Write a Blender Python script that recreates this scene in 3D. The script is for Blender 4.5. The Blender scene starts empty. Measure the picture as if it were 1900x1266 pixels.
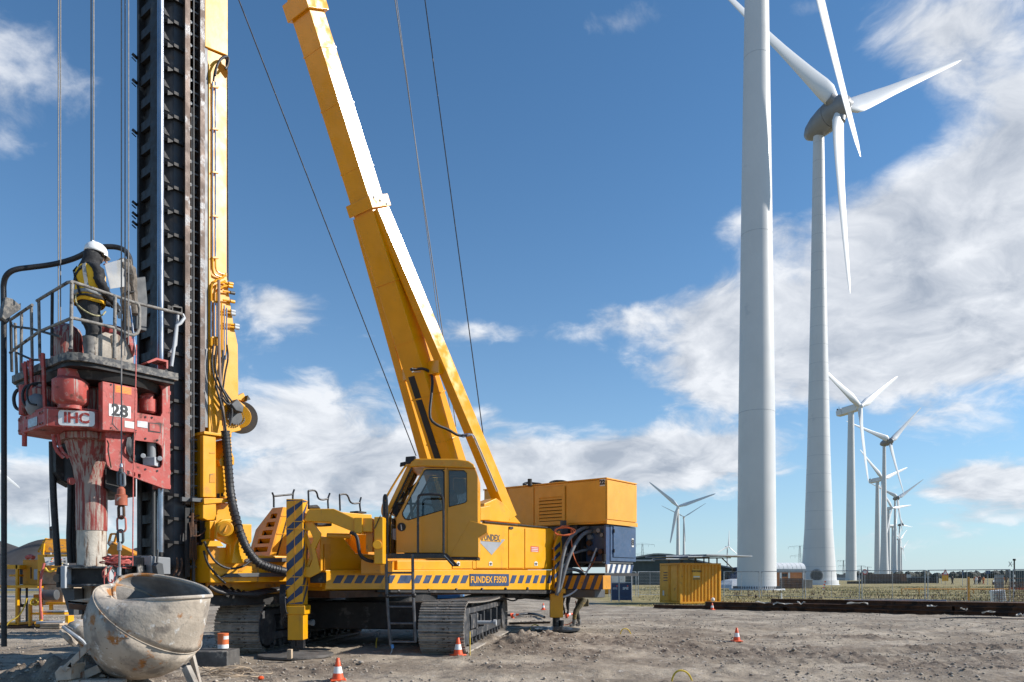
import bpy, math, random
import numpy as np
from mathutils import Vector, Matrix
from mathutils.geometry import tessellate_polygon
random.seed(7)
rng = np.random.default_rng(7)
scene = bpy.context.scene
COL = scene.collection

# ------------------------------------------------------------ camera, sky, sun
F, HX, HY, EYE = 1376.0, 950.0, 1071.0, 1.55      # focal length (in photo pixels), horizon, eye height
cam = bpy.data.cameras.new('camera'); camo = bpy.data.objects.new('camera', cam); COL.objects.link(camo)
camo.location = (0, 0, EYE); camo.rotation_euler = (math.radians(90), 0, 0)
cam.sensor_width = 36; cam.lens = 36*F/1900; cam.shift_y = (HY-633)/1900; cam.clip_end = 20000; cam.clip_start = .1
scene.camera = camo
scene.view_settings.view_transform = 'Standard'; scene.view_settings.look = 'None'
scene.view_settings.exposure = 0.3; scene.view_settings.gamma = 1
try: scene.view_settings.use_curve_mapping = False
except Exception: pass
SUN_AZ, SUN_EL = 89.0, 31.0
sdir = Vector((math.sin(math.radians(SUN_AZ))*math.cos(math.radians(SUN_EL)), math.cos(math.radians(SUN_AZ))*math.cos(math.radians(SUN_EL)), math.sin(math.radians(SUN_EL))))
sl = bpy.data.lights.new('sun', 'SUN'); sl.energy = 5.0; sl.angle = math.radians(.53); sl.color = (1, .945, .87)
slo = bpy.data.objects.new('sun', sl); COL.objects.link(slo); slo.location = (30, 0, 30)
slo.rotation_euler = sdir.to_track_quat('Z', 'Y').to_euler()

class NT:
    def __init__(s, tree): s.t = tree; s.n = tree.nodes; s.l = tree.links
    def put(s, sock, v):
        if v is None: return
        if isinstance(v, bpy.types.NodeSocket): s.l.new(v, sock)
        else:
            if isinstance(v, (tuple, list)) and len(v) == 3 and sock.type == 'RGBA': v = (*v, 1)
            sock.default_value = v
    def m(s, op, a, b=None, c=None, clamp=False):
        n = s.n.new('ShaderNodeMath'); n.operation = op; n.use_clamp = clamp
        s.put(n.inputs[0], a); s.put(n.inputs[1], b); s.put(n.inputs[2], c); return n.outputs[0]
    def v(s, op, a, b=None, out=0):
        n = s.n.new('ShaderNodeVectorMath'); n.operation = op; s.put(n.inputs[0], a); s.put(n.inputs[1], b); return n.outputs[out]
    def xyz(s, a):
        n = s.n.new('ShaderNodeSeparateXYZ'); s.put(n.inputs[0], a); return n.outputs
    def comb(s, x, y, z=0.0):
        n = s.n.new('ShaderNodeCombineXYZ'); s.put(n.inputs[0], x); s.put(n.inputs[1], y); s.put(n.inputs[2], z); return n.outputs[0]
    def noise(s, vec, scale, detail=4, rough=.5, dist=0, w=None):
        n = s.n.new('ShaderNodeTexNoise'); s.put(n.inputs['Vector'], vec); n.inputs['Scale'].default_value = scale
        n.inputs['Detail'].default_value = detail; n.inputs['Roughness'].default_value = rough; n.inputs['Distortion'].default_value = dist
        return n.outputs[0]
    def voro(s, vec, scale, feat='F1'):
        n = s.n.new('ShaderNodeTexVoronoi'); n.feature = feat; s.put(n.inputs['Vector'], vec); n.inputs['Scale'].default_value = scale; return n.outputs[0]
    def mr(s, a, f0, f1, t0=0., t1=1., kind='SMOOTHSTEP'):
        n = s.n.new('ShaderNodeMapRange'); n.interpolation_type = kind; s.put(n.inputs[0], a)
        for i, q in enumerate((f0, f1, t0, t1)): s.put(n.inputs[i+1], q)
        return n.outputs[0]
    def mix(s, f, a, b, mode='MIX'):
        n = s.n.new('ShaderNodeMix'); n.data_type = 'RGBA'; n.blend_type = mode; s.put(n.inputs[0], f); s.put(n.inputs[6], a); s.put(n.inputs[7], b); return n.outputs[2]

world = bpy.data.worlds.new('World'); scene.world = world; world.use_nodes = True
def make_world():
    w = NT(world.node_tree); w.n.clear()
    out = w.n.new('ShaderNodeOutputWorld'); bg = w.n.new('ShaderNodeBackground'); bg.inputs[1].default_value = .075
    w.l.new(bg.outputs[0], out.inputs[0])
    sky = w.n.new('ShaderNodeTexSky'); sky.sky_type = 'NISHITA'; sky.sun_disc = False
    sky.sun_elevation = math.radians(SUN_EL); sky.sun_rotation = math.radians(SUN_AZ); sky.air_density = 1.0; sky.dust_density = .1; sky.ozone_density = 2.2
    tc = w.n.new('ShaderNodeTexCoord'); d = w.v('NORMALIZE', tc.outputs['Generated'])
    x, y, z = w.xyz(d)
    az = w.m('ARCTAN2', x, y); el = w.m('ARCSINE', z); p = w.comb(az, el)
    den = w.m('ADD', w.m('MAXIMUM', z, 0.0), .34)
    q = w.comb(w.m('DIVIDE', x, den), w.m('DIVIDE', y, den), 3.3)
    warp = w.v('SCALE', None); wn = warp.node
    nz = w.n.new('ShaderNodeTexNoise'); w.put(nz.inputs['Vector'], q); nz.inputs['Scale'].default_value = 3.0; nz.inputs['Detail'].default_value = 3
    w.put(wn.inputs[0], w.v('SUBTRACT', nz.outputs[1], (.5, .5, .5))); wn.inputs['Scale'].default_value = .28
    q = w.v('ADD', q, warp)
    def dens(qq):
        a = w.noise(qq, 2.4, 8, .56); b = w.noise(qq, 9., 8, .62)
        return w.m('ADD', w.m('MULTIPLY', w.m('SUBTRACT', a, .5), 3.4), w.m('MULTIPLY', w.m('SUBTRACT', b, .5), 1.5))
    n0 = dens(q); n1 = dens(w.v('ADD', q, (.09, -.01, .0)))
    def ang(px, py):
        a = math.atan((px-HX)/F); return a, math.atan((HY-py)/F*math.cos(a))
    def blob(px, py, sx, sy, amp):
        a, e = ang(px, py); a2, _ = ang(px+sx, py); _, e2 = ang(px, py-sy)
        v = w.v('MULTIPLY', w.v('SUBTRACT', p, (a, e, 0)), (1/(a2-a), 1/(e2-e), 0))
        L = w.v('DOT_PRODUCT', v, v, 1)
        return w.m('MULTIPLY', w.m('EXPONENT', w.m('MULTIPLY', L, -1.)), amp)
    tot = None
    for b in [(1560, 590, 330, 150, 1.5), (1850, 400, 250, 230, 1.6), (1850, 640, 300, 90, 1.0), (1330, 640, 110, 70, .8), (1330, 560, 90, 70, .55), (1620, 420, 170, 90, .7), (1380, 420, 110, 50, .75),
              (1740, 60, 200, 120, 1.35), (1880, 200, 130, 100, .8), (1480, 20, 70, 30, .6), (1150, 40, 110, 55, .75), (1330, 740, 90, 50, .4), (1500, 720, 160, 50, .5),
              (590, 800, 230, 75, 1.35), (640, 715, 130, 40, .6), (1000, 850, 380, 55, 1.35), (1300, 840, 200, 60, 1.0), (450, 905, 400, 60, 1.0), (1080, 910, 400, 35, .7), (850, 770, 120, 30, .4),
              (510, 572, 95, 50, 1.2), (1170, 590, 100, 52, .95), (1010, 622, 100, 24, .5), (860, 615, 70, 24, .5), (900, 765, 60, 20, .5), (960, 560, 60, 20, .3),
              (1850, 900, 220, 65, 1.15), (1640, 1000, 420, 40, .6), (80, 130, 240, 160, .5), (20, 270, 80, 60, .25), (80, 910, 200, 55, 1.2), (250, 970, 300, 55, .9),
              (1000, 300, 420, 230, -.9), (1470, 230, 80, 130, -.5), (330, 300, 160, 160, -.4), (250, 700, 200, 110, -.3), (1640, 860, 170, 60, -.3)]:
        v = blob(*b); tot = v if tot is None else w.m('ADD', tot, v)
    dd = w.m('ADD', w.m('SUBTRACT', n0, .63), tot)
    alpha = w.mr(dd, -.2, .64)
    hi = w.mr(el, .02, .3)
    thick = w.mr(dd, .45, 1.5)
    lit = w.m('ADD', w.m('MULTIPLY', w.m('SUBTRACT', n0, n1), .95), .66)
    lit = w.m('SUBTRACT', lit, w.m('MULTIPLY', thick, w.mr(el, .05, .45, .42, .05, 'LINEAR')), None, True)
    cc = w.mix(lit, (4.5, 5.1, 6.1), (9.9, 10.2, 10.7))
    skyc = w.mix(1.0, sky.outputs[0], (.84, 1.32, 1.58), 'MULTIPLY')
    hz = w.m('MULTIPLY', w.m('EXPONENT', w.m('MULTIPLY', w.m('MAXIMUM', el, 0.), -6.5)), .72)
    skyc = w.mix(hz, skyc, (6.6, 7.5, 8.9))
    af = w.m('MULTIPLY', alpha, w.mr(el, -.01, .10, .45, .96))
    w.l.new(w.mix(af, skyc, cc), bg.inputs[0])
make_world()

# ------------------------------------------------------------ helpers
ORG = {}
def P(px, py, Y): return Vector(((px-HX)/F*Y, Y, EYE+(HY-py)/F*Y))
def G(px, py): return P(px, py, F*EYE/(py-HY))
def org(o): return ORG.get(o.name, Vector((0, 0, 0))) if o else Vector((0, 0, 0))
def tag(o, label=None, cat=None, group=None, kind=None):
    if label: o['label'] = label
    if cat: o['category'] = cat
    if group: o['group'] = group
    if kind: o['kind'] = kind
    return o
def thing(name, label, cat, loc=(0, 0, 0), group=None):
    o = bpy.data.objects.new(name, None); COL.objects.link(o); o.location = loc; o.empty_display_size = .3
    ORG[o.name] = Vector(loc); return tag(o, label, cat, group)
def link(name, mesh, parent=None, loc=(0, 0, 0)):
    o = bpy.data.objects.new(name, mesh); COL.objects.link(o); o.location = loc
    if parent: o.parent = parent; ORG[o.name] = org(parent)+Vector(loc)
    else: ORG[o.name] = Vector(loc)
    return o
def piece(name, mesh, parent, M):
    o = bpy.data.objects.new(name, mesh); COL.objects.link(o)
    if parent: o.parent = parent; o.matrix_local = Matrix.Translation(-org(parent)) @ M
    else: o.matrix_local = M
    return o
def frame(p0, p1, side=None):
    z = (Vector(p1)-Vector(p0)); L = z.length; z = z.normalized()
    s = Vector(side) if side else (Vector((0, 0, 1)) if abs(z.z) < .9 else Vector((0, 1, 0)))
    x = (s - z*s.dot(z)).normalized(); y = z.cross(x); return x, y, z, L
class MB:
    def __init__(s, T=None): s.v = []; s.f = []; s.m = []; s.T = T or (lambda a, b, c: Vector((a, b, c))); s.mi = 0
    def add(s, vs, fs):
        b = len(s.v); s.v += [tuple(v) for v in vs]; s.f += [tuple(b+i for i in f) for f in fs]; s.m += [s.mi]*len(fs); return s
    def box(s, x0, x1, y0, y1, z0, z1):
        x0, x1 = min(x0, x1), max(x0, x1); y0, y1 = min(y0, y1), max(y0, y1); z0, z1 = min(z0, z1), max(z0, z1)
        vs = [s.T(x, y, z) for z in (z0, z1) for x, y in ((x0, y0), (x1, y0), (x1, y1), (x0, y1))]
        return s.add(vs, [(3, 2, 1, 0), (4, 5, 6, 7), (0, 1, 5, 4), (1, 2, 6, 5), (2, 3, 7, 6), (3, 0, 4, 7)])
    def prism(s, loops, f0, f1):
        """loops: outer + holes, 2D points; f0/f1 map a 2D point to the near and the far face."""
        if not isinstance(loops[0][0], (tuple, list)): loops = [loops]
        tris = tessellate_polygon([[Vector((p[0], p[1], 0)) for p in l] for l in loops])
        flat = [p for l in loops for p in l]; n = len(flat)
        vs = [f0(*p) for p in flat]+[f1(*p) for p in flat]
        fs = []
        if len(loops) == 1: fs += [tuple(range(n)), tuple(range(2*n-1, n-1, -1))]
        else: fs += [tuple(t) for t in tris]+[tuple(i+n for i in t[::-1]) for t in tris]
        b = 0
        for l in loops:
            k = len(l)
            for i in range(k): j = (i+1) % k; fs.append((b+i, b+i+n, b+j+n, b+j))
            b += k
        return s.add(vs, fs)
    def poly(s, pts, d):
        """planar world polygon given thickness vector d"""
        d = Vector(d); n = len(pts); vs = [Vector(p) for p in pts]; vs += [p+d for p in vs]
        return s.add(vs, [tuple(range(n)), tuple(range(2*n-1, n-1, -1))]+[(i, i+n, (i+1) % n+n, (i+1) % n) for i in range(n)])
    def beam(s, p0, p1, w, h=None, side=None):
        h = h or w; x, y, z, L = frame(p0, p1, side)
        vs = [Vector(p)+x*a*w/2+y*b*h/2 for p in (p0, p1) for a, b in ((-1, -1), (1, -1), (1, 1), (-1, 1))]
        return s.add(vs, [(3, 2, 1, 0), (4, 5, 6, 7), (0, 1, 5, 4), (1, 2, 6, 5), (2, 3, 7, 6), (3, 0, 4, 7)])
    def taper(s, p0, w0, h0, p1, w1, h1, side=None):
        x, y, z, L = frame(p0, p1, side)
        vs = [Vector(p)+x*a*w/2+y*b*h/2 for p, w, h in ((p0, w0, h0), (p1, w1, h1)) for a, b in ((-1, -1), (1, -1), (1, 1), (-1, 1))]
        return s.add(vs, [(3, 2, 1, 0), (4, 5, 6, 7), (0, 1, 5, 4), (1, 2, 6, 5), (2, 3, 7, 6), (3, 0, 4, 7)])
    def lathe(s, p0, axis, prof, n=20, caps=True, a0=0, a1=None, side=None):
        """prof: [(distance along axis, radius)]"""
        x, y, z, _ = frame(p0, Vector(p0)+Vector(axis), side); full = a1 is None; a1 = a0+2*math.pi if full else a1
        k = n if full else n+1; vs = []
        for t, r in prof:
            for i in range(k):
                a = a0+(a1-a0)*i/n; vs.append(Vector(p0)+z*t+(x*math.cos(a)+y*math.sin(a))*r)
        fs = []
        for j in range(len(prof)-1):
            for i in range(k if full else k-1): i2 = (i+1) % k; fs.append((j*k+i, j*k+i2, (j+1)*k+i2, (j+1)*k+i))
        if caps and full: fs += [tuple(range(k))[::-1], tuple((len(prof)-1)*k+i for i in range(k))]
        return s.add(vs, fs)
    def cyl(s, p0, p1, r0, r1=None, n=16):
        d = Vector(p1)-Vector(p0); return s.lathe(p0, d, [(0, r0), (d.length, r0 if r1 is None else r1)], n)
    def tube(s, pts, r, n=8, smooth=0, closed=False):
        pts = [Vector(p) for p in pts]
        for _ in range(smooth):
            q = [pts[0]] if not closed else []
            m = len(pts)
            for i in range(m-1 if not closed else m):
                a, b = pts[i], pts[(i+1) % m]; q += [a*.75+b*.25, a*.25+b*.75]
            if not closed: q.append(pts[-1])
            pts = q
        k = len(pts); vs = []; prev = None
        for i, p in enumerate(pts):
            t = ((pts[(i+1) % k] if closed or i < k-1 else p)-(pts[i-1] if closed or i > 0 else p)).normalized()
            if prev is None: prev = Vector((0, 0, 1)) if abs(t.z) < .9 else Vector((1, 0, 0))
            x = (prev-t*prev.dot(t)); x = x.normalized() if x.length > 1e-6 else t.orthogonal().normalized(); prev = x; y = t.cross(x)
            rr = r[i*(len(r)-1)//max(1, k-1)] if isinstance(r, (list, tuple)) else r
            vs += [p+(x*math.cos(2*math.pi*j/n)+y*math.sin(2*math.pi*j/n))*rr for j in range(n)]
        fs = []
        for i in range(k-1 if not closed else k):
            i2 = (i+1) % k
            for j in range(n): fs.append((i*n+j, i*n+(j+1) % n, i2*n+(j+1) % n, i2*n+j))
        if not closed: fs += [tuple(range(n))[::-1], tuple((k-1)*n+j for j in range(n))]
        return s.add(vs, fs)
    def ball(s, c, r, n=10, sq=(1, 1, 1)):
        vs = []; fs = []; m = n//2+1
        for j in range(m+1):
            th = math.pi*j/m
            for i in range(n): a = 2*math.pi*i/n; vs.append((c[0]+r*sq[0]*math.sin(th)*math.cos(a), c[1]+r*sq[1]*math.sin(th)*math.sin(a), c[2]+r*sq[2]*math.cos(th)))
        for j in range(m):
            for i in range(n): fs.append((j*n+i, (j+1)*n+i, (j+1)*n+(i+1) % n, j*n+(i+1) % n))
        return s.add(vs, fs)
    def mesh(s, name, mats, o=(0, 0, 0), smooth=False):
        me = bpy.data.meshes.new(name); o = Vector(o)
        me.from_pydata([(v[0]-o.x, v[1]-o.y, v[2]-o.z) for v in s.v], [], s.f)
        mats = mats if isinstance(mats, (list, tuple)) else [mats]
        for mm in mats: me.materials.append(mm)
        if len(mats) > 1: me.polygons.foreach_set('material_index', s.m)
        import bmesh
        bm = bmesh.new(); bm.from_mesh(me); bmesh.ops.recalc_face_normals(bm, faces=bm.faces); bm.to_mesh(me); bm.free()
        if smooth:
            me.polygons.foreach_set('use_smooth', [True]*len(me.polygons))
            me.set_sharp_from_angle(angle=math.radians(smooth if smooth is not True else 40))
        me.update(); return me
    def build(s, name, mats, parent=None, smooth=False, bevel=0, label=None, seg=2):
        o = link(name, s.mesh(name, mats, org(parent), smooth), parent)
        if bevel: add_bevel(o, bevel, seg)
        if label: o['label'] = label
        return o
def add_bevel(o, w, seg=2):
    b = o.modifiers.new('bevel', 'BEVEL'); b.width = w; b.segments = seg; b.limit_method = 'ANGLE'; b.angle_limit = math.radians(35); b.use_clamp_overlap = True
    for p in o.data.polygons: p.use_smooth = True
    b.harden_normals = True
def text_mesh(s, size, mats, depth=.004, bold=.0, xs=1.0, align='CENTER'):
    c = bpy.data.curves.new('lettering', 'FONT'); c.body = s; c.size = size; c.extrude = depth; c.offset = bold; c.align_x = align; c.align_y = 'CENTER'; c.resolution_u = 3
    o = bpy.data.objects.new('lettering', c); COL.objects.link(o)
    bpy.context.view_layer.update()
    me = bpy.data.meshes.new_from_object(o.evaluated_get(bpy.context.evaluated_depsgraph_get()))
    bpy.data.objects.remove(o); bpy.data.curves.remove(c)
    for v in me.vertices: v.co.x *= xs
    me.materials.clear(); me.materials.append(mats); return me

# ------------------------------------------------------------ materials
def mat(name, base, rough=.5, metal=0., var=.12, vs=2.0, patches=(), bump=0., bs=30., coat=0., streak=None, spec=None, coord='Object'):
    """patches: (colour, noise scale, threshold, softness, roughness)"""
    m = bpy.data.materials.new(name); m.use_nodes = True; t = NT(m.node_tree); b = t.n['Principled BSDF']
    tc = t.n.new('ShaderNodeTexCoord').outputs[coord]
    n = t.noise(tc, vs, 5, .6)
    dark = tuple(c*(1-var) for c in base); lite = tuple(min(1, c*(1+var)) for c in base)
    col = t.mix(t.mr(n, .3, .7), dark, lite); r = t.mr(t.noise(tc, vs*3, 4), .3, .7, max(0, rough-.07), min(1, rough+.1))
    for i, (pc, ps, th, so, pr) in enumerate(patches):
        k = t.mr(t.noise(t.v('ADD', tc, (13.1*i, 7.7, 3.3*i)), ps, 7, .65), th, th+so)
        col = t.mix(k, col, pc); r = t.m('ADD', t.m('MULTIPLY', r, t.m('SUBTRACT', 1., k)), t.m('MULTIPLY', k, pr))
    if streak:
        sc, sz, th, so = streak
        mp = t.v('MULTIPLY', tc, (sz, sz, sz*.07)); k = t.mr(t.noise(mp, 1.0, 6, .65), th, th+so)
        col = t.mix(k, col, sc)
    t.put(b.inputs['Base Color'], col); t.put(b.inputs['Roughness'], r); b.inputs['Metallic'].default_value = metal
    if coat: b.inputs['Coat Weight'].default_value = coat; b.inputs['Coat Roughness'].default_value = .12
    if spec is not None: b.inputs['Specular IOR Level'].default_value = spec
    if bump:
        bn = t.n.new('ShaderNodeBump'); bn.inputs['Strength'].default_value = bump; bn.inputs['Distance'].default_value = .02
        t.put(bn.inputs['Height'], t.noise(tc, bs, 6, .6)); t.l.new(bn.outputs[0], b.inputs['Normal'])
    return m
YB = (.75, .348, .004)
M = {}
M['yel'] = mat('yellow_paint', YB, .36, var=.07, vs=1.2, patches=[((.46, .20, .02), 1.6, .58, .2, .5), ((.26, .14, .05), 9., .68, .05, .7)], coat=.08, bump=.05, bs=6, streak=((.42, .20, .035), 5., .62, .12))
M['yel_grimy'] = mat('grimy_yellow_paint', (.62, .262, .006), .42, var=.12, vs=1.5, patches=[((.22, .13, .06), 3., .58, .14, .8)], coat=.1, bump=.1, bs=12)
M['yel_old'] = mat('worn_yellow_paint', (.60, .25, .012), .5, var=.15, vs=2, patches=[((.2, .12, .07), 3., .57, .08, .8)], bump=.15, bs=20)
M['blk'] = mat('black_steel', (.014, .013, .013), .6, var=.3, vs=3, patches=[((.09, .085, .08), 4., .57, .12, .8)], bump=.15, bs=25)
M['blkp'] = mat('black_tube_paint', (.02, .021, .024), .32, var=.2, vs=4, patches=[((.12, .11, .10), 9., .6, .06, .7)])
M['ladder'] = mat('worn_ladder_tube', (.085, .085, .09), .4, var=.3, vs=8, patches=[((.25, .23, .2), 9., .6, .06, .8)])
M['boom'] = mat('glossy_boom_paint', YB, .17, var=.06, vs=1.2, patches=[((.46, .20, .02), 1.6, .62, .2, .3)], coat=.0, bump=.03, bs=6, streak=((.42, .20, .035), 5., .66, .12))
M['rub'] = mat('black_hose_rubber', (.018, .018, .02), .5, var=.3, vs=8, patches=[((.10, .095, .09), 5., .6, .15, .8)], bump=.3, bs=60)
M['grhose'] = mat('grey_hose', (.16, .165, .17), .5, var=.2, vs=6)
M['steel'] = mat('bright_steel', (.55, .57, .6), .18, 1., var=.06)
M['wire'] = mat('wire_rope_steel', (.21, .20, .19), .6, .2, var=.12, vs=10)
M['rust'] = mat('rusty_steel', (.10, .048, .025), .75, .1, var=.35, vs=3, patches=[((.045, .032, .028), 5., .52, .1, .7)], bump=.4, bs=40)
M['rail'] = mat('worn_guide_rail_steel', (.11, .075, .058), .55, .3, var=.3, vs=1.5, patches=[((.10, .10, .105), 3., .5, .1, .4)], bump=.2, bs=40)
M['red'] = mat('faded_red_paint', (.42, .072, .058), .55, var=.15, vs=2, patches=[((.40, .22, .19), 12., .55, .12, .8), ((.12, .045, .032), 4., .55, .12, .8)], streak=((.42, .34, .30), 14., .60, .06), bump=.15, bs=25)
M['redmud'] = mat('red_paint_under_dried_concrete', (.26, .042, .034), .55, var=.2, vs=2, streak=((.36, .29, .245), 22., .44, .12), bump=.35, bs=25)
M['splash'] = mat('steel_under_dried_concrete', (.36, .32, .27), .85, var=.3, vs=4, streak=((.16, .075, .04), 16., .56, .08), bump=.5, bs=25)
M['plat'] = mat('splashed_platform_steel', (.06, .062, .065), .6, var=.3, vs=4, patches=[((.27, .25, .22), 11., .45, .16, .9), ((.03, .03, .035), 5., .55, .1, .6)], bump=.3, bs=30)
M['raildirt'] = mat('splashed_grey_handrail', (.22, .205, .185), .7, var=.35, vs=10, patches=[((.03, .03, .035), 5., .55, .08, .6)], bump=.4, bs=40)
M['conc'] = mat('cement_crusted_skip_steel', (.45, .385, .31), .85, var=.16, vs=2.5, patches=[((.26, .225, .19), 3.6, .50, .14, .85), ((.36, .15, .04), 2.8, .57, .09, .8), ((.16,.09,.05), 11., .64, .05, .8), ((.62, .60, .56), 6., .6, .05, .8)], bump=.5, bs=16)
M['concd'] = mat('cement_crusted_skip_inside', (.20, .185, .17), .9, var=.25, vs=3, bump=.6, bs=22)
M['navy'] = mat('navy_paint', (.025, .05, .12), .4, var=.15, vs=3, patches=[((.08, .09, .11), 5., .6, .1, .7)])
M['blue'] = mat('blue_cabinet_paint', (.045, .082, .155), .42, var=.12, vs=3, patches=[((.12, .15, .19), 5., .62, .08, .7)])
M['cyan'] = mat('sky_blue_tank_paint', (.06, .22, .5), .4)
M['white'] = mat('white_paint', (.78, .78, .76), .4, var=.05)
M['whited'] = mat('dusty_white_paint', (.62, .61, .57), .5, var=.1, patches=[((.3, .27, .23), 6., .6, .08, .8)])
M['grey'] = mat('grey_paint', (.23, .24, .25), .5, var=.1)
M['lgrey'] = mat('light_grey_paint', (.42, .44, .46), .5, var=.1)
M['dkgrey'] = mat('dark_grey_paint', (.07, .075, .08), .55, var=.2)
M['galv'] = mat('galvanised_steel', (.36, .38, .40), .45, .6, var=.2, vs=6)
M['text'] = mat('black_lettering', (.012, .012, .014), .5, var=0)
M['ytext'] = mat('yellow_lettering', YB, .5, var=0)
M['track'] = mat('muddy_track_shoe_steel', (.26, .23, .20), .7, .1, var=.35, vs=5, patches=[((.36, .32, .27), 6., .5, .12, .9), ((.11, .08, .06), 8., .6, .06, .8)], bump=.4, bs=40)
M['trackfr'] = mat('track_frame_paint', (.04, .042, .047), .5, var=.3, vs=4, patches=[((.16, .145, .13), 4., .52, .15, .9)], bump=.2, bs=30)
M['orange'] = mat('orange_cone_plastic', (.78, .10, .025), .45, var=.12, vs=20, patches=[((.35, .12, .07), 14., .62, .06, .8)])
M['rope'] = mat('pale_red_rope', (.50, .12, .10), .8, var=.3, vs=30)
M['oran'] = mat('orange_cord', (.75, .18, .06), .6, var=.1)
M['ycord'] = mat('yellow_strap', (.70, .48, .05), .7, var=.1)
M['wood'] = mat('pale_timber', (.42, .32, .22), .8, var=.2, vs=8, bump=.3)
M['dirtt'] = mat('muddy_rubber_sheet', (.10, .092, .085), .85, var=.35, vs=5, bump=.5, bs=30)
M['tower'] = mat('pale_turbine_coating', (.60, .60, .595), .42, var=.035, vs=.15, patches=[((.52, .53, .54), .35, .64, .1, .5)], spec=.35)
M['blade'] = mat('white_blade_coating', (.66, .67, .68), .38, var=.03, vs=.2)
M['nacelle'] = mat('grey_nacelle_coating', (.21, .21, .215), .4, var=.08, vs=.4)
M['dgreen'] = mat('dark_green_cladding', (.035, .055, .06), .6, var=.15, vs=.4)
M['glass'] = bpy.data.materials.new('cab_glass'); M['glass'].use_nodes = True
def glass_mat():
    t = NT(M['glass'].node_tree); t.n.clear(); o = t.n.new('ShaderNodeOutputMaterial'); mx = t.n.new('ShaderNodeMixShader')
    a = t.n.new('ShaderNodeBsdfTransparent'); a.inputs[0].default_value = (.42, .47, .5, 1); g = t.n.new('ShaderNodeBsdfGlossy'); g.inputs['Roughness'].default_value = .03
    fr = t.n.new('ShaderNodeFresnel'); fr.inputs[0].default_value = 1.5
    t.l.new(t.m('ADD', fr.outputs[0], .04), mx.inputs[0]); t.l.new(a.outputs[0], mx.inputs[1]); t.l.new(g.outputs[0], mx.inputs[2]); t.l.new(mx.outputs[0], o.inputs[0])
glass_mat()
def sheet_mat():
    m = bpy.data.materials.new('milky_plastic_screen'); m.use_nodes = True; t = NT(m.node_tree); t.n.clear(); o = t.n.new('ShaderNodeOutputMaterial'); mx = t.n.new('ShaderNodeMixShader')
    a = t.n.new('ShaderNodeBsdfTransparent'); a.inputs[0].default_value = (.8, .84, .88, 1); g = t.n.new('ShaderNodeBsdfPrincipled'); g.inputs['Base Color'].default_value = (.42, .42, .41, 1); g.inputs['Roughness'].default_value = .5
    tc = t.n.new('ShaderNodeTexCoord').outputs['Object']
    t.l.new(t.mr(t.noise(tc, 4, 6), .3, .7, .45, .85), mx.inputs[0]); t.l.new(a.outputs[0], mx.inputs[1]); t.l.new(g.outputs[0], mx.inputs[2]); t.l.new(mx.outputs[0], o.inputs[0]); return m
M['sheet'] = sheet_mat()

# ------------------------------------------------------------ ground
_tab = rng.random((257, 257))
def vnoise(x, y):
    xi = np.floor(x).astype(int); yi = np.floor(y).astype(int); fx = x-xi; fy = y-yi; fx = fx*fx*(3-2*fx); fy = fy*fy*(3-2*fy)
    a = _tab[xi % 256, yi % 256]; b = _tab[(xi+1) % 256, yi % 256]; c = _tab[xi % 256, (yi+1) % 256]; d = _tab[(xi+1) % 256, (yi+1) % 256]
    return (a*(1-fx)+b*fx)*(1-fy)+(c*(1-fx)+d*fx)*fy-.5
def fbm(x, y, s, o=4, g=.5):
    r = 0; a = 1
    for k in range(o): r = r+a*vnoise(x*s+17.3*k, y*s+5.1*k); a *= g; s *= 2.03
    return r
def ruts(x, y):
    r = np.hypot(x-5, y-34); h = 0*x; fade = np.clip((x-1)/4, 0, 1)*np.clip((27-y)/4, 0, 1)
    thx = np.arctan2(y-34, x-5)
    for R0, w in ((14.2, .22), (15.9, .22), (18.5, .25), (20.3, .2), (23.4, .3), (11.5, .2)):
        d = r-R0; h = h-.05*np.exp(-(d/w)**2)*fade+.016*np.sin(thx*R0/.042+6*np.abs(d))*np.exp(-(d/w)**4)*fade+.03*np.exp(-((np.abs(d)-2*w)/w)**2)*fade
    d = y-(11.6+.10*x+.4*np.sin(x*.5)); h = h+.05*np.exp(-(d/.25)**2)*np.clip((x+1)/2, 0, 1)*np.clip((13-x)/4, 0, 1)
    return h
def churn(x, y):
    z = 0*x
    for cx, cy, sx, sy, a in ((-5.8, 9.4, 2.2, 1.8, 1.1), (-3.2, 12.6, 2.2, .8, .6), (.6, 17.6, 1.8, 1.8, .9), (4.5, 15.6, 3.5, 1.4, .8), (8, 13.5, 3.0, 1.0, .7), (3.2, 10.3, 2.5, .7, .7), (12, 17, 3.5, .9, .6), (7.5, 19.5, 3.0, .8, .6), (-1.0, 9.4, 1.5, .8, .6)):
        z = z+a*np.exp(-((x-cx)/sx)**2-((y-cy-.12*(x-cx))/sy)**2)
    return np.clip((z+.9*fbm(x+3, y+8, .9, 4, .6)-.15)*1.8, 0, 1)
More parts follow.
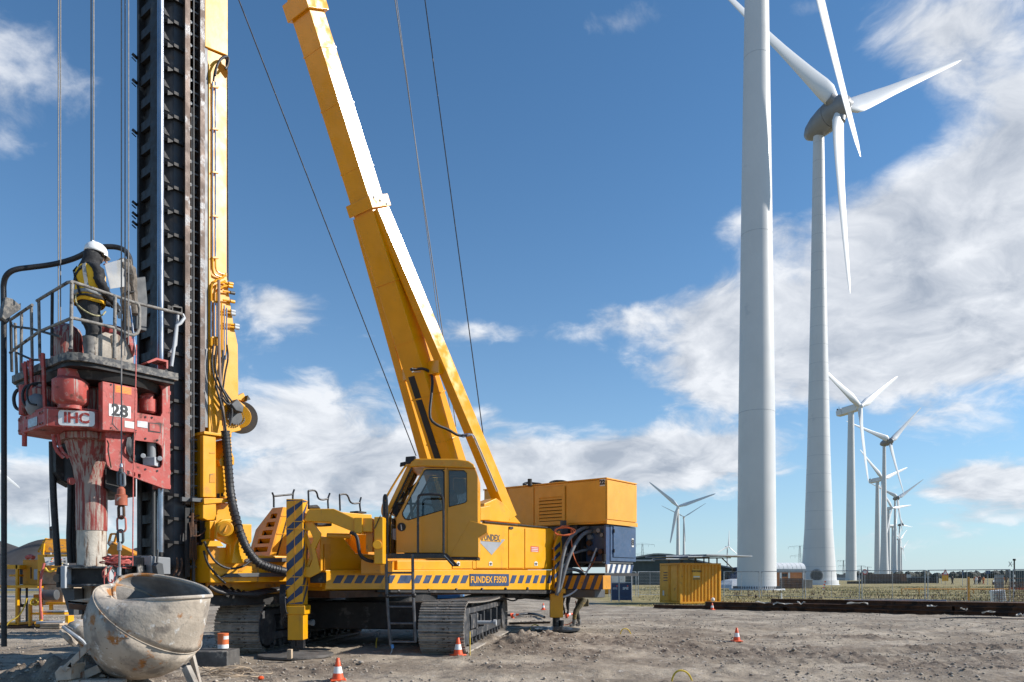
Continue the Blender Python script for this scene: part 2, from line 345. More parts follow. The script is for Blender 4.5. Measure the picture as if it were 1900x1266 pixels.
def gheight(x, y):
    near = np.exp(-np.maximum(0, y-28)/30)*np.exp(-np.maximum(0, np.abs(x)-25)/20)
    h = .10*fbm(x, y, .12, 3)+.05*fbm(x, y, .7, 3)*near+.035*fbm(x+9, y, 2.3, 4, .6)*near
    rub = np.clip(fbm(x+40, y+3, .45, 3)*3, 0, 1)
    h = h+rub*.05*np.abs(fbm(x, y, 5.1, 3, .65))*near
    h = h+ruts(x, y)*near
    ch = churn(x, y)
    h = h+ch*(.11*np.abs(fbm(x, y, 3.6, 4, .62))-.01)*near
    for cx, cy, sx, sy, a in ((-5.75, 9.6, .9, .9, .30), (-7.2, 10.6, 1.2, .8, .22), (-6.2, 11.6, 1.0, .5, .12), (.15, 17.6, 1.0, 1.0, .14), (1.2, 19.3, 1.6, .6, .08), (3.2, 17.0, 2.0, .7, .05), (-.9, 13.6, .8, .3, .06)):
        h = h+a*np.exp(-((x-cx)/sx)**2-((y-cy)/sy)**2)*(1+1.6*fbm(x, y, 2.2, 4, .6))
    h = h*np.clip((y-2)/3, 0, 1)
    return h - .03
def build_ground():
    g1 = np.arange(-13, 18, .055); k = 60
    gr = 18+np.cumsum(.08*1.13**np.arange(90)); gr = gr[gr < 9000]; gl = -13-np.cumsum(.08*1.13**np.arange(90)); gl = gl[gl > -9000][::-1]
    xs = np.concatenate([gl, g1, gr])
    ys = [-40, -20, -10, -5, -2, 0, 2, 4]; y = 5.
    while y < 9000: ys.append(y); y += max(.035, .0042*y) if y < 45 else y*.02
    ys = np.array(ys); X, Y = np.meshgrid(xs, ys); Z = gheight(X, Y)
    nx, ny = len(xs), len(ys); co = np.stack([X, Y, Z], -1).reshape(-1, 3)
    i = np.arange(nx-1); j = np.arange(ny-1); I, J = np.meshgrid(i, j); a = (J*nx+I).ravel()
    q = np.stack([a, a+1, a+nx+1, a+nx], -1)
    me = bpy.data.meshes.new('ground'); me.vertices.add(len(co)); me.vertices.foreach_set('co', co.ravel())
    me.loops.add(q.size); me.loops.foreach_set('vertex_index', q.ravel()); me.polygons.add(len(q))
    me.polygons.foreach_set('loop_start', np.arange(0, q.size, 4)); me.polygons.foreach_set('loop_total', np.full(len(q), 4)); me.polygons.foreach_set('use_smooth', np.ones(len(q), bool))
    me.update(calc_edges=True)
    at = me.attributes.new('churn', 'FLOAT', 'POINT'); at.data.foreach_set('value', churn(X, Y).ravel().astype(np.float32))
    m = bpy.data.materials.new('rutted_sandy_ground'); m.use_nodes = True; t = NT(m.node_tree); b = t.n['Principled BSDF']
    tc = t.n.new('ShaderNodeTexCoord').outputs['Object']
    c = t.mix(t.mr(t.noise(tc, .35, 6, .62), .36, .66), (.245, .198, .148), (.48, .405, .312))
    c = t.mix(t.mr(t.noise(tc, 2.5, 6, .7), .48, .74), c, (.175, .15, .125))
    c = t.mix(t.mr(t.noise(tc, 9, 6, .7), .54, .72), c, (.50, .45, .39))
    c = t.mix(t.mr(t.voro(tc, 26), .0, .16, .6, 0.), c, (.50, .46, .41))
    c = t.mix(t.mr(t.noise(t.v('ADD', tc, (9., 3., 1.)), 22, 4, .6), .60, .72), c, (.14, .118, .10))
    an = t.n.new('ShaderNodeAttribute'); an.attribute_name = 'churn'; c = t.mix(t.m('MULTIPLY', an.outputs['Fac'], t.mr(t.noise(tc, 5, 6, .7), .3, .6, .3, .85)), c, (.15, .115, .088))
    x, y, z = t.xyz(tc)
    # grassland beyond the row of steel beams
    line = t.m('ADD', t.m('MULTIPLY', t.m('SUBTRACT', x, 7.6), .545), t.m('MULTIPLY', t.m('SUBTRACT', y, 38.2), .838))
    line = t.m('ADD', line, t.m('MULTIPLY', t.m('SUBTRACT', t.noise(tc, .5, 5), .5), 5.))
    k = t.m('MULTIPLY', t.mr(line, .3, 1.8), t.mr(x, 4.0, 7.0))
    k = t.m('MAXIMUM', k, t.mr(y, 62, 80))
    gcol = t.mix(t.mr(t.noise(tc, .22, 6, .65), .35, .65), (.21, .175, .075), (.37, .305, .15))
    gcol = t.mix(t.mr(t.noise(tc, 1.4, 5, .6), .5, .72), gcol, (.10, .065, .035))
    t.put(b.inputs['Base Color'], t.mix(k, c, gcol)); b.inputs['Roughness'].default_value = .95; b.inputs['Specular IOR Level'].default_value = .2
    bn = t.n.new('ShaderNodeBump'); bn.inputs['Strength'].default_value = .8; bn.inputs['Distance'].default_value = .035
    hh = t.m('ADD', t.noise(tc, 14, 8, .72), t.m('MULTIPLY', t.mr(t.voro(tc, 30), 0, .35, 1., 0.), .5))
    t.put(bn.inputs['Height'], hh); t.l.new(bn.outputs[0], b.inputs['Normal'])
    me.materials.append(m); o = link('ground', me); tag(o, 'rutted sandy building site ground running out to flat grassland', kind='structure')
build_ground()
def gz(x, y): return float(gheight(np.array([float(x)]), np.array([float(y)]))[0])
def mesh_np(name, co, q, mt, smooth=False):
    me = bpy.data.meshes.new(name); me.vertices.add(len(co)); me.vertices.foreach_set('co', co.ravel()); n = q.shape[1]
    me.loops.add(q.size); me.loops.foreach_set('vertex_index', q.ravel()); me.polygons.add(len(q))
    me.polygons.foreach_set('loop_start', np.arange(0, q.size, n)); me.polygons.foreach_set('loop_total', np.full(len(q), n))
    if smooth: me.polygons.foreach_set('use_smooth', np.ones(len(q), bool))
    me.update(calc_edges=True); me.materials.append(mt); return me
def stones():
    N = 26000; ico = np.array([(0, 0, 1), (.9, 0, .2), (.28, .85, .2), (-.72, .53, .2), (-.72, -.53, .2), (.28, -.85, .2), (0, 0, -.5)], float)
    fc = np.array([(0, 1, 2), (0, 2, 3), (0, 3, 4), (0, 4, 5), (0, 5, 1), (6, 2, 1), (6, 3, 2), (6, 4, 3), (6, 5, 4), (6, 1, 5)])
    Y = 7+24*rng.random(N)**1.5; X = (rng.random(N)*1.6-.8)*Y*.95
    keep = fbm(X, Y, .5, 3)+.35*rng.random(N)+.5*churn(X, Y) > .1; X, Y = X[keep], Y[keep]; n = len(X)
    s = .006+.024*rng.random(n)**5+.02*churn(X, Y)*rng.random(n)**6; s = s*(1+Y/45)
    a = rng.random(n)*6.28; Z = gheight(X, Y)
    jit = 1+.35*(rng.random((n, 7, 3))-.5); v = ico[None]*jit*s[:, None, None]; v[..., 0] *= 1.3
    c, sn = np.cos(a)[:, None], np.sin(a)[:, None]
    vx = v[..., 0]*c-v[..., 1]*sn; vy = v[..., 0]*sn+v[..., 1]*c
    co = np.stack([vx+X[:, None], vy+Y[:, None], v[..., 2]*.8+Z[:, None]+.15*s[:, None]], -1).reshape(-1, 3)
    q = (fc[None]+7*np.arange(n)[:, None, None]).reshape(-1, 3)
    o = link('loose_stones', mesh_np('loose_stones', co, q, mat('loose_stone', (.33, .285, .235), .9, var=.4, vs=6)))
    tag(o, 'pebbles and small clods strewn over the sandy ground', kind='stuff')
stones()
def grass():
    N = 60000; Y = 30+95*rng.random(N)**1.6; X = (.17+.55*rng.random(N))*Y
    d = (X-7.6)*.545+(Y-39.3)*.838; k = (d > .0)&(fbm(X, Y, .35, 3)+.25*rng.random(N) > -.12); X, Y = X[k], Y[k]; n = len(X)
    X2 = -.02*Y; Z = gheight(X, Y)-.02
    h = (.04+.10*rng.random(n)**2)*(1+.8*np.clip(fbm(X+7, Y, .25, 3)*2, -.4, 1)); w = .010+.00045*Y; a = rng.random(n)*3.14
    lean = .35*h; la = rng.random(n)*6.28
    b0 = np.stack([X-w*np.cos(a), Y-w*np.sin(a), Z], -1); b1 = np.stack([X+w*np.cos(a), Y+w*np.sin(a), Z], -1); tp = np.stack([X+lean*np.cos(la), Y+lean*np.sin(la), Z+h], -1)
    co = np.stack([b0, b1, tp], 1).reshape(-1, 3); q = np.arange(3*n).reshape(-1, 3)
    m = mat('dry_autumn_grass', (.38, .30, .13), .85, var=.35, vs=.9, patches=[((.11, .13, .04), .35, .5, .1, .9), ((.14, .065, .03), .8, .6, .06, .9)])
    tag(link('grass', mesh_np('grass', co, q, m)), 'straw and olive grass behind the row of rusty beams', kind='stuff')
    # reddish weeds
    N = 2200; Y = 42+50*rng.random(N)**1.5; X = (.3+.42*rng.random(N))*Y; k = fbm(X+90, Y, .22, 2) > .13; X, Y = X[k], Y[k]; n = len(X); Z = gheight(X, Y)
    vs, h = [], (.10+.24*rng.random(n)); w = .014+.0004*Y; a = rng.random(n)*3.14; la = rng.random(n)*6.28; lean = .3*h
    b0 = np.stack([X-w*np.cos(a), Y-w*np.sin(a), Z], -1); b1 = np.stack([X+w*np.cos(a), Y+w*np.sin(a), Z], -1); tp = np.stack([X+lean*np.cos(la), Y+lean*np.sin(la), Z+h], -1)
    co = np.stack([b0, b1, tp], 1).reshape(-1, 3); q = np.arange(3*n).reshape(-1, 3)
    tag(link('weeds', mesh_np('weeds', co, q, mat('brown_dock_weeds', (.10, .05, .028), .85, var=.3, vs=3))), 'brown seeded weeds standing in the grass', kind='stuff')
grass()
# ------------------------------------------------------------ wind turbines
TM = {}
def blade_mesh(kind):
    if kind in TM: return TM[kind]
    mb = MB(); N = 22; n = 14
    for i in range(N+1):
        s = i/N
        if kind == 'bladeB':   # wide root, curved tip
            ch = np.interp(s, [0, .03, .10, .2, .4, .7, .93, .985, 1], [.045, .055, .108, .092, .062, .038, .02, .012, .003]); th = np.interp(s, [0, .04, .12, .3, 1], [.9, .6, .28, .2, .12]); off = np.interp(s, [0, .1, 1], [0, .018, .0])
        else:
            ch = np.interp(s, [0, .05, .18, .4, .7, .93, .985, 1], [.056, .062, .105, .08, .056, .036, .022, .006]); th = np.interp(s, [0, .05, .2, .4, 1], [1, .95, .3, .2, .13]); off = np.interp(s, [0, .2, 1], [0, .012, 0])
        tw = -math.radians(np.interp(s, [0, .2, .5, 1], [24, 14, 6, 0])); pre = .022*s*s
        for j in range(n):
            a = 2*math.pi*j/n; x = math.cos(a)*ch/2+off; y = math.sin(a)*ch*th/2*(1-.35*max(0, math.cos(a))*min(1, s*8))
            mb.v.append((x*math.cos(tw)-y*math.sin(tw), x*math.sin(tw)+y*math.cos(tw)-pre, s))
    for i in range(N):
        for j in range(n): mb.f.append((i*n+j, i*n+(j+1) % n, (i+1)*n+(j+1) % n, (i+1)*n+j)); mb.m.append(0)
    mb.f += [tuple(range(n)), tuple(N*n+j for j in range(n))]; mb.m += [0, 0]
    TM[kind] = mb.mesh(kind, M['blade'], smooth=60); return TM[kind]
def turbine(bx, D, H, R, b, psi, kind, label, cs=1., name='wind_turbine', near=False, tm=None):
    X = (bx-HX)/F*D; base = Vector((X, D, -.1)); b = math.radians(b)
    N = Vector((math.sin(b), math.cos(b), 0)); h = N.cross(Vector((0, 0, 1))); t5 = math.radians(5)
    t = thing(name, label, 'wind turbine', base, 'wind turbines standing on the plain')
    N = (N*math.cos(t5)+Vector((0, 0, math.sin(t5)))).normalized(); up = h.cross(N)*1.0
    if up.z < 0: up = -up
    ov = 4.5 if kind == 'A' else 5.5; top = base+Vector((0, 0, H-1.3))
    seg = 48 if near else 20; tmt = tm or M['tower']
    if kind == 'A':
        r0, r1 = (2.35, 1.25)
        prof = [(0, r0+.06), (.25, r0+.06), (.27, r0), (20, r0*.93), (H*.55, r0*.78), (H-1.3, r1)]
    else:
        r0, r1 = (3.45, 1.05)
        prof = [(0, r0*1.12), (1.0, r0*1.10), (1.02, r0), (H*.12, r0*.80), (H*.3, r0*.64), (H*.6, r0*.47), (H-1.3, r1)]
    mb = MB(); mb.lathe(base, (0, 0, 1), prof, seg); mb.build('tower', tmt, t, smooth=50)
    # ring joints
    ft = 3.8 if kind == 'B' else 22.
    z = ft; zs = [p[0] for p in prof]; rs = [p[1] for p in prof]
    while z < H-3 and (near or kind == 'B' and D < 600):
        r = float(np.interp(z, zs, rs)); rr = MB(); rr.lathe(base+Vector((0, 0, z)), (0, 0, 1), [(-.035, r*.99), (-.03, r+.012), (.03, r+.012), (.035, r*.99)], seg, caps=False); rr.build('joint_ring', M['lgrey'], t, smooth=True); z += ft
    if near:
        r = r0
        mb = MB()
        if kind == 'A':
            for k in range(60): a = 2*math.pi*k/60; mb.box(*[c for q in ((base.x+math.cos(a)*(r+.42), .06), (base.y+math.sin(a)*(r+.42), .06)) for c in (q[0]-q[1], q[0]+q[1])], .05, .42)
            mb.build('anchor_bolts', M['dkgrey'], t)['kind'] = 'stuff'
            MB().lathe(base, (0, 0, 1), [(0, r+1.0), (.22, r+.95)], 40).build('foundation_slab', M['lgrey'], t)
        else:
            q = base+Vector((-.55, -1, 0)).normalized()*(r*1.0); qn = Vector((-.55, -1, 0)).normalized()
            MB().lathe(q+Vector((0, 0, 2.0))-qn*.8, qn, [(0, 1.25), (1.0, 1.25), (1.0, 1.05), (.4, 1.05)], 24, caps=False).build('door_hood', M['grey'], t)
            MB().cyl(q+Vector((0, 0, 2.0))-qn*.6, q+Vector((0, 0, 2.0))+qn*.12, 1.04, n=24).build('door', M['dkgrey'], t)
            MB().lathe(base, (0, 0, 1), [(0, r+.7), (.12, r+.6)], 40).build('foundation_slab', M['lgrey'], t)
    hub = Vector((X, D, H))+N*ov
    if kind == 'A':
        rear = hub-N*11.5; mb = MB(); side = h
        mb.taper(rear-up*.3, 2.9, 2.5, rear+N*3.0, 3.3, 3.4, side); mb.build('nacelle', M['whited'] if near else M['blade'], t, bevel=.5, seg=3)
        mb = MB(); mb.taper(rear+N*3.0, 3.3, 3.4, hub-N*1.2, 3.0, 3.2, side); mb.build('nacelle_front', M['blade'], t, bevel=.5, seg=3)
        MB().beam(rear+N*1.0+up*1.5, rear+N*1.0+up*2.9, .14).box(*[c for q in (rear.x, rear.y) for c in (q-.3, q+.3)], rear.z+1.4, rear.z+2.2).build('wind_vane', M['dkgrey'], t)
        MB().lathe(hub-N*1.3, N, [(0, 1.3), (1.2, 1.45), (2.0, 1.2), (2.6, .7), (2.85, .1)], 20).build('spinner', M['blade'], t, smooth=50)
    else:
        nm = M['nacelle']
        MB().lathe(hub-N*9.2, N, [(0, .15), (.5, 1.0), (1.6, 1.75), (3.5, 2.35), (5.6, 2.65), (7.2, 2.7)], 26).build('nacelle', nm, t, smooth=60)
        MB().lathe(hub-N*1.95, N, [(0, 2.55), (.05, 2.7), (1.8, 2.55), (3.3, 2.0), (4.3, 1.1), (4.7, .1)], 26).build('spinner', nm, t, smooth=60)
    me = blade_mesh('blade'+kind)
    for k in range(3):
        a = math.radians(psi+120*k); bz = (h*math.sin(a)+up*math.cos(a)).normalized(); by = -N; bxv = by.cross(bz)
        Rm = Matrix((bxv, by, bz)).transposed().to_4x4()
        piece('blade', me, t, Matrix.Translation(hub) @ Rm @ Matrix.Diagonal((R*cs, R*cs, R, 1)))
        if kind == 'B': MB().cyl(hub+bz*1.9-N*0, hub+bz*3.0, 1.25, 1.12, n=16).build('blade_root_collar', nm, t, smooth=50)
    return t
turbine(1404, 92, 86.9, 35.75, 144.1, 74.8, 'A', 'nearest huge white steel tower, its rotor above the picture and one blade hanging into view', near=True)
turbine(1519, 153.3, 94.7, 39.0, 160, 58.1, 'B', 'tall tapering concrete tower with egg shaped grey nacelle and full three blade rotor', near=True)
turbine(1579, 338, 78, 34.5, 150, 61, 'A', 'slender white turbine with boxy nacelle just right of the tapering concrete tower')
turbine(1640.6, 534, 98, 39.6, 163.6, 72.1, 'B', 'turbine with dark egg shaped nacelle whose blade reaches highest right of the boxy one')
turbine(1628, 583, 78, 32.4, 153, 49.4, 'A', 'white boxy turbine overlapping the left side of a dark nacelled one')
turbine(1648.5, 828, 78, 31.8, 154.8, 37.8, 'A', 'small far turbine half hidden behind the dark nacelled one')
turbine(1656, 1116, 78, 31.3, 138.6, 90.4, 'A', 'very small turbine in the far cluster, low white hub below its neighbours')
turbine(1660.7, 911, 98, 42.0, 173.4, 63.8, 'B', 'far dark nacelled turbine with two thin blades spread in a wide V')
turbine(1669, 1374, 98, 36, 145, 24.2, 'B', 'very far dark hub turbine at the right edge of the cluster')
turbine(1667, 1500, 78, 34, 145, 66, 'A', 'faint turbine near the far end of the row')
turbine(1672.5, 2000, 78, 36, 150, 70, 'A', 'faintest and lowest turbine at the far end of the row')
turbine(1258, 811, 78, 41.5, 192, 48.3, 'A', 'white turbine rising above the solar roof of the yellow container')
turbine(1269, 1198, 98, 41.1, 189, 62.5, 'A', 'thin bladed distant turbine just behind the one above the yellow container', cs=.45)
turbine(1349.5, 1865, 78, 41.4, 155, 113.6, 'A', 'tiny turbine between the yellow container and the nearest tower')
turbine(-70, 420, 78, 38, 150, 107, 'A', 'turbine whose pale blade slants behind the platform railing at the left edge')

# ------------------------------------------------------------ far background
def bb(x0, x1, y0, y1, z0, z1): return MB().box(x0, x1, y0, y1, z0, z1)
# dark coal heaps at the left
def heaps():
    xs = np.linspace(-190, -55, 150); ys = np.linspace(105, 190, 70); X, Y = np.meshgrid(xs, ys); Z = -1+0*X
    for cx, cy, r, h in ((-112, 150, 30, 9.5), (-92, 150, 22, 8.6), (-132, 155, 36, 7.5), (-74, 150, 20, 6.5), (-160, 160, 30, 6.5), (-100, 140, 60, 2)):
        Z = np.maximum(Z, (h+1)*np.clip(1-np.hypot((X-cx)/r, (Y-cy)/r), 0, 1)**1.0*1.25-1)
    Z = np.minimum(Z, 9.2)+.5*fbm(X, Y, .12, 5)*np.clip(Z+1, 0, 1)
    for _ in range(3): Z[1:-1, 1:-1] = (Z[1:-1, 1:-1]*2+Z[:-2, 1:-1]+Z[2:, 1:-1]+Z[1:-1, :-2]+Z[1:-1, 2:])/6
    co = np.stack([X, Y, Z], -1).reshape(-1, 3); nx = 150; I, J = np.meshgrid(np.arange(149), np.arange(69)); a = (J*nx+I).ravel(); q = np.stack([a, a+1, a+nx+1, a+nx], -1)
    o = link('coal_heap', mesh_np('coal_heap', co, q, mat('grey_black_coal', (.055, .05, .048), .95, var=.35, vs=.15, bump=.6, bs=2), True)); tag(o, 'range of dark grey bulk heaps behind the mixing plant', kind='structure')
heaps()
# big dark green shed with an arched roof
def shed():
    Y = 150.; t = thing('warehouse', 'long dark green shed with a low arched roof behind the yellow container', 'warehouse', ((1180-HX)/F*Y, Y, 0))
    xs = [(px-HX)/F*Y for px in np.linspace(1140, 1375, 24)]
    prof = []
    for i, x in enumerate(xs):
        s = i/23.; prof.append((x, EYE+(HY-np.interp(s, [0, .16, .32, .45, .62, .8, 1], [1046, 1036, 1029.5, 1031, 1040, 1050, 1059]))/F*Y))
    pts = [(xs[0], -.2)]+prof+[(xs[-1], -.2)]
    MB().prism(pts, lambda x, z: Vector((x, Y, z)), lambda x, z: Vector((x+8, Y+34, z))).build('wall', M['dgreen'], t)
    r = MB()
    for (x0, z0), (x1, z1) in zip(prof[:-1], prof[1:]):
        r.poly([(x0, Y-.5, z0+.02), (x1, Y-.5, z1+.02), (x1+8, Y+34.4, z1+.02), (x0+8, Y+34.4, z0+.02)], (0, 0, .3))
    r.build('roof', M['grey'], t)
    a = P(1345, 1100, Y); b = P(1364, 1072, Y)
    bb(a.x, b.x, Y-.25, Y-.02, -.1, b.z).build('door', M['text'], t)
    a = P(1150, 1038, Y-.3); b = P(1215, 1041.5, Y-.3)
    bb(a.x, b.x, Y-.55, Y-.05, b.z, b.z+.3).build('gutter', M['lgrey'], t)
    c = P(1366, 1080, Y-4); t2 = thing('excavator', 'dark blue excavator parked in front of the open shed door', 'excavator', (c.x, Y-4, 0))
    bb(c.x-1.6, c.x+1.6, Y-5, Y-3, 0, .9).build('track', M['blk'], t2); bb(c.x-1.3, c.x+1.3, Y-5, Y-3, .95, 2.2).build('body', M['navy'], t2, bevel=.1)
    bb(c.x-.3, c.x+.9, Y-5.05, Y-3.5, 2.2, 3.5).build('cab', M['navy'], t2, bevel=.1); MB().beam((c.x-1.2, Y-4, 2), (c.x-3, Y-4, 3.6), .35).beam((c.x-3, Y-4, 3.6), (c.x-3.9, Y-4, 1.5), .3).build('arm', M['blk'], t2)
    hp = thing('sand_pile', 'pale low sand pile beside the shed door', 'sand pile', (c.x-1, 141, 0))
    MB().lathe((c.x-1, 141, -.2), (0, 0, 1), [(0, 3.2), (.6, 2.4), (1.2, 1.3), (1.5, .3)], 14).build('pile', M['wood'], hp, smooth=True)
    hp = thing('rubble_pile', 'grey rubble pile at the foot of the nearest tower', 'rubble pile', (P(1360, 1090, 105).x, 105, 0))
    MB().lathe((P(1360, 1090, 105).x, 105, -.2), (0, 0, 1), [(0, 3.4), (.7, 2.6), (1.3, 1.4), (1.5, .3)], 9).build('pile', M['lgrey'], hp)
shed()
def tent():
    Y = 118.; x0, x1 = (1438-HX)/F*Y, (1496-HX)/F*Y; t = thing('storage_tent', 'white fabric tent shelter on stacked site units between the two big towers', 'tent', (x0, Y, 0))
    zt = EYE+(HY-1044)/F*Y; zm = EYE+(HY-1056)/F*Y; zb = EYE+(HY-1062)/F*Y
    n = 7
    for k in range(n):
        a = x0+(x1-x0)*k/n; b = x0+(x1-x0)*(k+1)/n-.06
        mb = MB(); prof = []
        for i in range(9): an = math.pi*i/8; prof.append((Y+2.2-2.2*math.cos(an), zm+(zt-zm)*math.sin(an)))
        mb.add([(a, y, z) for y, z in prof]+[(b, y, z) for y, z in prof], [(i, i+9, i+10, i+1) for i in range(8)]+[tuple(range(9)), tuple(range(17, 8, -1))]); mb.build('roof_panel', M['white'], t, smooth=50)
    bb(x0, x1, Y, Y+4.4, zb, zm-.01).build('side_wall', M['lgrey'], t)
    t2 = thing('site_cabin', 'orange site cabin with dark window under the white tent', 'cabin', (x0, Y, 0))
    z2 = EYE+(HY-1074)/F*Y
    bb(x0+.4, x1-.2, Y+.2, Y+4, z2-2.2, zb-.02).build('wall', mat('orange_cabin', (.55, .19, .05), .6), t2)
    for a, b in ((1452, 1461), ): bb((a-HX)/F*Y, (b-HX)/F*Y, Y+.1, Y+.19, z2+.3, zb-.2).build('window', M['text'], t2)
    for a in (1448, 1463.5, 1490): bb((a-1-HX)/F*Y, (a+2.5-HX)/F*Y, Y+.0, Y+.09, z2-2.0, zb-.05).build('door_panel', M['white'], t2)
    Y2 = 100.; a = P(1455, 1073, Y2); b = P(1490, 1094, Y2); t3 = thing('storage_bin', 'dark brown slatted bin in front of the orange cabin', 'bin', (a.x, Y2, 0))
    z0 = 0.; w = (a.z-z0)/6
    for k in range(6): bb(a.x, b.x, Y2, Y2+1.6, z0+k*w, z0+(k+.92)*w).build('board', M['rust'], t3)
    a = P(1490.5, 1075, Y2+.3); b = P(1509, 1094, Y2); t3 = thing('transformer_box', 'pale concrete box beside the dark slatted bin', 'box', (a.x, Y2, 0))
    bb(a.x+.05, b.x, Y2+.2, Y2+2.0, 0, a.z-.12).build('body', mat('weathered_concrete', (.27, .24, .21), .9), t3, bevel=.03); bb(a.x, b.x+.06, Y2+.1, Y2+2.1, a.z-.11, a.z).build('lid', M['lgrey'], t3)
tent()
def pylon(px, py, D, lab):
    b = P(px, 1077, D); H = EYE+(HY-py)/F*D; t = thing('electricity_pylon', lab, 'pylon', (b.x, D, 0), 'pylons on the horizon')
    mb = MB(); w = H*.035; r = max(.09, D*.00022)
    for sx in (-1, 1):
        for sy in (-1, 1): mb.beam((b.x+sx*w*1.6, D+sy*w*1.6, 0), (b.x+sx*w*.4, D+sy*w*.4, H), r)
    for k in range(8):
        z0 = H*k/8; z1 = H*(k+1)/8; w0 = w*(1.6-1.2*k/8); w1 = w*(1.6-1.2*(k+1)/8)
        mb.beam((b.x-w0, D-w0, z0), (b.x+w1, D-w1, z1), r*.7); mb.beam((b.x+w0, D-w0, z0), (b.x-w1, D-w1, z1), r*.7)
    mb.build('mast', M['grey'], t)
    for f, l in ((.70, .28), (.97, .34)):
        a = MB(); a.beam((b.x-H*l, D, H*f), (b.x+H*l, D, H*f), r); a.beam((b.x-H*l, D, H*f), (b.x, D, H*f+H*.05), r*.7); a.beam((b.x+H*l, D, H*f), (b.x, D, H*f+H*.05), r*.7)
        for q in (-1, -.5, .5, 1): a.beam((b.x+q*H*l, D, H*f), (b.x+q*H*l, D, H*f-H*.07), r*.8)
        a.build('cross_arm', M['grey'], t)
pylon(1484, 1013, 420, 'lattice pylon showing just left of the tapering concrete tower')
pylon(1598, 1050, 900, 'small lattice pylon right of the slender boxy turbine')
pylon(1610, 1052, 1000, 'smaller pylon just right of another on the horizon')
pylon(1565, 1040, 700, 'pylon between the concrete tower and the slender boxy turbine')
pylon(1192, 1009, 600, 'thin pylon above the left end of the green shed')
# far skyline: low sheds, tanks and tree belts, each an object
def skyline():
    r = random.Random(3)
    fm = {k: mat('far_'+k, c, .9, var=.15, vs=.05) for k, c in (('trees', (.055, .06, .05)), ('shed', (.17, .18, .19)), ('light_shed', (.40, .41, .42)), ('brick', (.16, .09, .06)))}
    def tree_belt(x0, x1, D, h, lab):
        n = int((x1-x0)/5); mb = MB()
        for k in range(n):
            x = x0+(x1-x0)*(k+.5)/n; hh = h*(.6+.6*r.random()); mb.ball((x, D+r.uniform(-8, 8), hh*.45), hh*.62, 8, (1+r.random()*.6, 1, 1))
        # break the outline
        mb.v = [(v[0]+r.uniform(-.9, .9), v[1], max(-.3, v[2]+r.uniform(-.9, .9))) for v in mb.v]
        o = mb.build('tree_belt', fm['trees']); tag(o, lab, kind='stuff')
    for px0, px1, D, h, lab in ((1500, 1680, 900, 7, 'dark low tree belt behind the row of turbines'), (1680, 1900, 1100, 9, 'dark low tree belt on the right horizon'), (1160, 1400, 1000, 8, 'dark low tree belt on the horizon behind the shed'), (-200, 700, 800, 9, 'tree belt on the horizon behind the rig')):
        tree_belt((px0-HX)/F*D, (px1-HX)/F*D, D, h, lab)
    names = ('long low grey shed on the horizon, %s', 'pale flat roofed shed on the horizon, %s')
    where = [(1520, 24, 450, 1069, 'behind the foot of the concrete tower', 'shed'), (1552, 22, 400, 1066, 'left of the slender boxy turbine', 'shed'), (1584, 12, 350, 1072, 'right of the slender boxy turbine', 'light_shed'), (1602, 18, 500, 1068, 'below the small pylons', 'shed'),
             (1672, 10, 260, 1065, 'reddish with a banner, right of the turbine cluster', 'brick'), (1682, 9, 380, 1066, 'bluish, next to the reddish one', 'light_shed'), (1697, 30, 700, 1070, 'domed, right of the turbine cluster', 'shed'), (1735, 34, 900, 1072, 'very low, left of the warning sign', 'light_shed'), (1790, 60, 900, 1073, 'very low, behind the group of walkers', 'shed')]
    for px, w, D, top, lab, c in where:
        a = P(px, top, D); b = P(px+w, top, D); o = bb(a.x, b.x, D, D+30, -.3, a.z).build('far_shed', fm[c]); tag(o, 'low building on the horizon, '+lab, 'building', 'low buildings on the horizon')
skyline()
# earth bank with sleepers in the middle distance
def banks():
    for px0, px1, py, D, h, lab in ((1575, 1690, 1082, 175, .55, 'black strip of dark soil running before the turbine bases'), (1686, 1742, 1080, 190, 1.4, 'short dark slatted screen lying beyond the fence')):
        a = P(px0, py, D); b = P(px1, py, D); o = bb(a.x, b.x, D, D+1, -.1, h).build('earth_bank', M['blk']); tag(o, lab, 'bank')
banks()
def sign(px, ytop, D, shape, col, lab, w=.9, h=.9, pole=None, extra=None):
    p = P(px, ytop, D); t = thing('road_sign', lab, 'sign', (p.x, D, 0))
    MB().cyl((p.x, D+.06, 0), (p.x, D+.06, p.z), .05, n=8).build('pole', M['galv'], t)
    z = p.z
    if shape == 'tri':
        MB().poly([(p.x-w/2, D, z-h), (p.x+w/2, D, z-h), (p.x, D, z)], (0, .04, 0)).build('face', mat('sign_red', (.6, .05, .04), .5), t)
        MB().poly([(p.x-w*.3, D-.01, z-h*.87), (p.x+w*.3, D-.01, z-h*.87), (p.x, D-.01, z-h*.28)], (0, .008, 0)).build('inner_face', M['white'], t)
        if extra: bb(p.x-w*.5, p.x+w*.5, D, D+.04, z-h-h*.95, z-h-.03).build('lower_plate', M['yel'], t)
    elif shape == 'round':
        MB().cyl((p.x, D, z-h/2), (p.x, D+.04, z-h/2), w/2, n=16).build('face', mat('sign_red_ring', (.6, .05, .04), .5), t); MB().cyl((p.x, D-.012, z-h/2), (p.x, D, z-h/2), w*.34, n=16).build('inner_face', M['white'], t)
    elif shape == 'panel': bb(p.x-w/2, p.x+w/2, D, D+.05, z-h, z).build('face', col, t)
    return t
sign(1754, 1056, 150, 'tri', None, 'red and white triangular warning sign above a yellow plate', 1.3, 1.25, extra=1)
sign(1605, 1056, 140, 'round', None, 'red ringed round sign with a pointed top beside the fence post', 1.0, 1.1)
sign(1786.5, 1058, 130, 'panel', M['blue'], 'tall thin post with a small blue and white plate', .28, .9)
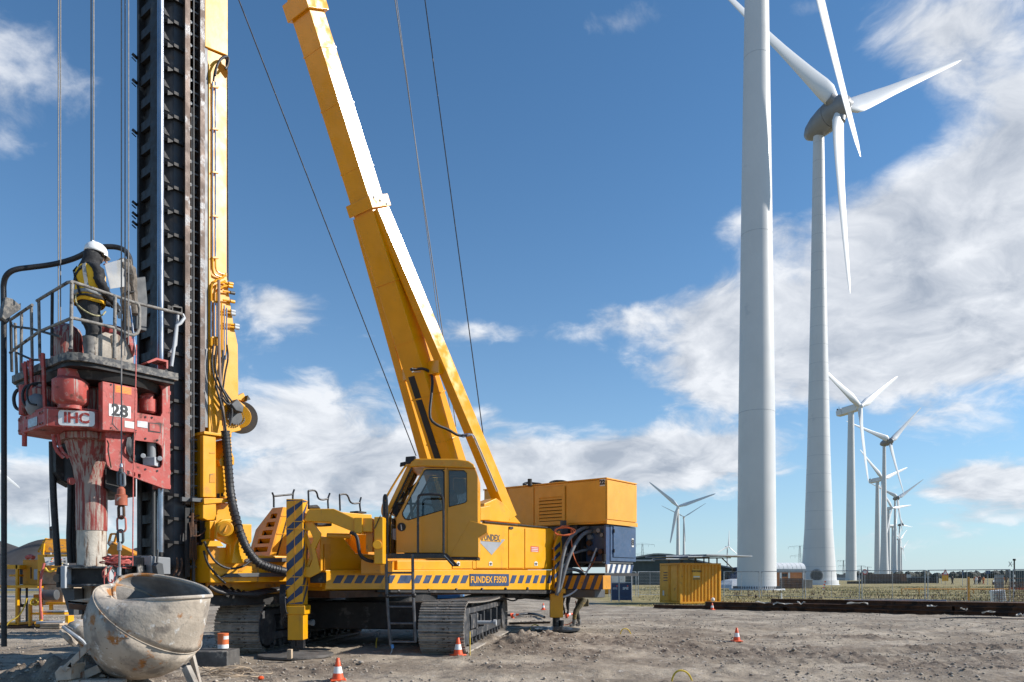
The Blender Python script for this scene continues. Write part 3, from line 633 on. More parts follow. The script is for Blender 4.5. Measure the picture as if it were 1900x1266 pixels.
sign(1833, 1059, 140, 'panel', M['blue'], 'wide blue direction sign on a short post right of the walkers', .9, .65)
sign(1739, 1066, 160, 'panel', M['dkgrey'], 'small dark square sign left of the warning triangle', .45, .5)
sign(1747, 1070, 170, 'panel', M['dkgrey'], 'low dark plate sign touching the yellow plate', .7, .45)
def crossing():
    D = 62.; p = P(1882, 1038, D); t = thing('level_crossing_signal', 'tall black crossing signal post with white saltire at the right', 'signal', (p.x, D, 0))
    MB().cyl((p.x, D, 0), (p.x, D, p.z), .055, n=10).build('pole', M['blk'], t); MB().lathe((p.x, D, p.z-.12), (0, 0, 1), [(0, .07), (.05, .13), (.16, .10)], 12).build('bell', M['blk'], t)
    c = P(1874, 1047, D); s = MB(); s.beam((c.x-.13, D-.02, c.z-.2), (c.x+.13, D-.02, c.z+.2), .05, .03); s.beam((c.x+.13, D-.05, c.z-.2), (c.x-.13, D-.05, c.z+.2), .05, .03); s.beam((c.x+.1, D+.03, c.z), (p.x, D+.03, c.z), .03); s.build('saltire', M['whited'], t)
    c = P(1868.5, 1063.5, D); bb(c.x-.14, c.x+.14, D-.1, D, c.z-.35, c.z+.32).build('backboard', M['dkgrey'], t)
    for k in range(4): MB().cyl((p.x, D, .35+k*.4), (p.x, D, .55+k*.4), .062, n=10).build('band', M['whited'], t)
    q = P(1857.5, 1066.5, 75); o = thing('equipment_cabinet', 'grey relay cabinet with lid left of the crossing signal', 'cabinet', (q.x, 75, 0)); bb(q.x-.28, q.x+.28, 75, 75.6, 0, q.z).build('body', M['grey'], o); bb(q.x-.31, q.x+.31, 74.96, 75.64, q.z, q.z+.06).build('lid', M['dkgrey'], o)
    q = P(1893, 1058.5, 90); o = thing('shipping_container', 'dark green container cut off by the right edge of the view', 'container', (q.x, 90, 0)); bb(q.x, q.x+5, 90, 92, .25, q.z).build('body', M['dgreen'], o); bb(q.x, q.x+5, 89.9, 92.1, .05, .24).build('skid', M['orange'], o)
crossing()
# two-way barrier pipe and posts
def barrier():
    D = 66.
    a = P(1678, 1093, D); b = P(1872, 1093.5, D); t = thing('pipe_barrier', 'low yellow pipe barrier crossing the grass beyond the fence', 'barrier', (a.x, D, 0))
    MB().cyl((a.x, D, a.z), (b.x, D, b.z), .05, n=8).build('rail', M['yel_grimy'], t)
    for px in (1674, 1706, 1760, 1807, 1845):
        q = P(px, 1093, D); MB().cyl((q.x, D+.06, 0), (q.x, D+.06, q.z+.05), .045, n=8).build('post', M['yel_old'], t)
    D = 47.; q = P(1798, 1071, D); MBp = MB().box(q.x-.055, q.x+.055, D, D+.11, -.1, q.z); o = MBp.build('marker_post', M['yel_grimy'], bevel=.01); tag(o, 'upright yellow marker post right behind the wire fence', 'post')
    q = P(1529, 1077, 90); t = thing('hazard_post', 'short leaning red and white striped post in the grass', 'post', (q.x, 90, 0))
    for k in range(6): MB().beam((q.x+.04*k-.1, 90, .18*k), (q.x+.04*(k+1)-.1, 90, .18*(k+1)-.01), .26, .1).build('band', M['orange'] if k % 2 else M['whited'], t)
    q = P(1450, 1100, 50); o = MB().cyl((q.x, 50, -.1), (q.x, 50, .45), .05, n=8).build('white_stake', M['white']); tag(o, 'short white stake in the grass behind the beams', 'stake')
barrier()
# ------------------------------------------------------------ the piling rig: local frame (u to the rear, v to the far side, z up)
TH = math.radians(38.5); UX, UY = math.sin(TH), math.cos(TH); OX, OY = -3.82, 15.03
def R(u, v, z): return Vector((OX+UX*u-UY*v, OY+UY*u+UX*v, z))
def SU(px, v):
    k = (px-HX)/F; ax, ay = OX-UY*v, OY+UX*v; return (k*ay-ax)/(UX-k*UY)
def UZ(px, py, v):
    u = SU(px, v); Y = OY+UY*u+UX*v; return u, EYE+(HY-py)/F*Y
def VZ(px, py, u):
    k = (px-HX)/F; ax, ay = OX+UX*u, OY+UY*u; v = (k*ay-ax)/(-UY-k*UX); return v, EYE+(HY-py)/F*(ay+UX*v)
def Q(px, py, v): u, z = UZ(px, py, v); return R(u, v, z)
XU, ZN = Vector((UX, UY, 0)), Vector((UY, -UX, 0))           # along the side, out of the near side
def MT(c, x, y):                                              # matrix with given x and y axes
    x = Vector(x).normalized(); y = Vector(y).normalized(); z = x.cross(y); m = Matrix((x, y, z)).transposed().to_4x4(); m.translation = Vector(c); return m
def uvprism(mb, px_pts, v0, v1, vref=None):
    """outline (or outline + holes) picked on the plane v=vref, pushed from v0 to v1"""
    vr = v0 if vref is None else vref
    ls = px_pts if isinstance(px_pts[0], list) else [px_pts]
    ls = [[UZ(a, b, vr) for a, b in l] for l in ls]
    return mb.prism(ls if len(ls) > 1 else ls[0], lambda u, z: R(u, v0, z), lambda u, z: R(u, v1, z))
RB = lambda: MB(R)
rig = thing('piling_rig', 'big yellow crawler piling rig with leaning box boom, glazed cab and striped outriggers', 'piling rig', R(3, 1.5, 0))
yel = M['yel']

# crawler tracks run almost straight away from the camera
TA = math.radians(7.4); TU = Vector((math.sin(TA), math.cos(TA), 0)); TV = Vector((math.cos(TA), -math.sin(TA), 0))
def crawler(front_right, near):
    L, W, H = 6.4, .92, 1.07; r = .50; fr = Vector(front_right)
    def T(a, b, c): return fr+TU*a-TV*b+Vector((0, 0, c))     # a back, b left, c up
    g = MB(T); g.box(.45, L-.45, .24, W-.24, .18, .92)
    tr = g.build('crawler_track', M['trackfr'], rig, bevel=.02)
    f = MB(T); f.box(.55, L-.55, .08, .238, .26, .42); f.box(.6, L-.6, .10, .238, .78, .9)
    for k in range(6): a = .75+k*(L-1.5)/5; f.box(a-.05, a+.05, .04, .238, .42, .78)
    f.box(1.15, 2.0, .06, .238, .45, .76); f.box(2.5, 3.0, .10, .238, .45, .7)
    f.build('side_frame', M['trackfr'], tr, bevel=.012)
    MB().cyl(T(.5, .04, H/2), T(.5, W-.04, H/2), r-.12, n=24).build('idler', M['trackfr'], tr, smooth=40, bevel=.02)
    MB().cyl(T(L-.5, .04, H/2), T(L-.5, W-.04, H/2), r-.12, n=12).build('sprocket', M['trackfr'], tr)
    MB().cyl(T(1.9, -.30, .55), T(1.9, .1, .55), .045, n=10).cyl(T(1.9, -.30, .55), T(1.9, -.36, .55), .07, n=10).build('tension_rod', M['lgrey'], tr)
    for k in range(11):
        a = .9+k*(L-1.8)/10; MB().cyl(T(a, .14, .2), T(a, W-.14, .2), .13, n=12).cyl(T(a, .08, .2), T(a, .14, .2), .06, n=8).build('track_roller', M['trackfr'], tr)
    for a in (2.0, 4.2): MB().cyl(T(a, .2, .92), T(a, W-.2, .92), .09, n=12).build('carrier_roller', M['trackfr'], tr)
    # shoes: one shared mesh with grouser bars
    s = MB(); p = .185
    s.box(0, W, -p*.49, p*.49, 0, .028); s.box(0, W, -p*.44, -p*.36, .028, .062); s.box(0, W, -.012, .012, .028, .055); s.box(0, W, p*.36, p*.44, .028, .062)
    s.box(W*.36, W*.41, -.02, .02, .0621, .064); s.box(W*.59, W*.64, -.02, .02, .0621, .064)
    s.box(W*.3, W*.7, -p*.4, p*.4, -.09, -.001)
    sm = s.mesh('track_shoe', M['track'])
    per = 2*(L-2*r-.04)+2*math.pi*r; n = int(per/p); st = L-2*.5-.04
    for k in range(n):
        d = per*k/n; sag = 0
        if d < st: a, c, th = .52+d, H-.06, 0; sag = -.05*math.sin(math.pi*d/st)*(1 if near else .7); c = r*2+.03+sag
        elif d < st+math.pi*r: q = (d-st)/r; a = .52+st+r*math.sin(q); c = .53+r*math.cos(q); th = q
        elif d < 2*st+math.pi*r: a = .52+st-(d-st-math.pi*r); c = .53-r; th = math.pi
        else: q = (d-2*st-math.pi*r)/r; a = .52-r*math.sin(q); c = .53-r*math.cos(q); th = math.pi+q
        yv = TU*math.cos(th)+Vector((0, 0, -math.sin(th)))
        piece('track_shoe', sm, tr, MT(T(a, W, c), TV, yv))
    return tr
crawler((-.95, 14.62, -.01), True); crawler((-5.0, 14.62, -.01), False)
ctr = Vector((-2.9, 17.9, 0))
MB().add([ctr+TU*a+TV*b+Vector((0, 0, c)) for c in (.38, 1.0) for a, b in ((-1.3, -1.7), (1.3, -1.7), (1.3, 1.7), (-1.3, 1.7))], [(3, 2, 1, 0), (4, 5, 6, 7), (0, 1, 5, 4), (1, 2, 6, 5), (2, 3, 7, 6), (3, 0, 4, 7)]).build('car_body', M['blk'], rig, bevel=.03)
MB().cyl(ctr+Vector((0, 0, 1.0)), ctr+Vector((0, 0, 1.24)), 1.1, n=40).build('slew_ring', M['blk'], rig, smooth=40)
g = MB(); g.beam(R(6.2, .25, 1.05), R(9.0, .7, .88), .09, .09); g.beam(R(6.0, .7, 1.0), R(8.9, 1.0, .96), .06)
g.build('tie_linkage', M['blk'], rig)
for k, (a, b, c) in enumerate(((5.6, 7.0, .1), (6.6, 8.3, .2), (7.4, 9.0, .35))):
    MB().tube([R(a, .3, 1.12), R(a+.3, .3+c, .92), R((a+b)/2, .4, .98), R(b-.3, .35, .84+c*.2), R(b, .3, 1.1)], .022, 8, 2).build('slack_hose', M['rub'], rig)

# lower beam of the superstructure with the striped band
g = RB(); uvprism(g, [(604, 1058), (604, 1094), (1041, 1094.5), (1041, 1058)], -.06, .1, -.06); g.build('side_beam', yel, rig, bevel=.012)
u0, z0 = UZ(604, 1094, 0); u1, z1 = UZ(1041, 1058, 0); zb = 1.27
g = RB(); g.box(u0, u1-.02, .102, 2.9, zb, 1.72); g.build('base_frame', yel, rig, bevel=.02)
g = RB(); g.box(u0+.1, u1+.3, .0, 2.8, 1.12, zb-.004); g.build('belly_frame', M['rust'], rig)
g = RB(); uvprism(g, [(700, 1095.5), (700, 1099), (1030, 1102), (1030, 1096)], -.09, -.03); 
for k in range(6): uu = u0+1.9+k*.95; g.cyl(R(uu, -.06, 1.235), R(uu+.05, -.06, 1.235), .045, n=8)
g.build('side_rail_pipe', M['blk'], rig)
# stripes, flat print on the beam
ns = 0
def stripe(px0, px1, y0, y1, vv, lean, mname, parent=rig, d=.004):
    g = RB(); uvprism(g, [(px0+lean, y0), (px1+lean, y0), (px1, y1), (px0, y1)], vv-d, vv, vv); return g.build('hazard_stripe', mname, parent)
xs_ = [617, 637, 657, 676, 694, 714.5, 736.5]
w_ = [14, 14, 13.5, 13, 12.5, 12.2, 12]
px = 748.
seq = list(zip(xs_, w_))
x = 748.0
for k in range(7): seq.append((x, 11.6-.2*k)); x += 18.2-.25*k
x = 945.5
for k in range(6): seq.append((x, 8.6-.25*k)); x += 14.6-.45*k
for px0, w in seq: stripe(px0, px0+w, 1067.6, 1082.5, -.0601, 7.6*(w/13), M['navy'])
g = RB(); uvprism(g, [(871.5, 1065), (943.5, 1065.4), (943.5, 1087), (871.5, 1087.4)], -.078, -.0605, -.0601); npl = g.build('name_plate', M['navy'], rig)
def lettering(s, px, py, v, w_px, h_px, mt, parent, bold=.0, name='lettering', rot=0):
    c = Q(px, py, v); a = Q(px-w_px/2, py, v); b = Q(px+w_px/2, py, v); h = h_px/F*c.y
    me = text_mesh(s, h*1.38, mt, .002, bold); W = max(q.co.x for q in me.vertices)-min(q.co.x for q in me.vertices); k = (b-a).length/W
    for q in me.vertices: q.co.x *= k
    m = MT(c, XU, (0, 0, 1)); 
    if rot: m = m @ Matrix.Rotation(rot, 4, 'Z')
    return piece(name, me, parent, m)
lettering('FUNDEX F3500', 907.5, 1076.3, -.080, 66, 12.2, M['ytext'], npl, .004)

# upper body with door panels
zt = UZ(960, 975, 0)[1]
g = RB(); uvprism(g, [(880, 1057), (880, 967), (905, 969.5), (1024, 980.5), (1031, 987), (1038, 1057)], .03, .95, 0)
g.build('machinery_house', yel, rig, bevel=.03)
g = RB(); g.box(SU(735, 0), SU(1031, 0)-.05, .96, 2.85, 1.725, 2.55); g.build('engine_deck', M['yel_grimy'], rig, bevel=.03)
g = RB(); uvprism(g, [(738, 1058), (738, 1040), (880, 1040), (880, 1058)], .02, .95, 0); g.build('step_box', yel, rig, bevel=.02)
pan = [(884, 943, 971.5, 976.2, 1054), (944.4, 973, 977.3, 980, 1054), (974.5, 1012.5, 980.6, 983.6, 1054)]
for a, b, ya, yb_, yc in pan:
    g = RB(); uvprism(g, [(a, yc), (a, ya), (b, yb_), (b, yc)], .0, .028, 0); pn = g.build('door_panel', yel, rig, bevel=.006)
for a, b in ((840, 876), (876.8, 883)):
    g = RB(); uvprism(g, [(a, 1055), (a, 1041), (b, 1041), (b, 1055)], -.003, .018, 0); g.build('door_panel', yel, rig, bevel=.006)
for px in (850, 910, 994): 
    g = RB(); uvprism(g, [(px-3, 1050), (px-3, 1043.5), (px, 1041.5), (px+3, 1043.5), (px+3, 1050)], -.012, -.001, 0); h = g.build('latch_plate', M['whited'], rig)
    g = RB(); uvprism(g, [(px-1, 1049), (px-1, 1044.5), (px+1, 1044.5), (px+1, 1049)], -.016, -.0125, 0); uvprism(g, [(px-2.4, 1047), (px-2.4, 1045.6), (px+2.4, 1045.6), (px+2.4, 1047)], -.0165, -.0125, 0); g.build('emblem', M['text'], h)
g = RB(); uvprism(g, [(898, 967.2), (1020, 978.4), (1020, 980.2), (898, 969.2)], -.02, .05, 0); g.build('top_rail', M['blk'], rig)
g = RB(); uvprism(g, [(944, 977.5), (951, 978), (951, 982), (944, 981.5)], -.03, -.003, 0); g.build('grab_latch', M['blk'], rig)
g = RB(); uvprism(g, [(984.5, 1013.5), (999.5, 1014.5), (999.5, 1025), (984.5, 1024)], -.004, -.0005, 0); st = g.build('warning_sticker', mat('red_sticker', (.55, .08, .05), .5), rig)
for k in range(3): g = RB(); uvprism(g, [(986, 1015.8+3*k), (998, 1016.6+3*k), (998, 1017.9+3*k), (986, 1017.1+3*k)], -.0065, -.0045, 0); g.build('print_line', M['whited'], st)
g = RB(); uvprism(g, [(887, 1003), (937, 1001), (912, 1030)], -.006, -.001, 0); lg = g.build('triangle_logo', mat('grey_logo', (.30, .31, .33), .5), rig)
g = RB(); uvprism(g, [(893, 989.5), (929, 992), (929, 1006), (893, 1004)], -.016, -.0065, 0); lp = g.build('logo_plate', yel, rig)
lettering('FUNDEX', 911, 998.4, -.0185, 33, 12, mat('dark_grey_letters', (.05, .05, .055), .5, var=0), lp, .007)
# slim round cap and bolts at the rear end of the house
g = RB()
MB().cyl(Q(1033.5, 995.5, -.05), Q(1033.5, 995.5, .1), .14, n=24).build('pivot_cap', yel, rig, smooth=40, bevel=.01)
for py in (1018, 1038, 1055): MB().cyl(Q(1025.5, py, -.012), Q(1025.5, py, .02), .02, n=8).build('bolt', M['lgrey'], rig)
g = RB(); uvprism(g, [(1028, 1094), (1028, 1012), (1037, 985), (1041, 1008), (1039, 1094)], -.14, -.07, -.1); ep = g.build('striped_end_plate', yel, rig, bevel=.008)
for k in range(5): y = 1010+17*k; g = RB(); uvprism(g, [(1028.5, y+14), (1028.5, y+6), (1039.5, y-5), (1039.5, y+3)], -.146, -.1405, -.14); g.build('hazard_stripe', M['navy'], ep)

# rear outrigger
c = G(1034, 1170); zt_ = 1.36; hw = .19
MB().box(c.x-hw-.03, c.x+hw-.03, c.y-hw, c.y+hw, .38, 1.5).build('outrigger_leg', yel, rig, bevel=.02)
MB().box(c.x-hw-.10, c.x+hw+.04, c.y-hw-.04, c.y+hw+.04, 1.08, 1.22).build('outrigger_collar', yel, rig, bevel=.02)
MB().cyl(c+Vector((-.03, 0, .12)), c+Vector((-.03, 0, .38)), .11, n=16).cyl(c+Vector((.12, -.05, .13)), c+Vector((.12, -.05, .30)), .07, n=12).build('outrigger_foot', M['blkp'], rig, smooth=40)
MB().lathe(c+Vector((0, 0, .01)), (0, 0, 1), [(0, .66), (.045, .66), (.05, .60), (.075, .42), (.11, .14)], 40).build('outrigger_pad', M['blkp'], rig, smooth=40)
MB().tube([c+Vector((-.1, -.1, .1)), c+Vector((-.8, -.2, .12)), c+Vector((-1.5, .1, .05))], .02, 8, 1).build('pad_handle', M['lgrey'], rig)

# front outrigger, seen square on
Yo = 14.4
def FB(px0, px1, py0, py1, Y, d): a = P(px0, py0, Y); b = P(px1, py1, Y); return MB().box(a.x, b.x, Y, Y+d, b.z, a.z)
post = FB(531, 562, 926, 1123, Yo, .345).build('outrigger_leg', yel, rig, bevel=.01)
FB(533.5, 563, 1140, 1188, Yo-.02, .33).build('outrigger_leg', yel, rig, bevel=.015)
FB(529.5, 566, 1124, 1141, Yo-.04, .42).build('outrigger_collar', yel, rig, bevel=.02)
for y in (967, 981, 1070, 1086): FB(530, 563.2, y, y+1.5, Yo-.014, .37).build('clamp_strip', yel, rig)
FB(545.8, 546.7, 929, 1122, Yo-.0105, .01).build('corner_seam', M['yel_grimy'], rig)
# diagonal stripes on both visible faces, clipped to the face
def clipstripes(f, w, zlo, zhi, step, th, slope, start, parent):
    k = 0; z = zlo+start
    while z < zhi+slope*w:
        pts = []
        for (a, b) in ((0, z), (w, z+slope*w), (w, z+slope*w+th), (0, z+th)): pts.append((a, min(max(b, zlo), zhi)))
        if pts[2][1]-pts[1][1] > .01 or pts[3][1]-pts[0][1] > .01:
            q = [f(*p) for p in pts]; n = f(0, 0, 1)-f(0, 0, 0)
            MB().poly([p+n*.0005 for p in q], n*.0035).build('hazard_stripe', M['navy'], parent)
        z += step
a = P(531, 1121, Yo); b = P(562, 928, Yo); wl = b.x-a.x; zlo, zhi = a.z, b.z
clipstripes(lambda s, z, n=0: Vector((a.x+s*1.0+.004, Yo-.0006-n, z)), wl-.008, zlo, zhi, .345, .165, .95, -.42, post)
clipstripes(lambda s, z, n=0: Vector((b.x+.0006+n, Yo+.004+s, z)), .337, zlo, zhi, .345, .165, 1.2, -.10, post)
c = P(551, 1220, Yo+.15); c.z = 0
MB().cyl((c.x-.04, c.y, .1), (c.x-.04, c.y, .36), .075, n=16).box(c.x+.02, c.x+.15, c.y-.1, c.y+.05, .16, .33).build('outrigger_foot', M['blkp'], rig)
MB().lathe((c.x-.02, c.y, .0), (0, 0, 1), [(0, .72), (.05, .72), (.06, .66), (.07, .3), (.10, .12)], 40).build('outrigger_pad', M['dirtt'], rig, smooth=40, bevel=.01)
# swing arm from the post back to the hinge column
g = MB(); za = lambda py: P(0, py, Yo+.1).z; xa = lambda px: P(px, 0, Yo+.1).x
g.prism([(xa(564), za(968)), (xa(571), za(950)), (xa(576), za(944.5)), (xa(620), za(944.5)), (xa(657.5), za(961.5)), (xa(692), za(961.5)), (xa(692), za(987.5)), (xa(655), za(987)), (xa(612), za(969.5))], lambda x, z: Vector((x, Yo+.05, z)), lambda x, z: Vector((x, Yo+.40, z)))
g.build('outrigger_arm', yel, rig, bevel=.015)
FB(657, 672, 960.5, 989, Yo+.0, .45).build('arm_sleeve', yel, rig, bevel=.01)
FB(694, 711, 959, 1047, Yo+.0, .5).build('hinge_column', yel, rig, bevel=.02)
MB().cyl(P(700, 1011, Yo-.05), P(700, 1011, Yo+.02), .09, n=16).build('hinge_pin', yel, rig, smooth=40, bevel=.01)
g = MB(); g.box(P(672, 0, 15).x, P(708, 0, 15).x, Yo+.5, 16.6, 1.62, 1.9); g.build('hinge_bracket', M['yel_grimy'], rig)
FB(679, 691, 988, 1024, Yo+.2, .2).build('lift_cylinder', M['yel_grimy'], rig)
MB().cyl(P(607, 994, Yo+.3), P(650, 995, Yo+.3), .05, n=12).build('cylinder_rod', M['yel_grimy'], rig, smooth=40)
g = MB(); pz_ = [(562, 968), (578, 967), (595, 990), (594, 998), (584, 1018), (590, 1045), (594, 1062), (574, 1072), (562, 1070)]; hz_ = [(566, 985), (574, 984), (581, 1000), (576, 1012), (580, 1035), (574, 1052), (566, 1052)]
g.prism([[(xa(p), za(q)) for p, q in pz_], [(xa(p), za(q)) for p, q in hz_]], lambda x, z: Vector((x, Yo+.12, z)), lambda x, z: Vector((x, Yo+.18, z))); g.build('arm_bracket', yel, rig, bevel=.008)
MB().beam(P(566, 990, Yo+.2), P(590, 1060, Yo+.2), .05, .08, (0, 1, 0)).build('arm_brace', yel, rig, bevel=.006); MB().beam(P(592, 996, Yo+.2), P(568, 1060, Yo+.2), .04, .06, (0, 1, 0)).build('arm_brace', yel, rig, bevel=.006)
FB(575, 600, 1062, 1082, Yo+.25, .25).build('junction_box', M['blk'], rig, bevel=.01)
MB().tube([P(650, 988, Yo), P(662, 993, Yo-.02), P(665, 1012, Yo-.03), P(667, 1030, Yo), P(680, 1040, Yo+.1), P(692, 1042, Yo+.2)], .035, 10, 2).build('hydraulic_hose', M['rub'], rig, smooth=True)
MB().beam(P(695, 981, Yo-.02), P(706, 957, Yo-.02), .015).build('wiper_blade', M['blk'], rig)
for k in range(5): x = 521+k*2.2; MB().tube([P(x, 1085, Yo), P(x-2, 1110, Yo-.1), P(x+1, 1140, Yo-.08), P(x+3+k, 1160-6*k, Yo), P(x+9, 1165-8*k, Yo+.1)], .014, 6, 2).build('hydraulic_hose', M['rub'], rig)

# deck front, boxes and the louvred hood on the far side
g = RB(); uvprism(g, [(598, 1090), (598, 996), (640, 996), (664, 1027), (727, 1031), (727, 1056), (727, 1090)], .06, .9, .0); g.build('front_bulkhead', yel, rig, bevel=.02)
g = RB(); uvprism(g, [(601, 1087), (601, 1010), (613, 1010), (613, 1087)], .035, .058, .05); g.build('recess', M['yel_grimy'], rig)
g = RB(); g.box(-2.0, 1.0, .9, 2.4, 1.2, 1.55); g.build('front_frame', M['yel_grimy'], rig, bevel=.02)
vh = 1.65
uh = SU(511, vh)
zb0 = UZ(500.5, 1030, vh)[1]; zt0 = UZ(525, 941, vh)[1]; uh = SU(500.5, vh); rk = (SU(525, vh)-uh)/(zt0-zb0)
v_f = VZ(461, 1029, uh)[0]; HW = v_f-vh
RF_ = lambda v, z, d=0.: R(uh+rk*(z-zb0)+d, v, z)
fz = lambda t: zb0+(zt0-zb0)*t
face = [(vh, zb0-.25), (vh, zt0), (v_f-.42, zt0), (v_f, fz(.55)), (v_f, zb0-.25)]
hole = []
for k in range(5): q0 = .07+.175*k; hole.append([(vh+.14, fz(q0)), (v_f-.14-.075*k, fz(q0)), (v_f-.14-.075*k, fz(q0+.105)), (vh+.14, fz(q0+.105))])
g = MB(); g.prism([face]+hole, lambda v, z: RF_(v, z, 0), lambda v, z: RF_(v, z, .05)); lv = g.build('louvre_panel', M['yel_grimy'], rig)
g = MB(); g.prism(face, lambda v, z: RF_(v, z, .16), lambda v, z: RF_(v, z, .20)); g.build('louvre_back', M['blk'], rig)
for q in hole:
    va, vb_, za_, zc_ = q[0][0], q[1][0], q[0][1], q[2][1]; h = zc_-za_
    g = MB(); g.add([RF_(v, z, d) for (z, d) in ((zc_-.01, .05), (za_+.015, .15), (zc_+.0, .055), (za_+.03, .155)) for v in (va, vb_)], [(0, 1, 3, 2), (4, 5, 7, 6), (0, 1, 5, 4), (2, 3, 7, 6), (0, 2, 6, 4), (1, 3, 7, 5)]); g.build('louvre_slat', M['yel_grimy'], lv)
g = MB(); ur = SU(690, vh); vs = [RF_(v, z, .201) for v, z in face]+[R(ur, v, z) for v, z in face]; g.add(vs, [(4, 3, 2, 1, 0), (5, 6, 7, 8, 9)]+[(i, (i+1) % 5, (i+1) % 5+5, i+5) for i in range(5)]); g.build('engine_hood', yel, rig, bevel=.015)
g = MB(); n5 = 5; vs = [RF_(v, z, .051) for v, z in face]+[RF_(v, z, .2005) for v, z in face]; g.add(vs, [(i, (i+1) % 5, (i+1) % 5+5, i+5) for i in range(5)]); g.build('hood_rim', yel, rig)
for y in (957, 990): g = RB(); uvprism(g, [(521 if y < 970 else 513, y), (600, y+5), (600, y+6.2), (521 if y < 970 else 513, y+1.2)], vh-.012, vh-.001, vh); g.build('hood_seam', M['yel_grimy'], rig)
# handrails on the hood
def rail_hoop(pts, v, r=.022):
    MB().tube([Q(a, b, v) for a, b in pts], r, 8, 1).build('handrail', M['blkp'], rig, smooth=True)
for pts in ([(508, 942), (508, 921), (505, 914)], [(508, 921), (543, 917.5)], [(544, 944), (543, 917), (546, 908.5)],
            [(573, 944), (572, 911)], [(572, 911), (583, 909.5), (588, 914), (590, 925), (597, 928), (608, 926)], [(609, 944), (608, 926), (612, 915.5)],
            [(631, 948), (630, 918)], [(630, 918), (641, 916.5), (646, 921), (649, 931), (655, 935), (667, 933.5)], [(669, 950), (667, 933), (670, 923)]):
    rail_hoop(pts, 2.1)
g = RB(); uvprism(g, [(573, 944), (573, 938), (590, 936.5), (597, 944)], 2.0, 2.5); g.build('air_filter', M['blk'], rig, bevel=.03)
g = RB(); uvprism(g, [(664, 948), (680, 950), (680, 953), (664, 951)], 1.9, 2.2); g.build('lamp_bracket', M['blk'], rig)
g = RB(); uvprism(g, [(583, 968), (611, 968), (611, 977), (583, 976)], .9, 1.3, 1.0); g.build('fuel_cap_box', M['blk'], rig, bevel=.02)
# front foot of the superstructure that carries the mast
g = RB(); uvprism(g, [(387, 1082), (387, 1010), (404, 1016), (440, 1016), (462, 1030), (534, 1032), (604, 1050), (604, 1086), (560, 1086), (536, 1080)], .55, 2.4, .6); g.build('front_foot', yel, rig, bevel=.03)
g = RB(); uvprism(g, [(399, 1000), (401, 972), (410, 964), (425, 963), (433, 972), (450, 1012), (448, 1026), (440, 1046), (424, 1046), (424, 1012)], .40, .50, .45); g.build('pivot_bracket', yel, rig, bevel=.02)
g = RB(); uvprism(g, [(436, 973), (462, 973), (462, 1006), (449, 1020), (447, 1046), (425, 1046), (430, 1012), (436, 1000)], .30, .62, .4); g.build('pivot_plate', yel, rig, bevel=.02)
g = RB(); uvprism(g, [(404, 1046), (408, 1020), (400, 1012), (386, 1012), (386, 1046)], .5, .56, .5); g.build('foot_rib', M['yel_grimy'], rig, bevel=.01)
MB().cyl(Q(418, 981, .22), Q(418, 981, .40), .145, n=28).build('pivot_pin', yel, rig, smooth=40, bevel=.012)
MB().cyl(Q(418, 981, .20), Q(418, 981, .22), .10, n=20).beam(Q(416, 987, .195), Q(421, 975, .195), .04, .02, ZN).build('pin_cover', M['yel_grimy'], rig, smooth=40)
g = RB(); uvprism(g, [(382, 1014), (386, 1004), (404, 1004), (411, 1014)], .28, .5, .35); g.build('shelf_bracket', yel, rig)
for a, b in (((452, 1040), (536, 1035)), ((413, 1068), (532, 1062))):
    g = RB(); y = a[1]; uvprism(g, [(a[0]+7, y-3.5), (534, b[1]), (534, b[1]+8), (a[0]-3, y+3.5)], .44, .56, .5); g.build('step_tread', M['dkgrey'], rig, bevel=.01)
for k in range(4): px0 = 442+24*k; g = RB(); uvprism(g, [(px0+16, 1045), (px0+24, 1045), (px0+8, 1060), (px0, 1060)], .54, .549, .55); g.build('anti_slip_bar', M['yel_grimy'], rig)
g = RB(); g.box(-2.6, -.4, .8, 2.2, 1.0, 1.2); g.build('belly_frame', M['blk'], rig)
for k in range(7):
    a = 388+k*9; MB().tube([Q(a, 1088, .6+.1*k), Q(a+20, 1100+k*1.5, .6), Q(a+60, 1103-k, .6), Q(a+110, 1094-k, .7)], .035, 8, 2).build('slack_hose', M['rub'], rig)
for a0, a1, y in ((480, 560, 1100), (560, 628, 1098)): g = RB(); uvprism(g, [(a0, y), (a1, y-1), (a1, y+4), (a0, y+5)], 2.0, 2.1, 2.0); g.build('cross_bar', M['yel_old'], rig)

# cab, square to the view
Yc = 15.15; CD = 1.2
def C(px, py, y=0.0): return P(px, py, Yc)+Vector((0, y, 0))
def cprism(g, pts, y0, y1):
    ls = pts if isinstance(pts[0], list) else [pts]
    ls = [[(P(a, b, Yc).x, P(a, b, Yc).z) for a, b in l] for l in ls]
    return g.prism(ls if len(ls) > 1 else ls[0], lambda x, z: Vector((x, Yc+y0, z)), lambda x, z: Vector((x, Yc+y1, z)))
outl = [(735, 1026), (735, 961), (786.5, 868), (832, 868.5), (882, 870), (886.5, 884), (887, 1034), (834, 1033), (820, 1026)]
w1 = [(746, 953), (747, 950), (787, 873.5), (791, 871), (820, 871), (824.5, 875), (825, 946), (758, 965.5), (751, 963.5), (747, 958)]
w2 = [(832.3, 872.8), (861, 873), (866, 878), (866.3, 930), (863, 933.5), (832.8, 941)]
g = MB(); cprism(g, [outl, w1, w2], 0, .045); cab = g.build('cab', mat('cab_yellow_paint', (.68, .292, .006), .35, var=.05, patches=[((.45, .21, .03), 2.2, .66, .14, .55)], coat=.2), rig, bevel=.008)
CM = cab.data.materials[0]
g = MB(); cprism(g, [outl, w1, w2], CD-.045, CD); g.build('far_side_panel', CM, cab, bevel=.008)
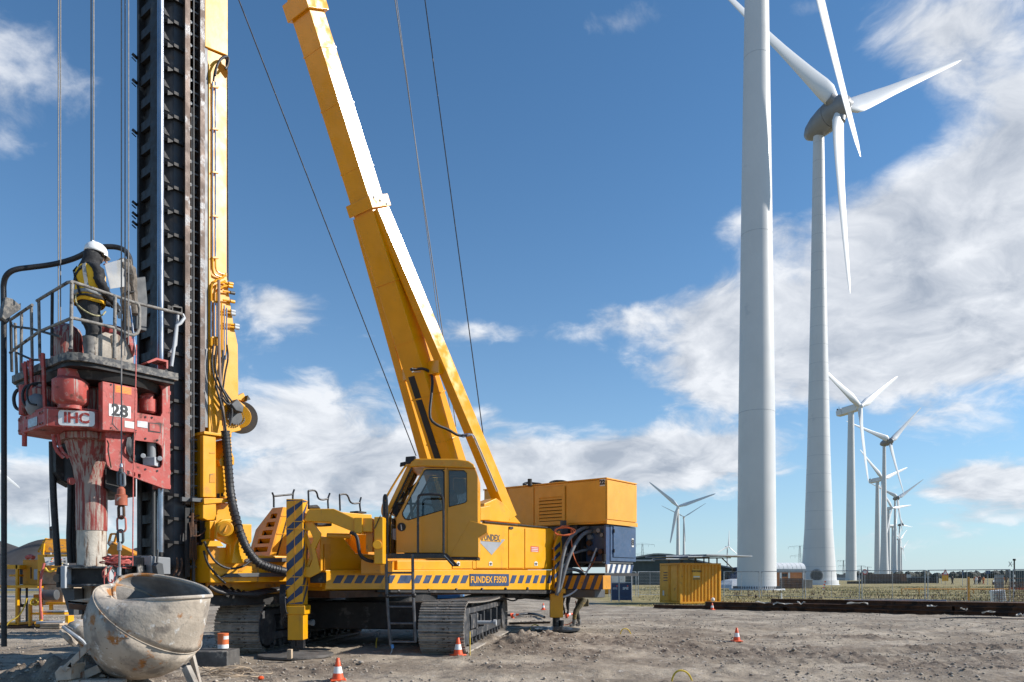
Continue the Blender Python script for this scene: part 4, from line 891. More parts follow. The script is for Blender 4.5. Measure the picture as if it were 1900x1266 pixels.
g = MB(); cprism(g, [(758, 868), (763, 858), (771, 851.5), (845, 852), (869, 855.5), (879, 862), (883, 870), (832, 868), (786, 866.5)], -.05, CD+.03); g.build('roof', CM, cab, bevel=.03, seg=3)
g = MB(); cprism(g, [(880, 1033), (880, 872), (884, 874), (886.8, 884), (887.2, 1034)], .046, CD-.046); g.build('rear_wall', CM, cab)
g = MB(); cprism(g, [(722, 1034), (722, 1027), (822, 1027), (834, 1033.5), (886, 1034.5), (886, 1038), (834, 1037)], -.0, CD); g.build('floor', M['blk'], cab)
g = MB(); cprism(g, [(872, 966), (904, 975), (904, 988), (888, 998), (888, 1034), (834, 1033.4)], -.006, .9); g.build('rear_cheek', CM, cab, bevel=.01)
for nm, w, m_ in (('side_window', w1, 0), ('rear_side_window', w2, 0)):
    cx = sum(p[0] for p in w)/len(w); cy = sum(p[1] for p in w)/len(w); inn = [(cx+(a-cx)*.955, cy+(b-cy)*.965) for a, b in w]
    g = MB(); cprism(g, [w, inn], -.008, .03); fr_ = g.build('window_frame', M['blk'], cab)
    g = MB(); cprism(g, inn, .012, .02); g.build('window_pane', M['glass'], fr_)
    g = MB(); cprism(g, inn, CD-.03, CD-.02); g.build('window_pane', M['glass'], fr_)
g = MB(); cprism(g, [(826.6, 1026), (826.6, 868), (829, 868), (829, 1026)], -.012, 0); g.build('door_edge', CM, cab)
g = MB(); cprism(g, [(829.2, 1026), (829.2, 868), (830, 868), (830, 1026)], -.002, 0); g.build('door_gap', M['blk'], cab)
MB().lathe(C(745, 978, -.02), (0, 1, 0), [(0, .085), (.03, .09)], 20).build('door_lock', M['blk'], cab, smooth=40)
MB().beam(C(744.5, 974, -.025), C(745.5, 984, -.03), .018).build('door_handle', M['lgrey'], cab)
# windscreen pillars, two per side, raked back
for y, r in ((.02, .05), (.45, .03), (CD-.1, .05)):
    g = MB(); g.beam(C(762, 860, y), C(718, 952, y), r*1.3, r*1.6, (0, 1, 0)); g.beam(C(718, 952, y), C(716, 1028, y), r*1.3, r*1.6, (0, 1, 0)); g.build('windscreen_pillar', CM, cab, bevel=.006)
g = MB(); g.beam(C(765, 866, .03), C(729, 941, .03), .035, .03, (0, 1, 0)); g.build('windscreen_seal', M['blk'], cab)
g = MB(); g.tube([C(757, 864, -.06), C(752, 866, -.06), C(713, 930, -.06), C(709, 950, -.06), C(713, 960, -.05)], .022, 8, 2); g.build('guard_bar', CM, cab, smooth=True)
g = MB(); g.poly([C(760, 862, .06), C(718, 952, .06), C(718, 952, CD-.12), C(760, 862, CD-.12)], (.008, 0, .003)); g.build('windscreen', M['glass'], cab)
g = MB(); g.poly([C(716, 956, .06), C(715, 1028, .06), C(715, 1028, CD-.12), C(716, 956, CD-.12)], (.01, 0, 0)); g.build('lower_front_panel', M['blk'], cab)
g = MB(); cprism(g, [(752, 861), (753, 848), (771, 846.5), (770, 855), (762, 861)], -.03, .12); g.build('work_lamp', M['blk'], cab, bevel=.01)
g = MB(); cprism(g, [(742, 866), (743, 859), (752, 857), (752, 863)], -.03, .08); g.build('work_lamp', M['blk'], cab, bevel=.006)
for px, py in ((779.5, 859), (820.5, 860), (842, 862), (860, 862.5)): MB().beam(C(px-2.5, py+1, -.052), C(px+2.5, py-1.5, -.052), .02, .03).build('roof_lug', CM, cab)
g = MB(); g.poly([C(760, 900, .3), C(771, 888, .3), C(758, 911, .3), C(751, 903, .3)], (0, .35, 0)); g.build('sun_visor', M['blk'], cab)
g = MB(); cprism(g, [(727, 952), (727, 933), (737, 931), (739, 953), (733, 957)], .1, .5); g.build('control_screen', M['blk'], cab, bevel=.01)
g = MB(); cprism(g, [(727, 1000), (727, 981), (734, 980), (734.5, 1003)], .1, .4); g.build('control_box', M['lgrey'], cab)
g = MB(); g.beam(C(752, 905, .6), C(759, 965, .6), .055); g.build('far_pillar', M['lgrey'], cab)
seat = MB(); seat.box(C(806, 0).x, C(840, 0).x, Yc+.3, Yc+.85, C(0, 990).z, C(0, 975).z); seat.build('seat', M['dkgrey'], cab, bevel=.04)
MB().box(C(828, 0).x, C(842, 0).x, Yc+.32, Yc+.82, C(0, 974).z, C(0, 905).z).build('backrest', M['navy'], cab, bevel=.05)
MB().cyl(C(842, 930, .35), C(838, 915, .4), .07, n=12).build('headset', M['lgrey'], cab)
g = MB(); cprism(g, [(737, 1024), (737, 968), (826, 968), (826, 1024)], CD-.2, CD-.06); g.build('inner_lining', M['blk'], cab)

# walkway, ladder and hoops beside the cab
Yl = 14.75
def Lp(px, py, y=0.): return P(px, py, Yl)+Vector((0, y, 0))
g = MB(); a = Lp(711, 1027); b = Lp(827, 1036); g.box(a.x, b.x, Yl, Yl+.42, b.z, a.z); wk = g.build('walkway', M['blkp'], rig, bevel=.008)
MB().poly([Lp(818, 1027, 0), Lp(829, 1027, 0), Lp(851, 1051, .1), Lp(838, 1051, .1)], (0, .08, 0)).build('walkway_brace', M['blkp'], rig)
g = MB(); g.beam(Lp(842, 1049, -.003), Lp(824, 1030, -.003), .012); g.build('brace_edge', M['lgrey'], rig)
ld = thing  # ladder is a part of the rig
g = MB(); g.tube([Lp(716.5, 1028), Lp(717.5, 1100), Lp(724.5, 1198)], .03, 8).tube([Lp(765.5, 1028), Lp(766.5, 1100), Lp(771, 1192)], .03, 8)
lad = g.build('ladder', M['ladder'], rig, smooth=True)
for y in (1063, 1126, 1157, 1191): MB().tube([Lp(717.5+(y-1100)*.07 if y > 1100 else 717, y), Lp(767+(y-1100)*.05 if y > 1100 else 766, y)], .02, 8).build('rung', M['ladder'], lad)
for px, py in ((718.3, 1106), (768, 1105)): MB().ball(Lp(px, py), .052, 10).build('ladder_joint', M['blk'], lad, smooth=True)
MB().tube([Lp(719, 1106), Lp(767, 1105)], .02, 8).build('rung', M['ladder'], lad)
MB().tube([Lp(775.5, 1027), Lp(775.5, 928), Lp(777, 919), Lp(785, 917.5), Lp(812, 917.5), Lp(820, 920), Lp(823, 930), Lp(823, 1027)], .024, 8, 2).build('hoop_rail', M['blkp'], rig, smooth=True)
MB().tube([Lp(729, 930, .5), Lp(785, 929.5, .6), Lp(799, 933, .6), Lp(802, 950, .6)], .022, 8, 2).build('grab_rail', M['blkp'], rig, smooth=True)
MB().tube([Lp(712, 1028, 0), Lp(711.5, 925), Lp(715, 917), Lp(718, 925), Lp(719, 1028)], .026, 8, 2).tube([Lp(713.5, 1028, .1), Lp(713.5, 930, .1)], .03, 8).build('grab_rail', M['blkp'], rig, smooth=True)
MB().tube([Lp(724, 1196), Lp(729, 1205), Lp(722, 1218), Lp(724, 1225), Lp(735, 1229, -.1)], .008, 6, 2).build('loose_wire', M['lgrey'], rig)
MB().cyl(Lp(728, 1196, -.03), Lp(729, 1203, -.03), .03, n=8).build('blue_plug', M['cyan'], rig)

# boom: central box, two straddling legs, collars
def BU(z): return 2.416-(z-10.59)*.487        # centre line in the plane v = 1.5
def boomc(z, v=1.5): return R(BU(z), v, z)
g = MB(); g.taper(boomc(4.0), .62, .62, boomc(9.9), .74, .62, XU).build('boom', M['boom'], rig, bevel=.015)
ub = Vector((1, 0, 0))
SB = R(0, 1, 0)-R(0, 0, 0)
def boom_box(z0, z1, wv0, wv1, tu0, tu1, nm, b=.015, parent=rig, off=0.):
    p0, p1 = boomc(z0)+XU*off, boomc(z1)+XU*off; g = MB(); g.taper(p0, wv0, tu0, p1, wv1, tu1, SB); return g.build(nm, M['boom'], parent, bevel=b)
for o in list(bpy.data.objects):
    if o.name == 'boom': bpy.data.objects.remove(o)
boom = boom_box(10.3, 14.3, .66, .60, .50, .46, 'boom')
boom_box(14.35, 19.9, .56, .50, .42, .38, 'boom_upper_section')
boom_box(10.38, 10.62, .84, .84, .66, .66, 'boom_collar', .01); boom_box(14.05, 14.35, .76, .76, .62, .62, 'boom_collar', .01)
boom_box(3.9, 10.5, .72, .66, .56, .52, 'boom_lower_section')
for z in (11.2, 12.4, 13.4): boom_box(z, z+.03, .675-.012*(z-10.3), .675-.012*(z-10.3), .515-.01*(z-10.3), .515-.01*(z-10.3), 'weld_strip', 0)
for z in (5.2, 6.3, 7.6, 8.9): boom_box(z, z+.035, .735, .735, .575, .575, 'weld_strip', 0)
for k in range(3): MB().cyl(boomc(10.5)+XU*(.2*k-.2)-SB*.43, boomc(10.5)+XU*(.2*k-.2)-SB*.40, .03, n=8).build('bolt', M['dkgrey'], rig)
# slot with dark channel on the underside
dn = (boomc(5)-boomc(4)).normalized().cross(SB).normalized()
if dn.dot(XU) > 0: dn = -dn
g = MB(); p0, p1 = boomc(4.0, 1.6)+dn*.288, boomc(6.85, 1.62)+dn*.270; g.beam(p0, p1, .22, .02, SB); g.build('boom_slot', M['text'], rig)
def leg(vf, vt, zf, uf, nm='boom_leg'):
    top = boomc(10.35, vt); foot = R(uf, vf, zf); g = MB()
    g.taper(top, .20, .42, foot, .34, .36, SB); return g.build(nm, M['boom'], rig, bevel=.015)
leg(.36, 1.15, 3.15, SU(944, .36)); leg(2.75, 1.85, 3.2, SU(944, .36))
for va, vb, za_ in ((1.15, .86, 6.9), (1.85, 2.18, 6.9)):
    g = MB(); g.beam(boomc(za_, va+.05), boomc(za_-.02, vb-.1), .34, .22, (0, 0, 1)); g.build('boom_cross_tie', M['boom'], rig, bevel=.02)
for va, vb in ((1.2, .95), (1.8, 2.05)):
    g = MB(); g.poly([boomc(10.3, va), boomc(8.4, va), boomc(8.6, vb)], XU*.04); g.build('boom_gusset', M['boom'], rig)
g = RB(); uvprism(g, [(893, 966), (893, 935), (916, 925), (930, 935), (962, 972)], .2, .6, .3); g.build('boom_foot_bracket', yel, rig, bevel=.02)
g = RB(); uvprism(g, [(886, 966), (886, 942), (905, 938), (905, 966)], .0, .25, .1); g.build('hinge_box', yel, rig, bevel=.02)
MB().tube([Q(762, 686, 1.25), Q(775, 685, 1.2), Q(786, 684, 1.15), Q(798, 690, 1.1), Q(803, 703, 1.05), Q(801, 730, 1.0), Q(797, 765, .95), Q(799, 780, .9), Q(812, 790, .8), Q(832, 797, .7), Q(845, 806, .6), Q(855, 809, .55), Q(866, 809, .45)], .036, 10, 1).build('boom_hose', M['rub'], rig, smooth=True)
for (a, b) in (((765, 684), (787, 684)), ((765, 690), (780, 690)), ((858, 807), (872, 805)), ((858, 811), (874, 808))): MB().cyl(Q(a[0], a[1], 1.2 if a[0] < 800 else .5), Q(b[0], b[1], 1.18 if a[0] < 800 else .4), .02, n=8).build('hose_fitting', M['steel'], rig)
for k in range(2): MB().tube([Q(869+3*k, 806, .22), Q(875+3*k, 806, .2), Q(880+3*k, 815, .18), Q(921+3*k, 912, .10)], .013, 6, 1).build('leg_pipe', M['steel'], rig)
for px, py in ((880, 815), (911, 890)): MB().ball(Q(px+1, py, .15), .03, 8).build('pipe_clip', M['steel'], rig)

# hoses between the machinery house and the power pack
def hose(pts, v, r, mt, nm='rear_hose', n=10):
    m = len(pts)-1; MB().tube([Q(a, b, (v[0]+(v[1]-v[0])*i/m)) for i, (a, b) in enumerate(pts)], r, n, 2).build(nm, mt, rig, smooth=True)
GH = M['grhose']
hose([(1090, 979), (1082, 980), (1062, 992), (1050, 1010), (1042, 1040), (1038, 1075), (1033, 1105)], (-.5, -.3), .055, GH)
hose([(1112, 987), (1098, 985), (1082, 990), (1068, 1008), (1055, 1035), (1046, 1065), (1041, 1085), (1036, 1100)], (-.7, -.3), .055, GH)
hose([(1048, 1030), (1065, 1027), (1080, 1022), (1100, 1018)], (-.3, -.5), .04, GH)
hose([(1050, 1056), (1068, 1057), (1080, 1062), (1084, 1072)], (-.3, -.5), .05, GH)
hose([(1107, 1017), (1102, 1030), (1090, 1060), (1077, 1087), (1062, 1102), (1045, 1108)], (-.9, -.5), .026, M['lgrey'])
hose([(1060, 984), (1060, 1005), (1064, 1035), (1080, 1060), (1090, 1062), (1104, 1040), (1112, 1010), (1122, 979)], (-.4, -.9), .014, M['oran'], 'orange_cord')
def coil(c, r, n, mt, nm, par, flat=(1, 1, 1), t=.012, rnd=.15, seed=1):
    q = random.Random(seed); pts = []
    for k in range(n*10):
        a = k/10*2*math.pi; rr = r*(1+q.uniform(-rnd, rnd)); pts.append(Vector(c)+Vector((math.cos(a)*rr*flat[0], q.uniform(-.05, .05)*flat[1]+math.sin(a)*rr*(1-flat[2])*.8, math.sin(a)*rr*flat[2]+q.uniform(-.02, .02))))
    return MB().tube(pts, t, 6, 1).build(nm, mt, par)
coil(Q(1048, 986, -.35), .28, 4, M['oran'], 'cord_coil', rig, (1, 1, .45), .013)
hose([(1034, 982), (1040, 978), (1044, 976), (1056, 976)], (-.1, -.3), .014, M['oran'], 'orange_cord')
g = RB(); uvprism(g, [(1042, 984), (1050, 976), (1060, 984), (1063, 1080), (1042, 1080)], -.05, .3, -.05); g.build('hose_backplate', M['dkgrey'], rig)
for k in range(3):
    y = 1080-14*k; g = RB(); uvprism(g, [(1042, y-4), (1062, y-12), (1062, y-5), (1042, y+3)], -.058, -.0505, -.05); g.build('white_stripe', M['whited'], rig)
g = RB(); uvprism(g, [(1042, 984), (1042, 966), (1050, 966), (1050, 984)], -.02, .05, 0); g.build('connector_block', M['dkgrey'], rig)

# ------------------------------------------------------------ power pack across the rear
ug = 8.8; vg0 = VZ(1125.5, 900, ug)[0]; vg1 = VZ(897, 910, ug)[0]; zt = VZ(1125.5, 887, ug)[1]; zm = VZ(1125.5, 971, ug)[1]; zl = VZ(1125.5, 1041, ug)[1]
ulen = SU(1181.5, vg0)-ug
pp = thing('power_pack', 'yellow and blue generator housing standing crosswise on the back of the rig', 'power pack', R(ug+.8, 1.2, 0))
PY = mat('power_pack_yellow', (.72, .335, .03), .45, var=.06, patches=[((.5, .26, .06), 2.5, .62, .1, .6)], bump=.06, bs=5)
g = RB(); g.box(ug+.03, ug+ulen, vg0+.03, vg1, zm, zt-.02); g.build('housing', PY, pp, bevel=.02)
g = RB(); g.box(ug, ug+ulen+.03, vg0, vg1+.02, zt-.02, zt+.02); g.build('roof', PY, pp, bevel=.01)
def vpan(a, b, y0, y1, u, du, mt, nm, par, bev=.008):
    (va, z0_), (vb, z1_) = VZ(a, y0, u), VZ(b, y1, u); zz = VZ(a, y1, u)[1]
    g = RB(); g.box(u-du, u, va, vb, min(zz, z1_), max(z0_, z0_)); return g.build(nm, mt, par, bevel=bev)
vs_ = lambda px: VZ(px, 900, ug)[0]
for a, b in ((900, 941), (943.5, 990), (1051, 1123.8)):
    g = RB(); g.box(ug, ug+.03, vs_(b), vs_(a), zm+.05, zt-.05); g.build('side_panel', PY, pp, bevel=.008)
g = RB(); v0_, v1_ = vs_(1048.5), vs_(993); hv0, hv1 = vs_(1043), vs_(1001); z_a, z_b = zm+.14, zt-.42
g.prism([[(v0_, zm+.03), (v1_, zm+.03), (v1_, zt-.12), (v0_, zt-.12)], [(hv0, z_a), (hv1, z_a), (hv1, z_b), (hv0, z_b)]], lambda v, z: R(ug-.02, v, z), lambda v, z: R(ug+.02, v, z)); lp = g.build('louvre_door', PY, pp)
g = RB(); g.box(ug+.021, ug+.029, hv0, hv1, z_a, z_b); g.build('louvre_back', M['blk'], lp)
for k in range(7):
    z = z_b-(z_b-z_a)*(k)/7; dz = (z_b-z_a)/7; g = RB(); g.add([R(ug-.02, hv0, z-dz*.85), R(ug-.02, hv1, z-dz*.85), R(ug+.02, hv1, z), R(ug+.02, hv0, z), R(ug-.035, hv0, z-dz*.80), R(ug-.035, hv1, z-dz*.80), R(ug+.005, hv1, z), R(ug+.005, hv0, z)], [(0, 1, 2, 3), (4, 5, 6, 7), (0, 1, 5, 4), (2, 3, 7, 6), (0, 3, 7, 4), (1, 2, 6, 5)]); g.build('louvre_slat', PY, lp)
g = RB(); g.box(ug-.004, ug+.0299, vs_(1122.5), vs_(1113), VZ(1118, 902, ug)[1], VZ(1118, 889, ug)[1]); tp_ = g.build('number_plate', M['whited'], pp)
me = text_mesh('22', .17, M['text'], .002, .01); piece('number', me, tp_, MT(R(ug-.008, vs_(1117.7), VZ(1118, 895.5, ug)[1]), R(0, -1, 0)-R(0, 0, 0), (0, 0, 1)))
g = RB(); g.box(ug+.02, ug+ulen-.02, vg0-.012, vg0+.028, zm+.12, zt-.05); g.build('end_panel', PY, pp, bevel=.006)
g = RB(); g.box(ug-.004, ug+ulen+.02, vg0-.02, vg0+.03, zm-.02, zm+.1); g.build('lower_rail', PY, pp, bevel=.006)
# blue cabinet below
ub0 = SU(1133, vg0+.06); ub1 = SU(1180, vg0+.06)
g = RB(); g.box(ub0, ub1, vg0+.06, vg0+.9, zl, zm-.025); cabn = g.build('blue_cabinet', M['blue'], pp, bevel=.015)
g = RB(); ud0, ud1 = SU(1137, vg0+.06), SU(1178, vg0+.06); g.box(ud0, ud1, vg0+.03, vg0+.059, zl+.12, zm-.06); dr = g.build('cabinet_door', M['blue'], cabn, bevel=.008)
for z in (zl+.25, zm-.25): MB().cyl(R(ud0+.01, vg0+.02, z), R(ud0+.01, vg0+.02, z+.1), .02, n=8).build('hinge', M['blk'], dr)
p = UZ(1175.5, 1008, vg0); g = RB(); g.box(p[0]-.07, p[0]+.05, vg0+.018, vg0+.029, p[1]-.12, p[1]+.14); tg = g.build('number_tag', M['whited'], dr)
piece('number', text_mesh('8', .24, M['text'], .002, .008), tg, MT(R(p[0]-.01, vg0+.014, p[1]+.01), XU, (0, 0, 1)))
g = RB(); g.box(ub0-.4, ub0-.01, vg0+.95, vg1, zl-.15, zm-.025); g.box(ug+.7, ug+ulen, vg0+.95, vg1, zl-.15, zm-.025); g.box(ug+.05, ub0, vg0+.9, vg0+.94, zl-.1, zm-.03); g.build('engine_bay', M['text'], pp)
g = RB(); g.box(ug+.1, ub0-.02, vg0+.08, vg0+.14, zl-.1, zm-.03); g.build('bay_post', M['navy'], pp)
q = random.Random(5)
for k in range(12): vv = vg0+.15+q.random()*.9; zz = zl+.1+q.random()*(zm-zl-.25); MB().cyl(R(ug+.2, vv, zz), R(ug+.6, vv, zz), .05+.03*q.random(), n=10).build('coupling', q.choice([M['rust'], M['dkgrey'], M['grey']]), pp)
MB().cyl(Q(1121, 1028, vg0+.1), Q(1121, 1042, vg0+.1), .06, n=10).build('standpipe', M['blk'], pp)
g = RB(); g.box(ug-.05, ug+ulen-.05, vg0+.10, vg1-.1, zl-.06, zl-.01); g.build('skid_plate', M['dkgrey'], pp)
zs0, zs1 = VZ(1127, 1063, ug)[1], VZ(1127, 1047, ug)[1]
us0, us1 = SU(1127, vg0+.03), SU(1170, vg0+.03); g = RB(); g.box(us0, us1, vg0+.03, vg0+.1, zs0, zs1); wp = g.build('striped_plate', M['whited'], pp)
for k in range(5): a = us0+.06+.30*k; g = RB(); g.add([R(x, v, z) for v in (vg0+.0255, vg0+.0295) for x, z in ((a, zs0), (a+.14, zs0), (a+.26, zs1), (a+.12, zs1))], [(0, 1, 2, 3), (7, 6, 5, 4), (0, 4, 5, 1), (1, 5, 6, 2), (2, 6, 7, 3), (3, 7, 4, 0)]); g.build('stripe', M['navy'], wp)
g = RB(); g.box(ug-.1, ug+ulen+.1, vg0+.0, vg1, zs0-.09, zs0-.01); g.build('base_beam', M['blk'], pp)
# rear cross deck with orange and navy band
zr0, zr1 = VZ(1118, 1094, 8.3)[1], VZ(1118, 1068, 8.3)[1]; vr0, vr1 = VZ(1119, 1080, 8.3)[0], VZ(1046, 1080, 8.3)[0]
g = RB(); g.box(8.3, 8.72, vr0, 3.2, zr0, zr1); rd = g.build('rear_deck', M['yel_old'], rig, bevel=.01)
k = 0; v = vr0+.02
while v < vr1: 
    w = .13; q4 = ((v, zr0+.0), (v+w, zr0), (v+w-.17, zr1), (v-.17, zr1)); q4 = [(max(a, vr0), b) for a, b in q4]
    g = RB(); g.add([R(u, a, b) for u in (8.295, 8.2995) for a, b in q4], [(0, 1, 2, 3), (7, 6, 5, 4), (0, 4, 5, 1), (1, 5, 6, 2), (2, 6, 7, 3), (3, 7, 4, 0)]); g.build('hazard_stripe', M['navy'], rd); v += .29
g = RB(); g.box(8.35, 8.9, vr0+.3, 3.0, zr0-.24, zr0-.01); g.build('counterweight', M['dkgrey'], rig, bevel=.02)
for px, r_ in ((988, .10), (1040, .12)):
    coil(Q(px, 893 if px > 1000 else 897, .8 if px > 1000 else 1.6)+Vector((0, 0.6, .03)), .3, 2, M['rub'], 'chain_heap', pp, (1, 1, .25), .035, seed=px)
MB().cyl(Q(983, 902, 1.4), Q(983, 889, 1.4), .07, n=10).build('lifting_eye', M['blk'], pp)
# blue tank glimpsed under the rig
a = P(776, 1103, 24); b = P(820, 1124, 24); o = MB().box(a.x, b.x+.6, 24, 26, b.z-.3, a.z).build('blue_tank', M['cyan'], bevel=.05); tag(o, 'sky blue box glimpsed under the rig between ladder and track', 'tank')
a = P(822, 1100, 27); b = P(843, 1112, 27); o = MB().box(a.x, b.x, 27, 28, 0, a.z).build('white_box', M['whited'], bevel=.03); tag(o, 'off white box glimpsed under the rig beside the blue one', 'box')
# ------------------------------------------------------------ leader mast
mast = thing('leader_mast', 'tall black lattice leader with bright guide tube, rusty rails and yellow back beam', 'leader mast', R(-2.6, 1.5, 0))
ZB, ZT = 1.25, 23.5
vn = 1.0; u0 = SU(302, vn)-.0; uu = lambda px, v=vn: SU(px, v)
blk = M['blk']
def mbox(px0, px1, v0, v1, z0, z1, nm, mt, par=mast, vref=None, bevel=0):
    vr = v0 if vref is None else vref; g = RB(); g.box(uu(px0, vr), uu(px1, vr), v0, v1, z0, z1); return g.build(nm, mt, par, bevel=bevel)
uf = uu(300, 1.05)                                 # front face of the lattice
g = RB(); g.box(uf, uf+.16, 1.93, 2.02, ZB, ZT); g.build('front_chord', blk, mast, bevel=.008)
g = RB(); g.box(uf+.02, uf+.06, 1.12, 1.52, ZB, ZT); g.build('front_web', blk, mast)
g = RB(); g.box(uf+.11, uf+.13, 1.60, 1.93, ZB, ZT); g.build('inner_web', blk, mast)
g = RB(); g.box(uf+.55, uf+.62, 1.66, 1.98, ZB, ZT); g.build('inner_web', blk, mast)
st = .437; 
rg = MB(); # one front rung, shared
rg = RB(); zc0 = 0.
g = RB(); g.box(uf+.03, uf+.10, 1.515, 1.935, -.07, .09); g.add([R(uf+.03, 1.515, .09), R(uf+.03, 1.64, .09), R(uf+.03, 1.515, .17), R(uf+.08, 1.515, .09), R(uf+.08, 1.64, .09), R(uf+.08, 1.515, .17)], [(0, 1, 2), (3, 4, 5), (0, 1, 4, 3), (1, 2, 5, 4), (0, 2, 5, 3)])
g.box(uf+.02, uf+.30, 1.93, 1.96, -.02, .02)
rungm = g.mesh('front_rung', blk, org(mast))
# octagonal core with collars and gussets
cu, cv = uu(326, 1.28), 1.40
g = MB(); g.lathe(R(cu, cv, ZB), (0, 0, 1), [(0, .31), (ZT-ZB, .31)], 8, side=R(.92, .38, 0)-R(0, 0, 0)); g.build('core_tube', mat('blue_black_core_paint', (.040, .043, .050), .5, var=.3, vs=2, patches=[((.07, .06, .055), 4, .6, .1, .8)], bump=.1, bs=20), mast)
g = MB(); g.lathe(R(cu, cv, -.015), (0, 0, 1), [(-.01, .315), (-.01, .385), (.045, .385), (.045, .315)], 8, caps=False, side=R(.92, .38, 0)-R(0, 0, 0))
for a in (-.32, .30): g.add([R(cu+a, cv-.33, .05), R(cu+a, cv-.33, .17), R(cu+a*.68, cv-.33, .05), R(cu+a, cv-.30, .05), R(cu+a, cv-.30, .17), R(cu+a*.68, cv-.30, .05)], [(0, 1, 2), (3, 4, 5), (0, 1, 4, 3), (1, 2, 5, 4), (0, 2, 5, 3)])
a = -.27; g.add([R(cu+a, cv-.36, -.02), R(cu+a, cv-.36, -.11), R(cu+a*.5, cv-.33, -.02), R(cu+a, cv-.33, -.02), R(cu+a, cv-.33, -.11), R(cu+a*.5, cv-.30, -.02)], [(0, 1, 2), (3, 4, 5), (0, 1, 4, 3), (1, 2, 5, 4), (0, 2, 5, 3)])
colm = g.mesh('core_collar', blk, org(mast))
g = RB(); g.box(uu(352, 1.1), uu(368, 1.1), 1.08, 1.10, -.012, .012); g.add([R(uu(352, 1.1), 1.07, -.012), R(uu(358, 1.1), 1.07, -.012), R(uu(352, 1.1), 1.07, -.06), R(uu(352, 1.1), 1.09, -.012), R(uu(358, 1.1), 1.09, -.012), R(uu(352, 1.1), 1.09, -.06)], [(0, 1, 2), (3, 4, 5), (0, 1, 4, 3), (1, 2, 5, 4), (0, 2, 5, 3)])
rungl = g.mesh('ladder_rung', M['grey'], org(mast))
k = 0; z = 1.75
while z < 16.5:
    T_ = Matrix.Translation(org(mast)+Vector((0, 0, z)))
    piece('front_rung', rungm, mast, T_); piece('core_collar', colm, mast, T_)
    piece('ladder_rung', rungl, mast, T_); piece('ladder_rung', rungl, mast, T_ @ Matrix.Translation((0, 0, st*.5))); z += st
g = RB(); g.box(uu(341, vn), uu(350.5, vn), .95, .975, 2.9, ZT); g.box(uu(345, vn), uu(347, vn), .975, 1.2, 2.9, ZT); g.build('guide_rail', M['rail'], mast, bevel=.004)
g = RB(); g.box(uu(369, vn), uu(378, vn), .95, .975, 2.75, ZT); g.box(uu(372, vn), uu(374, vn), .975, 1.3, 2.75, ZT); g.build('guide_rail', M['rail'], mast, bevel=.004)
g = RB(); g.box(uu(341, vn), uu(350, vn), .95, .99, 1.55, 2.85); g.build('guide_rail', blk, mast, bevel=.004)
g = RB(); g.box(uu(369, vn), uu(383, vn), .95, .99, 1.15, 2.74); g.build('guide_rail', blk, mast, bevel=.004)
g = RB(); g.box(uu(377.5, vn), uu(385, vn), .99, 1.02, 4.4, 11.9); g.build('side_plate', M['grey'], mast)
g = RB(); g.box(uu(305, 1.75), uu(385, 1.75), 1.78, 1.84, ZB, ZT); g.build('back_web', blk, mast)
g = RB(); g.box(uu(366, 1.3), uu(372, 1.3), 1.25, 1.3, ZB, ZT); g.build('inner_chord', M['text'], mast)
g = RB(); g.cyl(R(uf-.03, 1.03, 2.0), R(uf-.03, 1.03, ZT), .057, n=20); g.build('guide_tube', mat('polished_guide_tube', (.30, .33, .38), .30, .85, var=.15, vs=1.2), mast, smooth=40)
g = RB(); g.cyl(R(uf-.06, 1.22, ZB), R(uf-.06, 1.22, 4.2), .03, n=10); g.cyl(R(uf-.05, 1.75, ZB), R(uf-.05, 1.75, 4.2), .022, n=10); g.build('thin_rod', M['dkgrey'], mast)
q = random.Random(2)
for py in (105, 152, 245, 378, 398, 415): MB().beam(Q(247, py-3, 2.05), Q(253, py+2, 2.0), .05, .07).beam(Q(246, py+3, 2.05), Q(251, py+8, 2.0), .02, .05).build('cable_clamp', blk, mast)
g = RB(); uvprism(g, [(352, 931), (352, 924.5), (380, 926), (380, 933)], .80, .96, .9); uvprism(g, [(338, 930), (338, 922), (352, 924), (352, 931)], .9, .98, .9); g.build('rail_clamp', M['dkgrey'], mast)
g = RB(); g.cyl(Q(359.5, -200, .96), Q(359.5, 958, .96), .010, n=6); g.cyl(Q(356, 200, .98), Q(356, 958, .98), .008, n=6); g.build('winch_rope', M['wire'], mast)
g = MB(); g.beam(Q(350, 959, .93), Q(364, 958.5, .93), .03, .02); g.cyl(Q(357, 952, .93), Q(356, 978, .93), .03, n=8); g.tube([Q(358, 960, .92), Q(372, 955, .9), Q(385, 968, .9), Q(380, 988, .9), Q(362, 998, .9), Q(358, 990, .92)], .012, 6, 2)
for k in range(6): a = 351+k*2.6; g.tube([Q(a, 962+q.random()*8, .93), Q(a+3*q.random(), 990, .9), Q(a+2-5*q.random(), 1015, .92), Q(a+1, 1035+8*q.random(), .93)], .012, 6, 2)
g.build('rope_tackle', M['rust'], mast)
for py in (1035, 1050, 1080): g = RB(); uvprism(g, [(350, py), (364, py), (364, py+4), (350, py+4)], .98, 1.05, 1.0); g.build('spreader', M['dkgrey'], mast)
g = RB(); uvprism(g, [(356, 1000), (360, 1000), (360, 1088), (356, 1088)], .96, 1.0, 1.0); g.build('centre_bar', M['dkgrey'], mast)
